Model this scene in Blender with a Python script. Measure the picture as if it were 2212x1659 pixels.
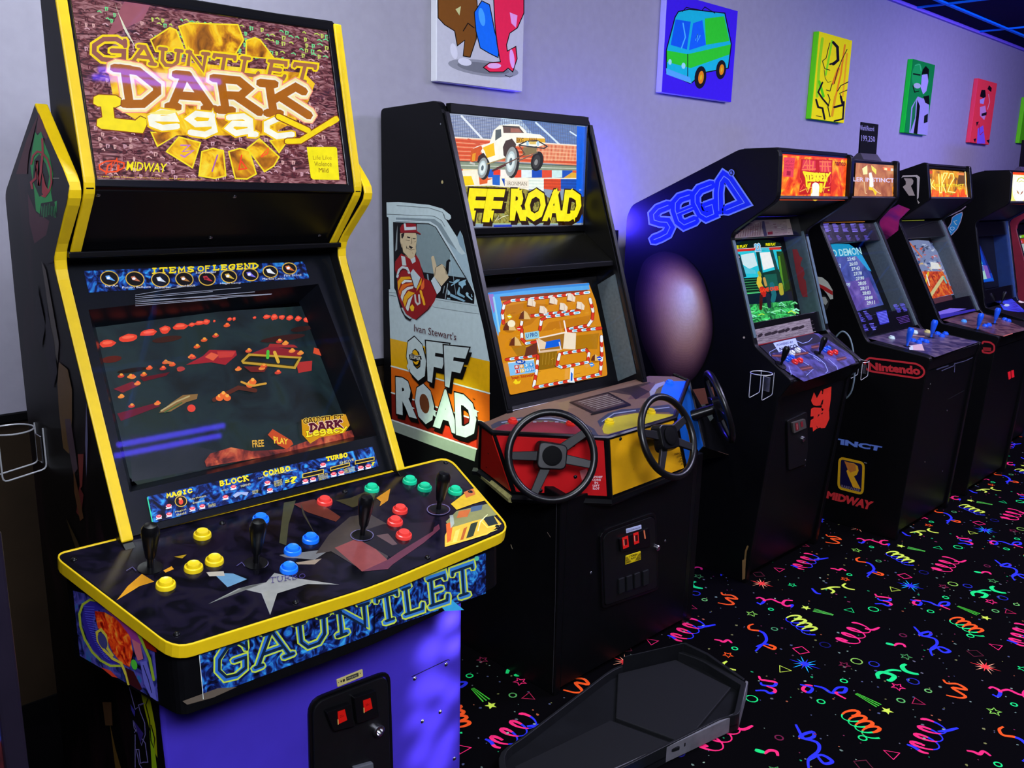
import bpy, bmesh, math, random
from mathutils import Vector, Matrix
for o in list(bpy.data.objects): bpy.data.objects.remove(o)
D = bpy.data; SC = bpy.context.scene; COL = SC.collection
R = math.radians

# ------------------------------------------------------------------ camera
IW, IH, FPX = 2212., 1659., 1885.
CX, CY = IW/2, IH/2
def _v(a, b): return Vector((a-CX, b-CY, FPX))
AX = _v(3080, 440).normalized()                 # along the wall
AY = _v(-800, 355); AY = (AY - AX*AX.dot(AY)).normalized()   # into the wall
AZ = AX.cross(AY)
if AZ.y > 0: AZ = -AZ
EYE = Vector((0, 0, 1.6))
def w_of(c): return Vector((AX.dot(c), AY.dot(c), AZ.dot(c)))
cd = D.cameras.new('camera'); cd.sensor_width = 36; cd.lens = 36*FPX/IW; cd.clip_start = .02; cd.clip_end = 60
cam = D.objects.new('camera', cd); COL.objects.link(cam)
cr, cdn, cf = w_of(Vector((1,0,0))), w_of(Vector((0,1,0))), w_of(Vector((0,0,1)))
m = Matrix((cr, -cdn, -cf)).transposed().to_4x4(); m.translation = EYE
cam.matrix_world = m; SC.camera = cam

# ------------------------------------------------------------------ view, world, lights
SC.view_settings.view_transform = 'Standard'; SC.view_settings.look = 'None'
SC.view_settings.gamma = 1; SC.view_settings.use_curve_mapping = False
SC.view_settings.exposure = 0.0
wd = D.worlds.new('world'); SC.world = wd; wd.use_nodes = True
wd.node_tree.nodes['Background'].inputs[0].default_value = (.16, .14, .30, 1)
wd.node_tree.nodes['Background'].inputs[1].default_value = .10

def lamp(kind, name, loc, power, color, to=None, size=.1, size_y=None, spot=None, blend=.6):
    l = D.lights.new(name, kind); l.energy = power; l.color = color
    if kind == 'AREA':
        l.shape = 'RECTANGLE' if size_y else 'SQUARE'; l.size = size
        if size_y: l.size_y = size_y
    elif kind == 'SPOT':
        l.spot_size = R(spot); l.spot_blend = blend; l.shadow_soft_size = size
    else: l.shadow_soft_size = size
    o = D.objects.new(name, l); COL.objects.link(o); o.location = loc
    if to is not None: o.rotation_euler = (Vector(to)-Vector(loc)).to_track_quat('-Z', 'Y').to_euler()
    return o
lamp('AREA', 'ceiling_lamp_near', (.1, -.6, 2.78), 210, (.82, .86, 1), to=(1.2, 1.6, .6), size=1.7, size_y=1.0)
lamp('AREA', 'ceiling_lamp_gap', (.95, 1.75, 2.78), 26, (.88, .96, 1), to=(1.3, 2.0, 0), size=.5, size_y=.5)
lamp('AREA', 'ceiling_lamp_far', (4.1, .5, 2.78), 165, (.70, .68, 1), to=(4.1, 1.2, .5), size=1.8, size_y=1.0)
lamp('AREA', 'ceiling_lamp_end', (6.6, .9, 2.78), 120, (.58, .46, 1), to=(7.4, 1.6, .6), size=1.0, size_y=1.0)
lamp('AREA', 'added_blue_uplight', (6.0, .2, 2.0), 38, (.05, .10, 1), to=(6.6, 1.6, 2.9), size=1.2, size_y=.2)  # added uplight, stands in for the ceiling grid's own blue glow
lamp('POINT', 'led_strip_light', (2.97, 2.53, 1.44), 45, (.05, .03, 1), size=.05)
lamp('SPOT', 'wall_gap_light', (1.40, 2.0, 1.35), 60, (.75, 1, .6), to=(1.87, 2.16, .70), size=.05, spot=26, blend=.5)
for _i, (_x, _z, _a, _e) in enumerate([(1.155,.655,2.6,420),(1.10,.60,3.2,260),(1.165,.585,2.2,420),(1.085,.52,3.4,260),(1.13,.50,2.0,260),(1.06,.45,2.4,220),(1.105,.42,2.8,260),(1.16,.47,2.4,260),(1.07,.36,3.0,240),(1.15,.36,2.2,260),(1.12,.31,3.4,240)]):
    lamp('SPOT', 'added_glint_spot', (2.0, .1, .75+.02*_i), _e, (.72, .68, 1), to=(_x, 1.35, _z), size=.02, spot=_a, blend=1)  # added spots imitating dappled reflections on the pedestal front

# ------------------------------------------------------------------ materials
def lin(c):
    c = c/255.
    return c/12.92 if c <= .04045 else ((c+.055)/1.055)**2.4
def rgb(c):
    if isinstance(c, str): c = [int(c[i:i+2], 16) for i in (0, 2, 4)]
    return tuple(lin(x) for x in c[:3])+(1,)
MATS = {}
def mat(name, c, rough=.5, metal=0., spec=.3, var=.12, scale=40, bump=0., coat=0.):
    """principled surface whose colour is varied by procedural noise"""
    if name in MATS: return MATS[name]
    m = D.materials.new(name); m.use_nodes = True; nt = m.node_tree; N = nt.nodes; L = nt.links
    b = N['Principled BSDF']; b.inputs['Roughness'].default_value = rough; b.inputs['Metallic'].default_value = metal
    b.inputs['Specular IOR Level'].default_value = spec; b.inputs['Coat Weight'].default_value = coat; b.inputs['Coat Roughness'].default_value = .08
    tc = N.new('ShaderNodeTexCoord'); nz = N.new('ShaderNodeTexNoise'); nz.inputs['Scale'].default_value = scale; nz.inputs['Detail'].default_value = 4
    L.new(tc.outputs['Object'], nz.inputs['Vector'])
    mx = N.new('ShaderNodeMix'); mx.data_type = 'RGBA'; k = rgb(c)
    mx.inputs[6].default_value = tuple(x*(1-var) for x in k[:3])+(1,); mx.inputs[7].default_value = tuple(min(1, x*(1+var)) for x in k[:3])+(1,)
    L.new(nz.outputs[0], mx.inputs[0]); L.new(mx.outputs[2], b.inputs['Base Color'])
    if bump:
        bp = N.new('ShaderNodeBump'); bp.inputs['Strength'].default_value = bump; bp.inputs['Distance'].default_value = .002
        L.new(nz.outputs[0], bp.inputs['Height']); L.new(bp.outputs[0], b.inputs['Normal'])
    MATS[name] = m; return m
def mottled(name, cols, scale=30, dist=1.2, emit=0, rough=.45, stretch=(1,1,1), stops=None, var=.1):
    """print of several inks blotched by noise: cols = list of colours along a ramp"""
    if name in MATS: return MATS[name]
    m = D.materials.new(name); m.use_nodes = True; nt = m.node_tree; N = nt.nodes; L = nt.links
    b = N['Principled BSDF']; b.inputs['Roughness'].default_value = rough; b.inputs['Specular IOR Level'].default_value = .25
    tc = N.new('ShaderNodeTexCoord'); mp = N.new('ShaderNodeMapping'); mp.inputs['Scale'].default_value = stretch
    nz = N.new('ShaderNodeTexNoise'); nz.inputs['Scale'].default_value = scale; nz.inputs['Detail'].default_value = 5; nz.inputs['Distortion'].default_value = dist
    L.new(tc.outputs['Object'], mp.inputs[0]); L.new(mp.outputs[0], nz.inputs['Vector'])
    cr = N.new('ShaderNodeValToRGB'); e = cr.color_ramp.elements
    n = len(cols); st = stops or [.32+.36*i/(n-1) for i in range(n)]
    while len(e) < n: e.new(.5)
    for i in range(n): e[i].position = st[i]; e[i].color = rgb(cols[i])
    L.new(nz.outputs[0], cr.inputs[0])
    if emit:
        b.inputs['Base Color'].default_value = (0, 0, 0, 1)
        L.new(cr.outputs[0], b.inputs['Emission Color']); b.inputs['Emission Strength'].default_value = emit
    else: L.new(cr.outputs[0], b.inputs['Base Color'])
    MATS[name] = m; return m
def ink(name, emit=0, rough=.45, spec=.25, tex=0):
    """printed artwork: colour comes from the ink of each face"""
    if name in MATS: return MATS[name]
    m = D.materials.new(name); m.use_nodes = True; nt = m.node_tree; N = nt.nodes; L = nt.links
    b = N['Principled BSDF']; b.inputs['Roughness'].default_value = rough; b.inputs['Specular IOR Level'].default_value = spec
    at = N.new('ShaderNodeAttribute'); at.attribute_name = 'Ink'; out = at.outputs[0]
    if tex:
        tc = N.new('ShaderNodeTexCoord'); nz = N.new('ShaderNodeTexNoise'); nz.inputs['Scale'].default_value = 60; nz.inputs['Detail'].default_value = 4
        L.new(tc.outputs['Object'], nz.inputs['Vector'])
        mr = N.new('ShaderNodeMapRange'); mr.inputs[3].default_value = 1-tex; mr.inputs[4].default_value = 1+tex; L.new(nz.outputs[0], mr.inputs[0])
        hs = N.new('ShaderNodeHueSaturation'); L.new(mr.outputs[0], hs.inputs['Value']); L.new(out, hs.inputs['Color']); out = hs.outputs[0]
    if emit:
        b.inputs['Base Color'].default_value = (0, 0, 0, 1); L.new(out, b.inputs['Emission Color']); b.inputs['Emission Strength'].default_value = emit
    else: L.new(out, b.inputs['Base Color'])
    MATS[name] = m; return m
def pane_mat(name, tint=(1,1,1), refl=.06):
    if name in MATS: return MATS[name]
    m = D.materials.new(name); m.use_nodes = True; nt = m.node_tree; N = nt.nodes; L = nt.links
    N.remove(N['Principled BSDF']); t = N.new('ShaderNodeBsdfTransparent'); t.inputs[0].default_value = tint+(1,)
    g = N.new('ShaderNodeBsdfGlossy'); g.inputs['Roughness'].default_value = .03
    fr = N.new('ShaderNodeLayerWeight'); pw = N.new('ShaderNodeMath'); pw.operation = 'POWER'; pw.inputs[1].default_value = 4.5
    ma = N.new('ShaderNodeMath'); ma.operation = 'MULTIPLY_ADD'; ma.inputs[1].default_value = .9; ma.inputs[2].default_value = refl/2
    L.new(fr.outputs['Facing'], pw.inputs[0]); L.new(pw.outputs[0], ma.inputs[0]); mx = N.new('ShaderNodeMixShader')
    L.new(ma.outputs[0], mx.inputs[0]); L.new(t.outputs[0], mx.inputs[1]); L.new(g.outputs[0], mx.inputs[2])
    L.new(mx.outputs[0], N['Material Output'].inputs[0]); MATS[name] = m; return m

BLK = mat('black_laminate', '070709', .42, spec=.16, var=.4, bump=.05)
BLKM = mat('black_matte_board', '050506', .7, spec=.08, var=.3)
BLKP = mat('black_plastic', '08080a', .3, spec=.3, var=.2)
GRYP = mat('grey_inner_board', '5d6b70', .6, spec=.2, var=.3, scale=90)
SCUF = mat('scuffed_black_paint', '101114', .6, spec=.15, var=.55, scale=14)
YEL = mat('yellow_edge_moulding', 'e0bc12', .4, spec=.3, var=.12)
CHR = mat('bright_steel', 'c8c8cc', .22, metal=1, var=.08)
WIRE = mat('coated_wire', 'd6d8dc', .35, metal=.4, var=.05)
GLASS = pane_mat('clear_pane')
PRINT = ink('printed_vinyl', rough=.4, tex=.12)
PRINTM = ink('printed_canvas', rough=.8, spec=.08, tex=.08)
LIT = ink('backlit_print', emit=1.0, tex=.18)
CRT = ink('screen_phosphor', emit=1.0, rough=.15, spec=.4, tex=.08)

# ------------------------------------------------------------------ objects
ORG = {}
def org(p): return ORG[p.name] if p else Vector((0, 0, 0))
def props(o, label=None, cat=None, group=None, kind=None):
    for k, v in (('label', label), ('category', cat), ('group', group), ('kind', kind)):
        if v: o[k] = v
def thing(name, loc, label, cat, group=None):
    o = D.objects.new(name, None); COL.objects.link(o); o.location = loc; o.empty_display_size = .1
    ORG[o.name] = Vector(loc); props(o, label, cat, group); return o
def link(name, me, parent=None, at=None, label=None):
    """at = world position of the mesh's own origin (None: mesh is in world coordinates)"""
    o = D.objects.new(name, me); COL.objects.link(o)
    if at is None:
        if parent:
            g = org(parent); me.transform(Matrix.Translation(-g)); ORG[o.name] = g
        else: ORG[o.name] = Vector((0, 0, 0))
    else:
        o.location = Vector(at)-org(parent); ORG[o.name] = Vector(at)
    if parent: o.parent = parent
    if label: o['label'] = label
    return o
class MB:
    def __init__(s): s.v = []; s.f = []
    def add(s, vs, fs):
        n = len(s.v); s.v += [Vector(v) for v in vs]; s.f += [tuple(i+n for i in f) for f in fs]; return s
    def box(s, a, b):
        x0, y0, z0 = a; x1, y1, z1 = b
        return s.add([(x0,y0,z0),(x1,y0,z0),(x1,y1,z0),(x0,y1,z0),(x0,y0,z1),(x1,y0,z1),(x1,y1,z1),(x0,y1,z1)],
                     [(0,3,2,1),(4,5,6,7),(0,1,5,4),(1,2,6,5),(2,3,7,6),(3,0,4,7)])
    def loft(s, A, B):
        """closed solid between two equal polygons of 3-D points"""
        n = len(A); return s.add(list(A)+list(B), [tuple(range(n))[::-1], tuple(range(n, 2*n))]+[(i, (i+1) % n, n+(i+1) % n, n+i) for i in range(n)])
    def prism(s, yz, x0, x1): return s.loft([(x0, y, z) for y, z in yz], [(x1, y, z) for y, z in yz])
    def ring(s, A, B, C, E):
        """tube of rectangular section: outer/inner outline, back and front"""
        n = len(A); s.add(list(A)+list(B)+list(C)+list(E), []); o = len(s.v)-4*n
        for i in range(n):
            j = (i+1) % n
            for p, q in ((0, 1), (1, 3), (3, 2), (2, 0)): s.f.append((o+p*n+i, o+p*n+j, o+q*n+j, o+q*n+i))
        return s
    def tube(s, pts, r, n=8, closed=False):
        pts = [Vector(p) for p in pts]; m = len(pts); rings = []; up = None
        for i, p in enumerate(pts):
            a = pts[(i-1) % m] if (closed or i) else p; b = pts[(i+1) % m] if (closed or i < m-1) else p
            t = (b-a).normalized()
            if up is None: up = t.orthogonal().normalized()
            up = (up-t*up.dot(t)).normalized(); w = t.cross(up); rr = r[i] if isinstance(r, (list, tuple)) else r
            rings.append([p+(up*math.cos(2*math.pi*k/n)+w*math.sin(2*math.pi*k/n))*rr for k in range(n)])
        o = len(s.v); s.v += [v for q in rings for v in q]
        for i in range(m if closed else m-1):
            j = (i+1) % m
            for k in range(n): s.f.append((o+i*n+k, o+i*n+(k+1) % n, o+j*n+(k+1) % n, o+j*n+k))
        if not closed: s.f.append(tuple(o+k for k in range(n))[::-1]); s.f.append(tuple(o+(m-1)*n+k for k in range(n)))
        return s
    def lathe(s, prof, base=(0,0,0), axis=(0,0,1), n=20):
        q = Vector((0,0,1)).rotation_difference(Vector(axis)); base = Vector(base); o = len(s.v); m = len(prof)
        for r, h in prof:
            for k in range(n): s.v.append(base+q @ Vector((r*math.cos(2*math.pi*k/n), r*math.sin(2*math.pi*k/n), h)))
        for i in range(m-1):
            for k in range(n): s.f.append((o+i*n+k, o+i*n+(k+1) % n, o+(i+1)*n+(k+1) % n, o+(i+1)*n+k))
        s.f.append(tuple(o+k for k in range(n))[::-1]); s.f.append(tuple(o+(m-1)*n+k for k in range(n))); return s
    def mesh(s, name, m, smooth=False):
        me = D.meshes.new(name); me.from_pydata([tuple(v) for v in s.v], [], s.f); me.materials.append(m)
        b = bmesh.new(); b.from_mesh(me); bmesh.ops.recalc_face_normals(b, faces=b.faces); b.to_mesh(me); b.free()
        if smooth:
            for p in me.polygons: p.use_smooth = True
            try: me.set_sharp_from_angle(angle=R(40))
            except Exception: pass
        return me
    def build(s, name, m, parent=None, smooth=False, bev=0, at=None, label=None):
        o = link(name, s.mesh(name, m, smooth), parent, at, label)
        if bev:
            b = o.modifiers.new('bevel', 'BEVEL'); b.width = bev; b.segments = 2; b.limit_method = 'ANGLE'; b.angle_limit = R(35)
        return o
def boxp(name, a, b, m, parent=None, bev=.002, label=None): return MB().box(a, b).build(name, m, parent, bev=bev, label=label)
def rnd(poly, r, n=4):
    """round the corners of a 2-D polygon; r number or list"""
    out = []; N_ = len(poly)
    for i, p in enumerate(poly):
        rr = r[i] if isinstance(r, (list, tuple)) else r
        p = Vector(p); a = Vector(poly[i-1])-p; b = Vector(poly[(i+1) % N_])-p
        if rr <= 0: out.append(tuple(p)); continue
        d = min(rr, a.length*.45, b.length*.45); s0 = p+a.normalized()*d; s1 = p+b.normalized()*d
        for k in range(n+1):
            t = k/n; out.append(tuple(s0*(1-t)**2+p*2*t*(1-t)+s1*t*t))
    return out
def offs(line, d):
    """offset an open 2-D polyline to its left by d"""
    out = []
    for i, p in enumerate(line):
        a = Vector(line[max(i-1, 0)]); b = Vector(line[min(i+1, len(line)-1)]); t = (b-a).normalized()
        out.append((p[0]-t[1]*d, p[1]+t[0]*d))
    return out

# ------------------------------------------------------------------ planes and printed artwork
def hit(px, py, pl):
    n, p0 = pl; d = w_of(Vector((px-CX, py-CY, FPX))); t = n.dot(p0-EYE)/n.dot(d); return EYE+d*t
def plane(n, p0):
    n = Vector(n).normalized(); p0 = Vector(p0)
    if n.dot(EYE-p0) < 0: n = -n
    return (n, p0)
def plx(x): return plane((1,0,0), (x,0,0))
def ply(y): return plane((0,1,0), (0,y,0))
def plz(z): return plane((0,0,1), (0,0,z))
def plyz(a, b, off=0):
    """plane holding the X direction and the profile segment a-b (y,z); off moves it towards the viewer"""
    n, p = plane((0, -(b[1]-a[1]), b[0]-a[0]), (0, a[0], a[1])); return (n, p+n*off)
def shift(pl, d): return (pl[0], pl[1]+pl[0]*d)
FONT = {
 'G':[[(.95,.78),(.72,1),(.36,.96),(.08,.66),(.05,.34),(.26,.05),(.6,0),(.88,.12),(.9,.46),(.55,.46)],[(.95,.95),(.95,.7)]],
 'A':[[(0,0),(.47,1),(.53,1),(1,0)],[(.22,.36),(.78,.36)],[(.22,1),(.55,1)],[(-.1,0),(.16,0)],[(.82,0),(1.12,0)]],
 'U':[[(.12,1),(.13,.3),(.32,.03),(.66,.03),(.86,.3),(.88,1)],[(-.05,1),(.28,1)],[(.72,1),(1.03,1)]],
 'N':[[(.12,0),(.12,1),(.86,0),(.88,1)],[(-.03,0),(.28,0)],[(-.02,1),(.16,1)],[(.72,1),(1.03,1)]],
 'T':[[(0,.85),(.02,1),(.98,1),(1,.85)],[(.5,1),(.5,0)],[(.3,0),(.7,0)]],
 'L':[[(.2,1),(.2,0),(.9,0),(.95,.2)],[(.03,1),(.4,1)],[(.03,0),(.2,0)]],
 'E':[[(.2,1),(.2,0),(.9,0),(.95,.2)],[(.05,1),(.85,1),(.88,.82)],[(.2,.52),(.68,.52)],[(.05,0),(.2,0)]],
 'D':[[(.15,0),(.15,1),(.5,.97),(.92,.58),(.9,.4),(.5,.03),(.15,0)],[(-.12,1),(.3,1)],[(-.02,0),(.2,0)]],
 'R':[[(.15,0),(.15,1),(.6,1),(.82,.76),(.58,.5),(.15,.48)],[(.45,.5),(1.02,0)],[(-.05,1),(.2,1)],[(-.02,0),(.32,0)]],
 'K':[[(.15,0),(.15,1)],[(.15,.42),(.82,.98),(1.02,.84)],[(.36,.6),(1.05,0)],[(-.08,1),(.3,1)],[(-.02,0),(.32,0)]],
 'H':[[(.12,0),(.12,1)],[(.88,0),(.88,1)],[(.12,.5),(.88,.5)]],
 'I':[[(.5,0),(.5,1)],[(.25,0),(.75,0)],[(.25,1),(.75,1)]],
 'M':[[(.05,0),(.15,1),(.5,.35),(.85,1),(.95,0)]], 'S':[[(.9,.85),(.55,1),(.15,.85),(.2,.6),(.75,.42),(.85,.15),(.45,0),(.1,.15)]],
 'O':[[(.5,1),(.15,.85),(.03,.5),(.15,.15),(.5,0),(.85,.15),(.97,.5),(.85,.85),(.5,1)]], 'F':[[(.2,0),(.2,1),(.9,1)],[(.2,.52),(.7,.52)]],
 'C':[[(.92,.82),(.55,1),(.12,.8),(.04,.4),(.3,.05),(.65,0),(.95,.18)]], 'B':[[(.15,0),(.15,1),(.6,1),(.78,.76),(.5,.53),(.15,.53)],[(.5,.53),(.88,.3),(.6,0),(.15,0)]],
 'e':[[(.1,.55),(.88,.6),(.78,.95),(.4,1),(.06,.6),(.1,.2),(.45,0),(.95,.16)]],
 'g':[[(.85,.95),(.3,1),(.06,.66),(.3,.36),(.78,.46),(.85,.95),(.92,.08),(.6,-.22),(.1,-.15)]],
 'a':[[(.1,.88),(.6,1),(.82,.78),(.85,.02),(1.02,.02)],[(.8,.58),(.26,.55),(.1,.26),(.35,0),(.8,.2)]],
 'c':[[(.9,.84),(.5,1),(.1,.66),(.1,.3),(.45,0),(.95,.16)]], 'y':[[(-.1,1),(.5,.36)],[(1.1,1.05),(.3,-.15),(0,-.15)]], ' ':[]}
_tc = {}
def glyphs(s, off=0.):
    """filled outline of a line of type, normalised to the unit box"""
    k = (s, round(off, 3))
    if k in _tc: return _tc[k]
    c = D.curves.new('type', 'FONT'); c.body = s; c.offset = off; c.resolution_u = 2
    o = D.objects.new('type', c); COL.objects.link(o); dg = bpy.context.evaluated_depsgraph_get(); dg.update()
    me = D.meshes.new_from_object(o.evaluated_get(dg)); vs = [v.co.to_2d() for v in me.vertices]; fs = [tuple(p.vertices) for p in me.polygons]
    D.objects.remove(o); D.curves.remove(c); D.meshes.remove(me); _tc[k] = (vs, fs); return _tc[k]
class Art:
    """flat print lying on a real plane; outlines are traced from the photo onto that plane"""
    def __init__(s, name, parent, pl, m=None, ox=0, oy=0, sc=1., step=5e-5, off=.0006, xl=None):
        s.xl = xl; s.du = 3e-7 if (m is not None and m.name in ('backlit_print', 'screen_phosphor')) else 8e-6
        s.name, s.parent, s.pl, s.m, s.o, s.sc, s.step, s.k = name, parent, pl, m or PRINT, (ox, oy), sc, step, off
        s.v, s.f, s.c, s.mi, s.ms = [], [], [], [], [s.m]
    def zoom(s, ox, oy, sc): s.o = (ox, oy); s.sc = sc; return s
    def P(s, x, y):
        p = hit(s.o[0]+x/s.sc, s.o[1]+y/s.sc, s.pl)+s.pl[0]*s.k
        if s.xl: p.x = min(max(p.x, s.xl[0]), s.xl[1])
        return p
    def _emit(s, vs, fs, col):
        n = len(s.v); s.v += vs
        if isinstance(col, bpy.types.Material):
            if col not in s.ms: s.ms.append(col)
            mi, c = s.ms.index(col), (1, 1, 1, 1)
        else: mi, c = 0, rgb(col)
        for f in fs: s.f.append(tuple(i+n for i in f)); s.c.append(c); s.mi.append(mi)
    def poly(s, pts, col, up=True):
        if up: s.k += s.step
        s._emit([s.P(*p) for p in pts], [tuple(range(len(pts)))], col); return s
    def line(s, pts, w, col, closed=False, up=True):
        """mitred stroke; w in traced pixels"""
        s.k += s.step if up else s.du
        P = [Vector(p[:2]) for p in pts]
        P = [p for i, p in enumerate(P) if i == 0 or (p-P[i-1]).length > 1e-4]
        if not closed and len(P) > 2 and (P[0]-P[-1]).length < 1e-4: P = P[:-1]; closed = True
        n = len(P)
        if n < 2: return s
        L = []
        for i, p in enumerate(P):
            a = P[i-1] if (i or closed) else None; b = P[(i+1) % n] if (i < n-1 or closed) else None
            t0 = (p-a).normalized() if a is not None else (b-p).normalized(); t1 = (b-p).normalized() if b is not None else t0
            t = t0+t1
            if t.length < .3: t = t1
            t.normalize(); q = Vector((-t.y, t.x)); m = 1/max(.55, q.dot(Vector((-t1.y, t1.x)))); L.append((p, t, q*(w/2*m)))
        R_ = [(p+q, p-q) for p, t, q in L]
        if not closed:
            (p, t, q), (p2, t2, q2) = L[0], L[-1]
            R_ = [(p-t*w*.42+q*.55, p-t*w*.42-q*.55)]+R_+[(p2+t2*w*.42+q2*.55, p2+t2*w*.42-q2*.55)]
        vs = [s.P(*v) for r in R_ for v in r]; m = len(R_)
        fs = [(2*i, 2*i+1, 2*((i+1) % m)+1, 2*((i+1) % m)) for i in range(m if closed else m-1)]
        s._emit(vs, fs, col); return s
    def ell(s, cx, cy, rx, ry, col, rot=0, n=16, up=True):
        c, d = math.cos(R(rot)), math.sin(R(rot))
        return s.poly([(cx+rx*math.cos(t)*c-ry*math.sin(t)*d, cy+rx*math.cos(t)*d+ry*math.sin(t)*c) for t in [2*math.pi*i/n for i in range(n)]], col, up)
    def text(s, t, q, col, off=0., out=None, outw=.03, thin=None):
        """line of type stretched into the quad q = bl, br, tr, tl"""
        if out: s.text(t, q, out, off+outw)
        vs, fs = glyphs(t, off); b, _ = glyphs(t, 0.)
        x0, x1 = min(p.x for p in b), max(p.x for p in b); y0, y1 = min(p.y for p in b), max(p.y for p in b)
        s.k += s.step; bl, br, tr, tl = [Vector(p) for p in q]; o = []
        for p in vs:
            u = (p.x-x0)/(x1-x0); v = (p.y-y0)/max(y1-y0, 1e-6); o.append(s.P(*((bl*(1-u)+br*u)*(1-v)+(tl*(1-u)+tr*u)*v)))
        s._emit(o, fs, col); return s
    def word(s, t, q, w, col, out=None, ow=0, gap=.2):
        """hand-lettered word in the quad q = bl, br, tr, tl; w stroke width in traced pixels"""
        bl, br, tr, tl = [Vector(p) for p in q]; n = len(t); cw = 1/(n+gap*(n-1)); L = []
        for i, ch in enumerate(t):
            for st in FONT.get(ch, []):
                L.append([tuple((bl*(1-u)+br*u)*(1-y)+(tl*(1-u)+tr*u)*y) for u, y in [((i*(1+gap)+x)*cw, y) for x, y in st]])
        for ww, cc in (((w+2*ow, out),) if out else ())+((w, col),):
            s.k += s.step
            for l in L: s.line(l, ww, cc, up=False)
        return s
    def build(s, label=None):
        me = D.meshes.new(s.name); me.from_pydata([tuple(v) for v in s.v], [], s.f)
        for m in s.ms: me.materials.append(m)
        at = me.color_attributes.new('Ink', 'FLOAT_COLOR', 'CORNER')
        for p in me.polygons:
            p.material_index = s.mi[p.index]
            for li in p.loop_indices: at.data[li].color = s.c[p.index]
        n = s.pl[0]
        b = bmesh.new(); b.from_mesh(me); b.normal_update()
        fl = [f for f in b.faces if f.normal.dot(n) < 0]
        bmesh.ops.reverse_faces(b, faces=fl); b.to_mesh(me); b.free()
        return link(s.name, me, s.parent, label=label)
def plate(name, pts, pl, th, m, parent, ox=0, oy=0, sc=1., bev=.002, back=.001, label=None, hole=None):
    """solid plate whose outline lies on plane pl, th thick towards the viewer"""
    A = [hit(ox+x/sc, oy+y/sc, pl) for x, y in pts]; n = pl[0]; b = MB()
    if hole:
        H = [hit(ox+x/sc, oy+y/sc, pl) for x, y in hole]; b.ring([p-n*back for p in A], [p+n*th for p in A], [p-n*back for p in H], [p+n*th for p in H])
    else: b.loft([p-n*back for p in A], [p+n*th for p in A])
    return b.build(name, m, parent, bev=bev, label=label)
def domes(name, pts, pl, r, m, parent, ox=0, oy=0, sc=1.):
    for x, y in pts:
        p = hit(ox+x/sc, oy+y/sc, pl)
        MB().lathe([(r, -.001), (r, .0006), (r*.7, r*.45), (.0001, r*.6)], p, pl[0], 10).build(name, m, parent, smooth=True)
# ------------------------------------------------------------------ room
WALLY, CEIL = 2.62, 2.81
wallm = mat('lavender_wall_paint', '9a97a4', .8, spec=.15, var=.10, scale=26, bump=.25)
def structure(name, m, *boxes):
    b = MB()
    for a, c in boxes: b.box(a, c)
    o = b.build(name, m); props(o, kind='structure'); return o
structure('wall_back', wallm, ((-2.5, WALLY, 0), (12, WALLY+.1, CEIL)))
structure('wall_right', mat('far_wall_paint', '30283c', .8), ((12, -3, 0), (12.1, WALLY+.1, CEIL)))
structure('trim_1', BLKM, ((-2.5, WALLY-.02, .935), (12, WALLY, .955)))
structure('trim_2', mat('brown_wainscot', '2c2216', .6, spec=.15, var=.3, scale=9), ((-2.5, WALLY-.008, .08), (12, WALLY, .935)))
structure('baseboard_back', BLKM, ((-2.5, WALLY-.015, 0), (12, WALLY, .08)))
structure('ceiling', mat('dark_ceiling_tile', '0c0836', .9, spec=.05, var=.5, scale=60), ((-2.5, -3, CEIL), (12, WALLY+.1, CEIL+.05)))
tb = MB()
for y in (2.41, 1.80, 1.19, .58, -.03): tb.box((-2.5, y-.012, CEIL-.012), (12, y+.012, CEIL+.001))
for i in range(-6, 6): tb.box((6.28+1.19*i-.010, -3, CEIL-.011), (6.28+1.19*i+.010, WALLY, CEIL+.001))
o = tb.build('trim_3', mat('blue_ceiling_grid', '0a86ff', .6, spec=.1)); props(o, kind='structure')
tb = MB().box((-2.5, WALLY-.022, CEIL-.02), (12, WALLY, CEIL))
o = tb.build('trim_4', mat('wall_angle_violet', '8a70e8', .6)); props(o, kind='structure')

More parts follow.
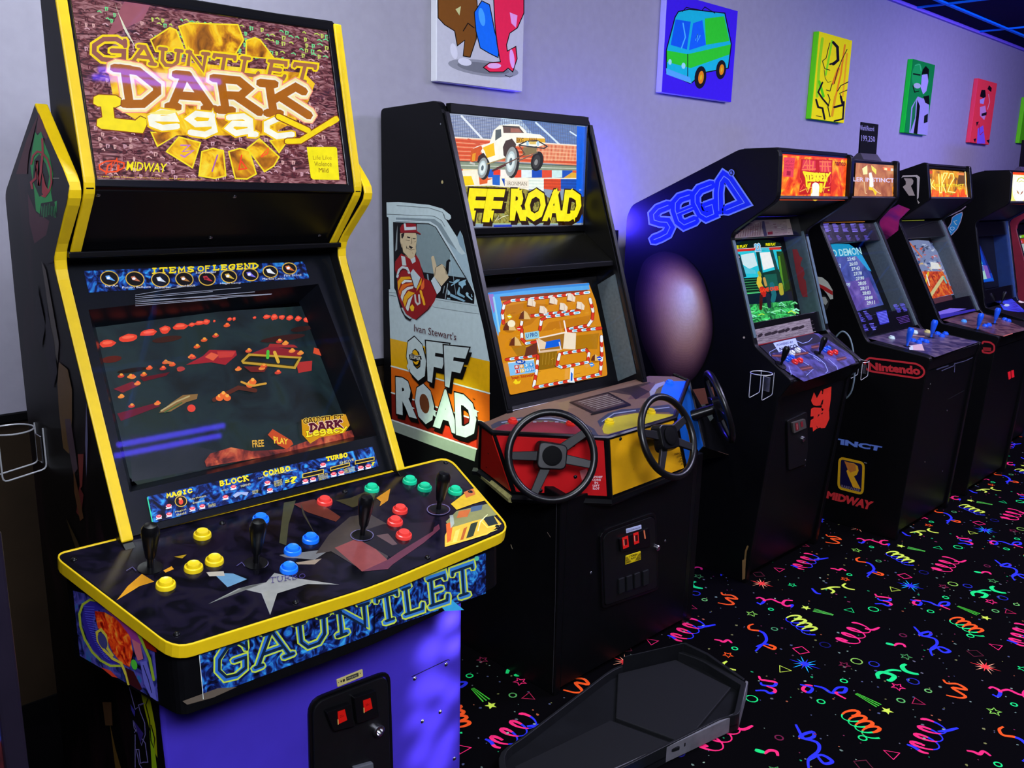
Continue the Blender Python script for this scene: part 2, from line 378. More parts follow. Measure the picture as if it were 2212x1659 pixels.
# carpet: motifs of one repeat traced once and repeated on the lattice of the weave
TX, TY = .906, .866
fl = MB().box((-2.5, -3, -.05), (12, WALLY+.1, 0)); flm = fl.mesh('floor', mat('black_carpet', '050406', .95, spec=.03, var=.6, scale=300))
floor = link('floor', flm); props(floor, kind='structure')
class Carpet:
    def __init__(s): s.v, s.f, s.c, s.k = [], [], [], .0004
    def g(s, x, y): p = hit(1340+x/2.537, 1080+y/2.537, plz(0)); return Vector((p.x, p.y))
    def face(s, pts, col, up=True):
        if up: s.k += 4e-6
        n = len(s.v); s.v += [(p.x, p.y, s.k) for p in pts]; s.f.append(tuple(range(n, n+len(pts)))); s.c.append(rgb(col))
    def strip(s, P, W, C, closed=False):
        """ribbon through points P with widths W and one colour per piece"""
        n = len(P); k0 = s.k; Q = []
        for i, p in enumerate(P):
            a = P[i-1] if (i or closed) else p; b = P[(i+1) % n] if (i < n-1 or closed) else p
            t = (b-a).normalized(); q = Vector((-t.y, t.x))*W[i]/2; Q.append((p+q, p-q))
        for i in range(n if closed else n-1):
            j = (i+1) % n; s.k += 5e-6; s.face([Q[i][0], Q[i][1], Q[j][1], Q[j][0]], C[i], False)
        s.k = k0
    def coil(s, a, b, r, n, cols, w=.0115):
        a, b = s.g(*a), s.g(*b); t = (b-a); q = Vector((-t.y, t.x)).normalized(); tn = t.normalized(); N_ = int(n*18)
        ph = [2*math.pi*n*i/N_ for i in range(N_+1)]
        s.strip([a+t*(i/N_)+q*r*math.sin(p)+tn*r*.55*math.cos(p) for i, p in enumerate(ph)], [w*(.75+.4*math.sin(p)) for p in ph], [cols[0] if (i % 18) < 11 else cols[1] for i in range(N_+1)])
    def path(s, pts, cols, w=.0115):
        P = [s.g(*p) for p in pts]; Q = []
        for i in range(len(P)-1):
            p0, p1, p2, p3 = P[max(i-1, 0)], P[i], P[i+1], P[min(i+2, len(P)-1)]
            for k in range(5):
                t = k/5; Q.append(.5*((2*p1)+(p2-p0)*t+(2*p0-5*p1+4*p2-p3)*t*t+(3*p1-p0-3*p2+p3)*t**3))
        Q.append(P[-1]); n = len(Q); m = len(cols)
        s.strip(Q, [w*(.55+.5*math.sin(math.pi*(i+.5)/n)) for i in range(n)], [cols[i*m//n] for i in range(n)])
    def shape(s, c, r, kind, col, w=.006, rot=0):
        c = s.g(*c); rot = R(rot); r *= .84; w *= .8
        if kind == 'star': P = [c+Vector((math.cos(rot+i*math.pi/5), math.sin(rot+i*math.pi/5)))*r*(1 if i % 2 == 0 else .45) for i in range(10)]
        else:
            n = {'tri': 3, 'dia': 4, 'o': 12}[kind]; P = [c+Vector((math.cos(rot+i*2*math.pi/n), math.sin(rot+i*2*math.pi/n)))*r for i in range(n)]
        s.strip(P, [w]*len(P), [col]*len(P), True)
    def burst(s, c, r, c1, c2):
        c = s.g(*c)
        for i in range(12):
            a = 2*math.pi*i/12+.2; rr = r*(1 if i % 2 else .7); d = Vector((math.cos(a), math.sin(a))); q = Vector((-d.y, d.x))*.004
            s.face([c+q, c-q, c+d*rr], c1 if i % 3 else c2); s.k += 6e-6; s.face([c+q*2, c-q*2, c+d*rr*.45], c2); s.k += 6e-6
    def comet(s, a, b, c1, c2):
        a, b = s.g(*a), s.g(*b); t = (b-a).normalized(); q = Vector((-t.y, t.x))
        for k in (-1, 0, 1): s.face([a+q*.0045*k, a+q*(.0045*k+.003), b+q*(.012*k+.005), b+q*.012*k], c1)
        e = b+t*.03
        s.face([e+Vector((math.cos(i*math.pi/5), math.sin(i*math.pi/5)))*(.02 if i % 2 == 0 else .009) for i in range(10)], c2)
PK, BL, OR, YG, GR, CYN = 'ff3076', '3038e8', 'ff5a20', 'd6ee50', '20e878', '20b8ff'
cp = Carpet()
cp.coil((1235,785), (1330,690), .036, 3.3, (PK, PK)); cp.path([(1180,755),(1215,772),(1240,772)], [PK]); cp.path([(1340,705),(1385,712),(1420,698)], [PK])
cp.coil((935,640), (1050,725), .036, 4, (YG, BL)); cp.coil((1245,1165), (1395,1285), .036, 4, (OR, GR))
cp.coil((1660,1365), (1725,1225), .036, 3.3, (PK, BL)); cp.path([(1570,1340),(1610,1355),(1650,1380),(1690,1390)], [BL, PK]); cp.path([(1740,1270),(1790,1265),(1850,1250)], [BL])
cp.path([(1770,985),(1790,1005),(1850,1010),(1895,1040),(1820,1030),(1890,1075),(1860,1085),(1785,1070)], [OR])
cp.path([(745,540),(765,535),(790,550),(770,570),(748,562)], [PK, BL]); cp.path([(790,550),(830,545),(865,560),(900,570)], [PK]); cp.path([(945,552),(905,550),(890,570),(915,582),(945,575),(935,590)], [PK, PK, BL])
cp.path([(1055,1020),(1020,1015),(1000,1040),(1035,1055),(1050,1030),(985,1012)], [PK, BL]); cp.path([(1060,1018),(1110,1030),(1150,1055),(1180,1062)], [BL]); cp.path([(1160,1060),(1190,1030),(1235,1030),(1225,1055),(1180,1058),(1235,1090)], [BL, BL, PK])
cp.path([(1415,980),(1410,955),(1440,945),(1500,965),(1480,990),(1460,985)], [GR], .017); cp.path([(1440,945),(1490,932),(1540,938)], [GR]); cp.path([(1565,900),(1545,912),(1560,935),(1600,950),(1635,955)], [GR], .017)
cp.path([(1050,485),(1075,510),(1100,515)], [BL]); cp.path([(1100,490),(1140,485),(1170,500),(1155,512)], [YG]); cp.path([(1120,488),(1160,478),(1205,478)], [YG]); cp.path([(1235,458),(1220,470),(1245,485),(1285,492)], [YG])
cp.path([(730,680),(705,690),(710,710),(760,718),(790,735),(800,770),(770,800),(740,830)], [OR, OR, BL, BL, BL]); cp.path([(745,805),(790,790),(845,805),(835,818),(780,795)], [BL, OR, OR])
cp.path([(1610,695),(1625,712),(1660,745),(1700,740),(1690,722),(1640,740),(1720,760),(1735,790),(1700,820),(1710,855)], [BL]); cp.path([(1700,825),(1750,805),(1805,828),(1770,835),(1725,800)], [BL])
cp.path([(760,965),(770,985),(800,990),(850,1000),(840,1020),(780,1015),(770,1000)], [PK, BL]); cp.path([(740,1045),(790,1045),(820,1060),(848,1050),(840,1035),(800,1020)], [BL, PK])
cp.path([(1455,785),(1475,790),(1500,795)], [GR], .016); cp.path([(1500,800),(1520,788),(1550,792),(1562,808)], [PK]); cp.path([(515,765),(545,770),(565,778),(590,768),(612,785)], [PK])
cp.comet((1290,1062), (1415,1130), '4ac838', YG); cp.comet((1168,630), (1060,602), '58d048', YG)
cp.burst((1010,900), .055, CYN, BL); cp.burst((2000,915), .05, 'ffb080', 'ff4040')
for c, r, k, col, rot in [((895,930),.03,'tri',YG,60),((1490,1395),.03,'tri',PK,90),((1628,1108),.028,'tri','b82850',40),((1258,605),.026,'tri',GR,10),
    ((720,625),.026,'star','90d850',20),((1520,1025),.027,'star',PK,0),((1565,860),.024,'star','4a9850',10),((1228,905),.024,'star','802040',0),((1232,435),.022,'star',OR,0),((942,467),.02,'star',GR,0),
    ((990,825),.034,'dia',PK,20),((1945,842),.032,'dia','5a2030',10),((720,1090),.022,'o',GR,0),((1295,885),.022,'o','90c850',0),((1225,993),.013,'o',GR,0),
    ((845,708),.013,'o','50a060',0),((1100,1106),.014,'o',GR,0),((1537,1100),.014,'o','60b860',0),((1328,1306),.014,'o',GR,0),((1605,995),.022,'o','2830a0',0),((825,600),.011,'o',GR,0),((627,815),.012,'o',GR,0),
    ((1390,900),.02,'o','2830a0',0),((1122,795),.022,'o','181860',0),((870,1304),.014,'o','702040',0),((1687,1047),.012,'o','70c060',0)]: cp.shape(c, r, k, col, rot=rot)
random.seed(5)
for i in range(150):
    x, y = 2.4+random.random()*TX, .8+random.random()*TY; r = random.choice([.0025, .003, .004, .006]); p = Vector((x, y))
    cp.face([p+Vector((math.cos(t), math.sin(t)))*r*random.uniform(.6, 1.2) for t in (0, 1.3, 2.5, 3.8, 5)], random.choice(['708878', '6a6a70', '20a060', '803050', 'b06040', '80804a', '505878', '90a890']), False)
V, F, C_ = [], [], []
for i in range(-2, 6):
    for j in range(-2, 2):
        n = len(V); dx, dy = i*TX, j*TY
        V += [(x+dx, y+dy, z) for x, y, z in cp.v]; F += [tuple(k+n for k in f) for f in cp.f]; C_ += cp.c
keep = [k for k, f in enumerate(F) if V[f[0]][0] > 1.15 and V[f[0]][1] < 2.3]
me = D.meshes.new('carpet_pile'); me.from_pydata(V, [], [F[k] for k in keep]); me.materials.append(ink('dyed_yarn', rough=.9, spec=.03, tex=.3))
at = me.color_attributes.new('Ink', 'FLOAT_COLOR', 'CORNER')
for p in me.polygons:
    for li in p.loop_indices: at.data[li].color = C_[keep[p.index]]
b = bmesh.new(); b.from_mesh(me); b.normal_update(); bmesh.ops.reverse_faces(b, faces=[f for f in b.faces if f.normal.z < 0]); b.to_mesh(me); b.free()
o = link('floor_pattern', me, floor)

# ------------------------------------------------------------------ shared fittings
def edge_trim(name, path, x, parent, w=.022, t=.004, m=YEL):
    p = offs(path, -t); q = offs(path, .002)
    return MB().prism(p+q[::-1], x-w/2, x+w/2).build(name, m, parent, bev=.003)
def slab(name, x0, x1, a, b, th, m, parent, label=None, bev=.002):
    """panel between two cabinet sides, following the profile segment a-b, thickness behind it"""
    n, _ = plyz(a, b); d = Vector((n.y, n.z))*th
    return MB().prism([a, b, (b[0]-d.x, b[1]-d.y), (a[0]-d.x, a[1]-d.y)], x0, x1).build(name, m, parent, bev=bev, label=label)
_bt = {}
def push_button(parent, px, pl, col, r=.0165, label=None, pos=None):
    """arcade button: collar with a plunger"""
    k = (col, r)
    if k not in _bt:
        m = mat('button_plastic_'+col, col, .28, spec=.45, var=.05)
        a = MB().lathe([(r, -.002), (r, .003), (r*.94, .0065), (r*.8, .0075), (r*.76, .004), (r*.72, .004)], n=24).mesh('button', m, True)
        b = MB().lathe([(r*.7, 0), (r*.7, .0105), (r*.63, .0125), (r*.4, .0115), (.0002, .011)], n=24).mesh('plunger', m, True)
        _bt[k] = (a, b)
    p = pos or hit(px[0], px[1], pl)
    o = D.objects.new('button', _bt[k][0]); COL.objects.link(o); o.parent = parent; o.location = p-org(parent); ORG[o.name] = p
    o.rotation_euler = Vector((0,0,1)).rotation_difference(pl[0]).to_euler()
    if label: o['label'] = label
    c = D.objects.new('plunger', _bt[k][1]); COL.objects.link(c); c.parent = o
    return o
_js = {}
def joystick(parent, px, pl, m=BLKP, s=1., lean=(0, 0), washer=.021):
    if (m.name, s, washer) not in _js:
        _js[m.name, s, washer] = (MB().lathe([(washer, 0), (washer, .0015), (.006, .003)], n=24).mesh('dust_washer', BLKP, True),
            MB().lathe([(.0055*s, .002), (.0055*s, .034*s)], n=12).mesh('shaft', m if m is not BLKP else BLKP, True),
            MB().lathe([(.0075*s, .022*s), (.009*s, .026*s), (.0125*s, .05*s), (.0152*s, .07*s), (.0150*s, .08*s), (.011*s, .088*s), (.0002, .090*s)], n=20).mesh('bat_handle', m, True))
    w, sh, bt = _js[m.name, s, washer]; p = hit(px[0], px[1], pl); n = pl[0]
    o = D.objects.new('joystick', w); COL.objects.link(o); o.parent = parent; o.location = p-org(parent); ORG[o.name] = p
    o.rotation_euler = Vector((0,0,1)).rotation_difference(n).to_euler()
    for q, me in (('shaft', sh), ('bat_handle', bt)):
        c = D.objects.new(q, me); COL.objects.link(c); c.parent = o; c.rotation_euler = (lean[0], lean[1], 0)
    return o
ROCK = mottled('blue_rock_print', ['05060e', '10184a', '1c4aa0', '38a0d8'], 34, 2.5, stops=[.34, .46, .56, .68], rough=.35)
# ------------------------------------------------------------------ fantasy game cabinet with yellow edges
G = thing('arcade_cabinet', (.8475, 1.6, 0), 'tall black four-player arcade cabinet with yellow edge trim and purple front, nearest the camera', 'arcade machine', 'arcade machines along the wall')
prof = [(1.779,1.721), (1.630,1.573), (1.765,1.447), (1.53,.955)]
closed = prof+[(1.49,.93), (1.49,0), (2.03,0), (2.03,1.33), (2.022,1.559)]
rp = rnd(closed, [.0,.035,.045,0,.01,0,0,.02,.02])
path = rp[:rp.index(min(rp, key=lambda p: abs(p[0]-1.53)+abs(p[1]-.955)))+1]
SIDEG = mottled('red_brown_side_art', ['060506', '0b090b', '24121a', '402018'], 5, 1.5, stops=[.35,.5,.62,.75], stretch=(1,1,.4), rough=.4)
for x in (.54, 1.155):
    s_ = MB().prism(rp, x-.01, x+.01).build('side_panel', SIDEG if x < 1 else BLK, G, bev=.001)
    edge_trim('edge_trim', path, x, s_)
boxp('back_panel', (.55, 2.0, .02), (1.145, 2.02, 1.55), BLKM, G)
# upper marquee box
ub = [(1.712,1.928), (1.642,1.576), (1.751,1.455)]
for x in (.566, 1.129):
    s_ = MB().prism(ub+[(1.79,1.455), (1.79,1.928)], x-.007, x+.007).build('marquee_side', BLK, G, bev=.001)
    edge_trim('edge_trim', rnd(ub, [0,.02,0]), x, s_, w=.02)
boxp('marquee_top', (.572, 1.71, 1.915), (1.123, 1.79, 1.93), BLK, G)
boxp('marquee_back', (.572, 1.775, 1.46), (1.123, 1.789, 1.915), BLKM, G)
MQ = plyz(ub[0], ub[1])
plate('marquee_frame', [(140,-34),(716,47),(763,417),(197,404)], shift(MQ, -.006), .006, BLKP, G, hole=[(150,-13),(706,68),(748,398.6),(208,387.7)])
STONE = mottled('backlit_stone_print', ['3c1622', '7a3a42', 'a86a72', 'c89098'], 26, 3., emit=.75, stretch=(1,1,3.5), stops=[.36,.47,.55,.66])
FIRE = mottled('backlit_fire_print', ['6a3a08', 'c87a08', 'ffc808', 'ffe840'], 14, 2, emit=1.0, stops=[.3,.42,.54,.68])
A = Art('marquee', G, shift(MQ, -.005), LIT, 0, 0, 2.592)
A.poly([(389,-34),(1830,176),(1939,1033),(539,1005)], STONE)
rg = random.Random(3)
for row in range(30):                       # carved script in rows
    y0 = 20+row*34
    x = 420+rg.random()*30+row*5
    while x < 1830:
        w = rg.uniform(12, 30); y = y0+(x-420)*.105*(1-row/34)+rg.uniform(-4, 4)
        if y > 18+(x-400)*.118 and y < 1000 and x > 405+y*.13 and rg.random() < .62:
            g = rg.random(); top = y < 330
            c = ('c8e060' if g < .4 else '70e090') if (top and 480 < x < 1840 and g < .75 and (x > 850 or y < 120)) else rg.choice(['5a1c28', '4a1820', 'e0b0b0', 'd8a8b8', '6a2a30'])
            if rg.random() < .5: A.line([(x, y), (x+w*.5, y-4), (x+w, y+6)], 6, c, up=False)
            else: A.line([(x, y), (x+3, y+20)], 6, c, up=False); A.line([(x, y), (x+w*.6, y+4), (x+w*.5, y+18)], 5.5, c, up=False)
        x += w+rg.uniform(3, 16)
A.k += 2e-4
A.poly([(590,215),(700,-1),(850,10),(800,110),(700,160)], 'a05868'); A.poly([(640,10),(655,60),(700,180),(760,270),(690,160)], 'e8e8d0')
def tablet(p, f, o='ffe820', w=8): A.poly(p, f); A.line(p, w, o, True)
tablet([(1000,150),(1060,130),(1330,140),(1362,225),(1308,318),(1055,308)], FIRE); tablet([(842,225),(950,155),(985,170),(1032,290),(870,290)], FIRE); tablet([(1378,228),(1425,212),(1455,225),(1535,330),(1375,318)], FIRE)
tablet([(845,742),(1000,748),(880,820)], FIRE); tablet([(930,850),(1000,768),(1120,800),(1075,940)], FIRE); tablet([(1128,850),(1190,832),(1248,845),(1262,985),(1200,1000),(1112,985)], FIRE)
tablet([(1278,850),(1340,832),(1392,845),(1432,975),(1380,1003),(1315,1000)], FIRE); tablet([(1382,832),(1450,778),(1560,880),(1530,930),(1478,962)], FIRE); tablet([(1510,790),(1625,765),(1560,855)], FIRE)
A.line([(1010,815),(1060,815),(1020,850),(1080,845),(1030,880),(1010,870)], 9, 'c878d0'); A.line([(1215,870),(1195,930),(1185,960)], 8, 'b060b0'); A.line([(1350,870),(1335,950),(1378,945),(1350,905)], 8, 'ff4020'); A.line([(1460,875),(1500,830),(1495,860),(1460,880)], 8, 'ff6020')
for q in ([(800,330),(1700,410),(1760,470),(1690,660),(1500,760),(900,760),(640,600),(600,380)],): A.poly(q, FIRE)
A.word('G', [(520,338),(715,345),(705,225),(505,212)], 26, '9a5a50', 'ffe000', 13); A.word('AUNTLET', [(740,348),(1740,462),(1765,372),(745,258)], 20, 'a86a48', 'ffe000', 11, gap=.28)
for o_, c_ in ((28, 'ff9a80'), (22, 'fff0b0'), (9, 'fff8e8')): A.word('DARK', [(690,582),(1715,648),(1690,490),(660,385)], 46, 'a05a00', c_, o_, gap=.22)
A.word('DARK', [(690,582),(1715,648),(1690,490),(660,385)], 44, 'b06400', gap=.22)
A.line([(500,570),(600,560),(660,565)], 20, '6a2800'); A.word('L', [(560,690),(800,715),(800,580),(540,565)], 66, 'ffe810', '8a4000', 6)
A.word('egac', [(830,712),(1640,772),(1640,668),(830,625)], 33, 'fffff0', 'ffd000', 9, gap=.28); A.word('y', [(1600,775),(1850,770),(1850,670),(1580,655)], 30, 'ffe000', '8a4000', 6)
A.line([(1840,700),(1885,672)], 22, 'ffe000'); A.poly([(820,640),(900,618),(1020,622),(930,645)], 'fff080')
A.line([(555,950),(552,925),(590,905),(640,902),(690,915),(690,940),(650,962),(590,966),(558,948)], 8, 'ff5014'); A.line([(590,975),(600,930),(622,915),(615,955),(650,890),(655,960),(662,930)], 10, 'ff5014')
A.text('MIDWAY', [(703,955),(922,967),(930,920),(709,906)], 'ffee10', .018); A.text('c 1998, 1999 Midway Games West Inc. All rights reserved.', [(540,996),(1130,1010),(1130,1002),(540,987)], 'ffd820')
A.build()
A = Art('rating_sticker', G, shift(MQ, -.003), LIT, 0, 0, 2.592)
A.poly([(1716,823),(1878,823),(1886,832),(1899,1008),(1752,1005),(1740,995)], 'fff000')
A.text('Life Like', [(1752,895),(1856,895),(1855,870),(1750,872)], 'b09010', .0); A.text('Violence', [(1760,930),(1856,932),(1855,905),(1758,905)], '8a6a08', .0); A.text('Mild', [(1785,965),(1838,967),(1836,941),(1783,940)], '7a3c00', 0.)
A.build(label='yellow sticker reading Life Like Violence Mild')
slab('marquee_glass', .575, 1.120, (1.686,1.905), (1.6375,1.590), .002, GLASS, G, bev=0)
slab('canopy_panel', .573, 1.122, (1.652,1.572), (1.757,1.459), .014, BLKP, G)
CAN = plyz((1.652,1.572), (1.757,1.459))
domes('screw', [(212,422),(507,425),(455,514),(690,509)], CAN, .004, CHR, G)
boxp('canopy_ledge', (.551, 1.735, 1.448), (1.144, 1.80, 1.459), BLKP, G)
# monitor
BZ = plyz((1.785,1.445), (1.535,.957), -.010)
HOLE = [(470,318),(1690,180),(2000,985),(690,1285)]; zz = dict(ox=0, oy=540, sc=2.458)
a0, a1 = Vector((1.789,1.441)), Vector((1.541,.953)); n2 = Vector((BZ[0].y, BZ[0].z))
OUT = [Vector((.551, 1.792, 1.440)), Vector((1.144, 1.792, 1.440)), Vector((1.144, 1.545, .957)), Vector((.551, 1.545, .957))]
Hh = [hit(x/2.458, 540+y/2.458, BZ) for x, y in rnd(HOLE, 40)]; OUTr = []
for p in Hh:                                # outer outline with as many points, pushed to the rim
    pass
mb = MB()
H4 = [hit(x/2.458, 540+y/2.458, BZ) for x, y in HOLE]; O4 = [p+BZ[0]*(BZ[1]-p).dot(BZ[0]) for p in OUT]
bk = -BZ[0]*.062; c = sum(H4, Vector())/4; I4 = [c+(p-c)*.90+bk for p in H4]
mb.add(O4+H4+I4, [(i, (i+1) % 4, 4+(i+1) % 4, 4+i) for i in range(4)]+[(4+i, 4+(i+1) % 4, 8+(i+1) % 4, 8+i) for i in range(4)])
mb.build('monitor_bezel', mat('smoked_bezel_plastic', '0a0d12', .3, spec=.35, var=.3), G)
sp = shift(BZ, -.060)
A = Art('screen', G, sp, CRT, 0, 540, 2.458, off=0)
A.poly([(470,380),(900,345),(1300,318),(1720,290),(1950,960),(1900,1010),(1300,1140),(760,1275),(680,1200)], mottled('dark_teal_screen', ['0c1614', '14242a', '1c3236', '1a2c22'], 9, 1, emit=.75))
A.poly([(690,980),(830,990),(1200,1080),(1100,1160),(700,1230)], mottled('grey_mist_screen', ['1e2630', '2a303c', '383440'], 7, 1, emit=.8))
for x, y, rx, ry in [(570,497,45,22),(680,467,56,21),(790,440,50,18),(875,424,32,22),(955,407,42,19),(1018,397,20,11),(1060,388,28,13),(1095,383,20,16),(1137,378,7,7),(1218,368,13,11),(1242,367,9,10),(1350,360,10,7),(1415,356,22,12),(1455,358,20,17),(1495,358,17,13),(1537,362,20,14),(1582,366,18,15),(1632,372,26,15)]:
    A.poly([(x+rx*math.cos(t)*rg.uniform(.8,1.1), y+ry*math.sin(t)*rg.uniform(.75,1.1)-rx*.12*math.cos(t)) for t in [i*.524 for i in range(12)]], 'e84836')
    A.ell(x, y-ry*.2, rx*.6, ry*.4, 'ff6a50', -6)
for x, y, rx, ry, c in [(590,582,55,18,'5a2620'),(885,475,80,16,'402622'),(1500,470,120,16,'3a2020'),(1600,420,60,14,'301c1c'),(700,640,80,12,'2a2018')]: A.ell(x, y, rx, ry, c, -8)
for p, c in [([(985,612),(1075,565),(1110,532),(1250,535),(1255,560),(1195,612),(1120,598)],'a02a34'),([(1085,570),(1120,545),(1160,560),(1130,590)],'e06040'),([(1150,540),(1250,540),(1230,570),(1160,575)],'c84038'),
    ([(1340,548),(1430,512),(1600,538),(1595,570),(1330,556)],'8c2830'),([(1430,500),(1560,505),(1580,520),(1420,518)],'a03030'),([(1570,598),(1655,590),(1652,642),(1582,655)],'b03434'),([(1665,520),(1735,540),(1740,575),(1660,550)],'d85030'),
    ([(600,740),(700,700),(740,720),(650,760)],'7a2a34'),([(620,870),(820,815),(850,830),(640,910)],'6a2630'),([(740,680),(900,650),(880,670),(760,700)],'602028'),([(1290,620),(1420,620),(1400,650),(1330,650)],'702828')]: A.poly(p, c)
A.line([(1285,592),(1320,558),(1590,575),(1562,627),(1290,600)], 13, 'c09a38', True); A.line([(1300,590),(1330,566),(1580,580),(1555,618)], 5, '3a3014', True)
A.line([(1420,540),(1418,575)], 16, '50c040'); A.line([(1455,545),(1475,597)], 17, 'e0b040')
for x, y in [(640,672),(690,675),(760,665),(727,712),(790,630),(862,632),(912,612),(955,638),(875,600),(1012,570),(1042,517),(1080,482),(1020,575),(640,782),(695,832),(832,818),(1386,632),(1395,620),(1200,405),(1140,460),(1478,490),(1510,500),(1545,540),(1590,552),(1315,540),(1260,637),(1470,655),(700,680)]:
    A.ell(x, y, 18, 9, rg.choice(['e05a34','d04438','f08a40']), -10); A.ell(x+2, y-8, 9, 7, rg.choice(['f0a040','ff7040']))
A.ell(955,635,22,12,'b04040'); A.ell(1760,637,12,26,'c03830'); A.line([(870,598),(905,605)], 14, 'd8783a')
A.poly([(838,868),(905,815),(965,775),(1045,768),(1040,795),(985,812),(900,862)], '8a6a40'); A.line([(850,858),(930,810),(1000,780)], 8, 'b8a878'); A.line([(870,865),(960,815)], 7, '486838'); A.line([(1130,800),(1260,735),(1350,750)], 22, '5a3028')
for x, y in [(1160,790),(1180,775),(1200,790),(1320,720),(1335,705)]: A.ell(x, y, 20, 16, 'f07038'); A.ell(x, y-12, 10, 9, 'ffb050')
A.line([(1275,705),(1300,715),(1340,725),(1405,713)], 11, 'd8a040'); A.ell(1010,845,22,20,'e84a38')
A.poly([(1080,1125),(1110,1085),(1220,1052),(1330,1072),(1500,1062),(1640,1012),(1860,960),(1880,1010),(1500,1085),(1090,1155)], mottled('red_haze_screen', ['3a1a1c','7a2c28','c85038','e88050'], 16, 2, emit=.85))
A.text('FREE', [(1335,1052),(1395,1046),(1392,1012),(1332,1016)], 'f0b848', .02); A.poly([(1415,985),(1440,955),(1540,1015),(1550,1035),(1515,1062),(1470,1040)], 'c85030'); A.text('PLAY', [(1450,1030),(1520,1035),(1520,1008),(1445,995)], 'ffd040', .03)
A.poly([(1593,905),(1700,893),(1826,876),(1856,925),(1820,975),(1690,1000),(1640,1032),(1598,985)], 'd89a18'); A.word('GAUNTLET', [(1605,925),(1812,905),(1812,880),(1603,902)], 6, '5a3010', 'ffe060', 2)
A.word('DARK', [(1640,968),(1806,950),(1804,908),(1640,930)], 12, '5a1a30', 'f0c8b0', 4); A.word('Legacy', [(1620,995),(1830,965),(1828,945),(1618,970)], 8, 'ffee30', '8a4a10', 2)
A.build()
# printed strips behind the glass
A = Art('instruction_print', G, BZ, PRINT, 0, 540, 2.458, off=.0012)
A.poly([(445,113),(1612,63),(1642,152),(470,228)], ROCK)
A.word('ITEMS', [(800,126),(1030,116),(1030,90),(800,100)], 8, 'f0d818', gap=.3); A.word('OF', [(1050,114),(1115,111),(1115,86),(1050,89)], 7, 'f0d818'); A.word('LEGEND', [(1130,108),(1370,98),(1370,72),(1130,84)], 8, 'f0d818', gap=.3)
for (x, y, r), c in zip([(580,152,50),(715,156,51),(850,160,50),(977,157,49),(1097,155,46),(1213,143,44),(1327,134,43),(1432,118,41),(1533,101,40)], ['60a8f0','c07048','d0d8d8','b07838','b83038','d8b038','7a70d8','f0f0e0','e07828']):
    A.ell(x, y, r, r*.80, 'd8b040', 10, 24); A.ell(x, y, r-5, r*.80-5, '0a080a', 10, 24)
    A.poly([(x-22,y-12),(x-2,y-16),(x+8,y-4),(x+30,y+14),(x+18,y+12),(x,y+8),(x-14,y+6)], c); A.ell(x-6, y-2, 9, 7, 'f0f0f0' if c != 'b83038' else '701820')
for t, x, y, w in [('Ice Ax',590,196,70),('Poison Bellows',722,203,150),('Scimitar',862,204,90),('Good Book',985,196,100),('Soul Savior',1090,124,110),('Magic Lamp',1220,183,110),('Marble Lance',1450,158,120),('Fire Scroll',1550,140,90)]: A.text(t, [(x-w/2,y+5),(x+w/2,y+1),(x+w/2,y-10),(x-w/2,y-6)], 'e8ecf0')
for i in range(7): A.line([(716,243+i*9.5),(1000+rg.uniform(0,480)*(1 if i % 2 else .95),(243+i*9.5)-(285+(rg.uniform(100,420)))*.085)], 3.2, '8a8e96')
A.poly([(779,1312),(1972,1046),(2006,1150),(808,1452)], ROCK); A.line([(779,1318),(806,1450)], 6, '30c890')
for t, q in [('MAGIC',[(882,1318),(1016,1288),(1014,1270),(880,1298)]),('BLOCK',[(1163,1255),(1314,1225),(1310,1200),(1160,1232)]),('COMBO',[(1396,1203),(1536,1172),(1532,1150),(1393,1180)]),('TURBO',[(1730,1122),(1838,1100),(1836,1080),(1728,1104)])]: A.word(t, q, 7, 'f0d818', gap=.3)
for t, q in [('SHOVE',[(1800,1142),(1875,1120),(1873,1108),(1797,1128)]),('HOLD',[(1172,1285),(1208,1277),(1207,1268),(1171,1276)]),('DEFEND',[(1275,1262),(1325,1250),(1324,1240),(1273,1252)]),('Look For NEW Multi-Player Moves',[(1368,1222),(1570,1172),(1568,1162),(1366,1210)]),('Kills Multiple',[(1003,1335),(1090,1313),(1088,1302),(1000,1324)]),('Enemies',[(1020,1352),(1082,1337),(1080,1326),(1018,1342)]),('Magical',[(926,1400),(984,1385),(982,1374),(924,1390)]),('Shield',[(932,1416),(984,1402),(982,1391),(930,1405)]),('Throw Potion',[(1100,1372),(1140,1362),(1138,1340),(1098,1350)]),('SIDE STEP',[(1335,1300),(1366,1292),(1364,1274),(1333,1282)]),('NEAR OTHER PLAYER',[(1452,1262),(1494,1250),(1490,1218),(1448,1230)]),('STRONG FRONTAL ATTACK',[(1688,1228),(1738,1214),(1732,1186),(1682,1200)]),('POWERFUL RADIUS ATTACK',[(1822,1192),(1880,1176),(1876,1150),(1818,1166)])]: A.text(t, q, 'e8dc80')
A.text('?', [(1540,1245),(1572,1236),(1568,1202),(1536,1210)], 'ffee20', .02); A.text('=', [(1508,1240),(1530,1234),(1529,1222),(1507,1228)], 'ffee20', .02); A.text('?', [(1968,1148),(1984,1144),(1982,1126),(1966,1130)], 'ffee20', .02)
A.ell(955,1337,33,30,'d8b040'); A.ell(955,1337,29,26,'100808'); A.ell(955,1340,12,15,'e04830'); A.ell(952,1325,9,7,'f0a060')
for x, y in [(838,1416),(892,1404),(890,1360),(1015,1374),(1067,1362),(1190,1313),(1232,1260),(1412,1237),(1425,1275),(1613,1228),(1653,1218),(1706,1142),(1762,1192),(1802,1184),(1905,1158),(1945,1150)]:
    A.ell(x, y+3, 16, 10, 'e8d8d8', -8); A.ell(x, y, 14, 8, 'e84850', -8); A.ell(x, y-2, 8, 3, 'ffa0a0', -8); A.line([(x-14,y+17),(x+14,y+11)], 5, 'd8dce8')
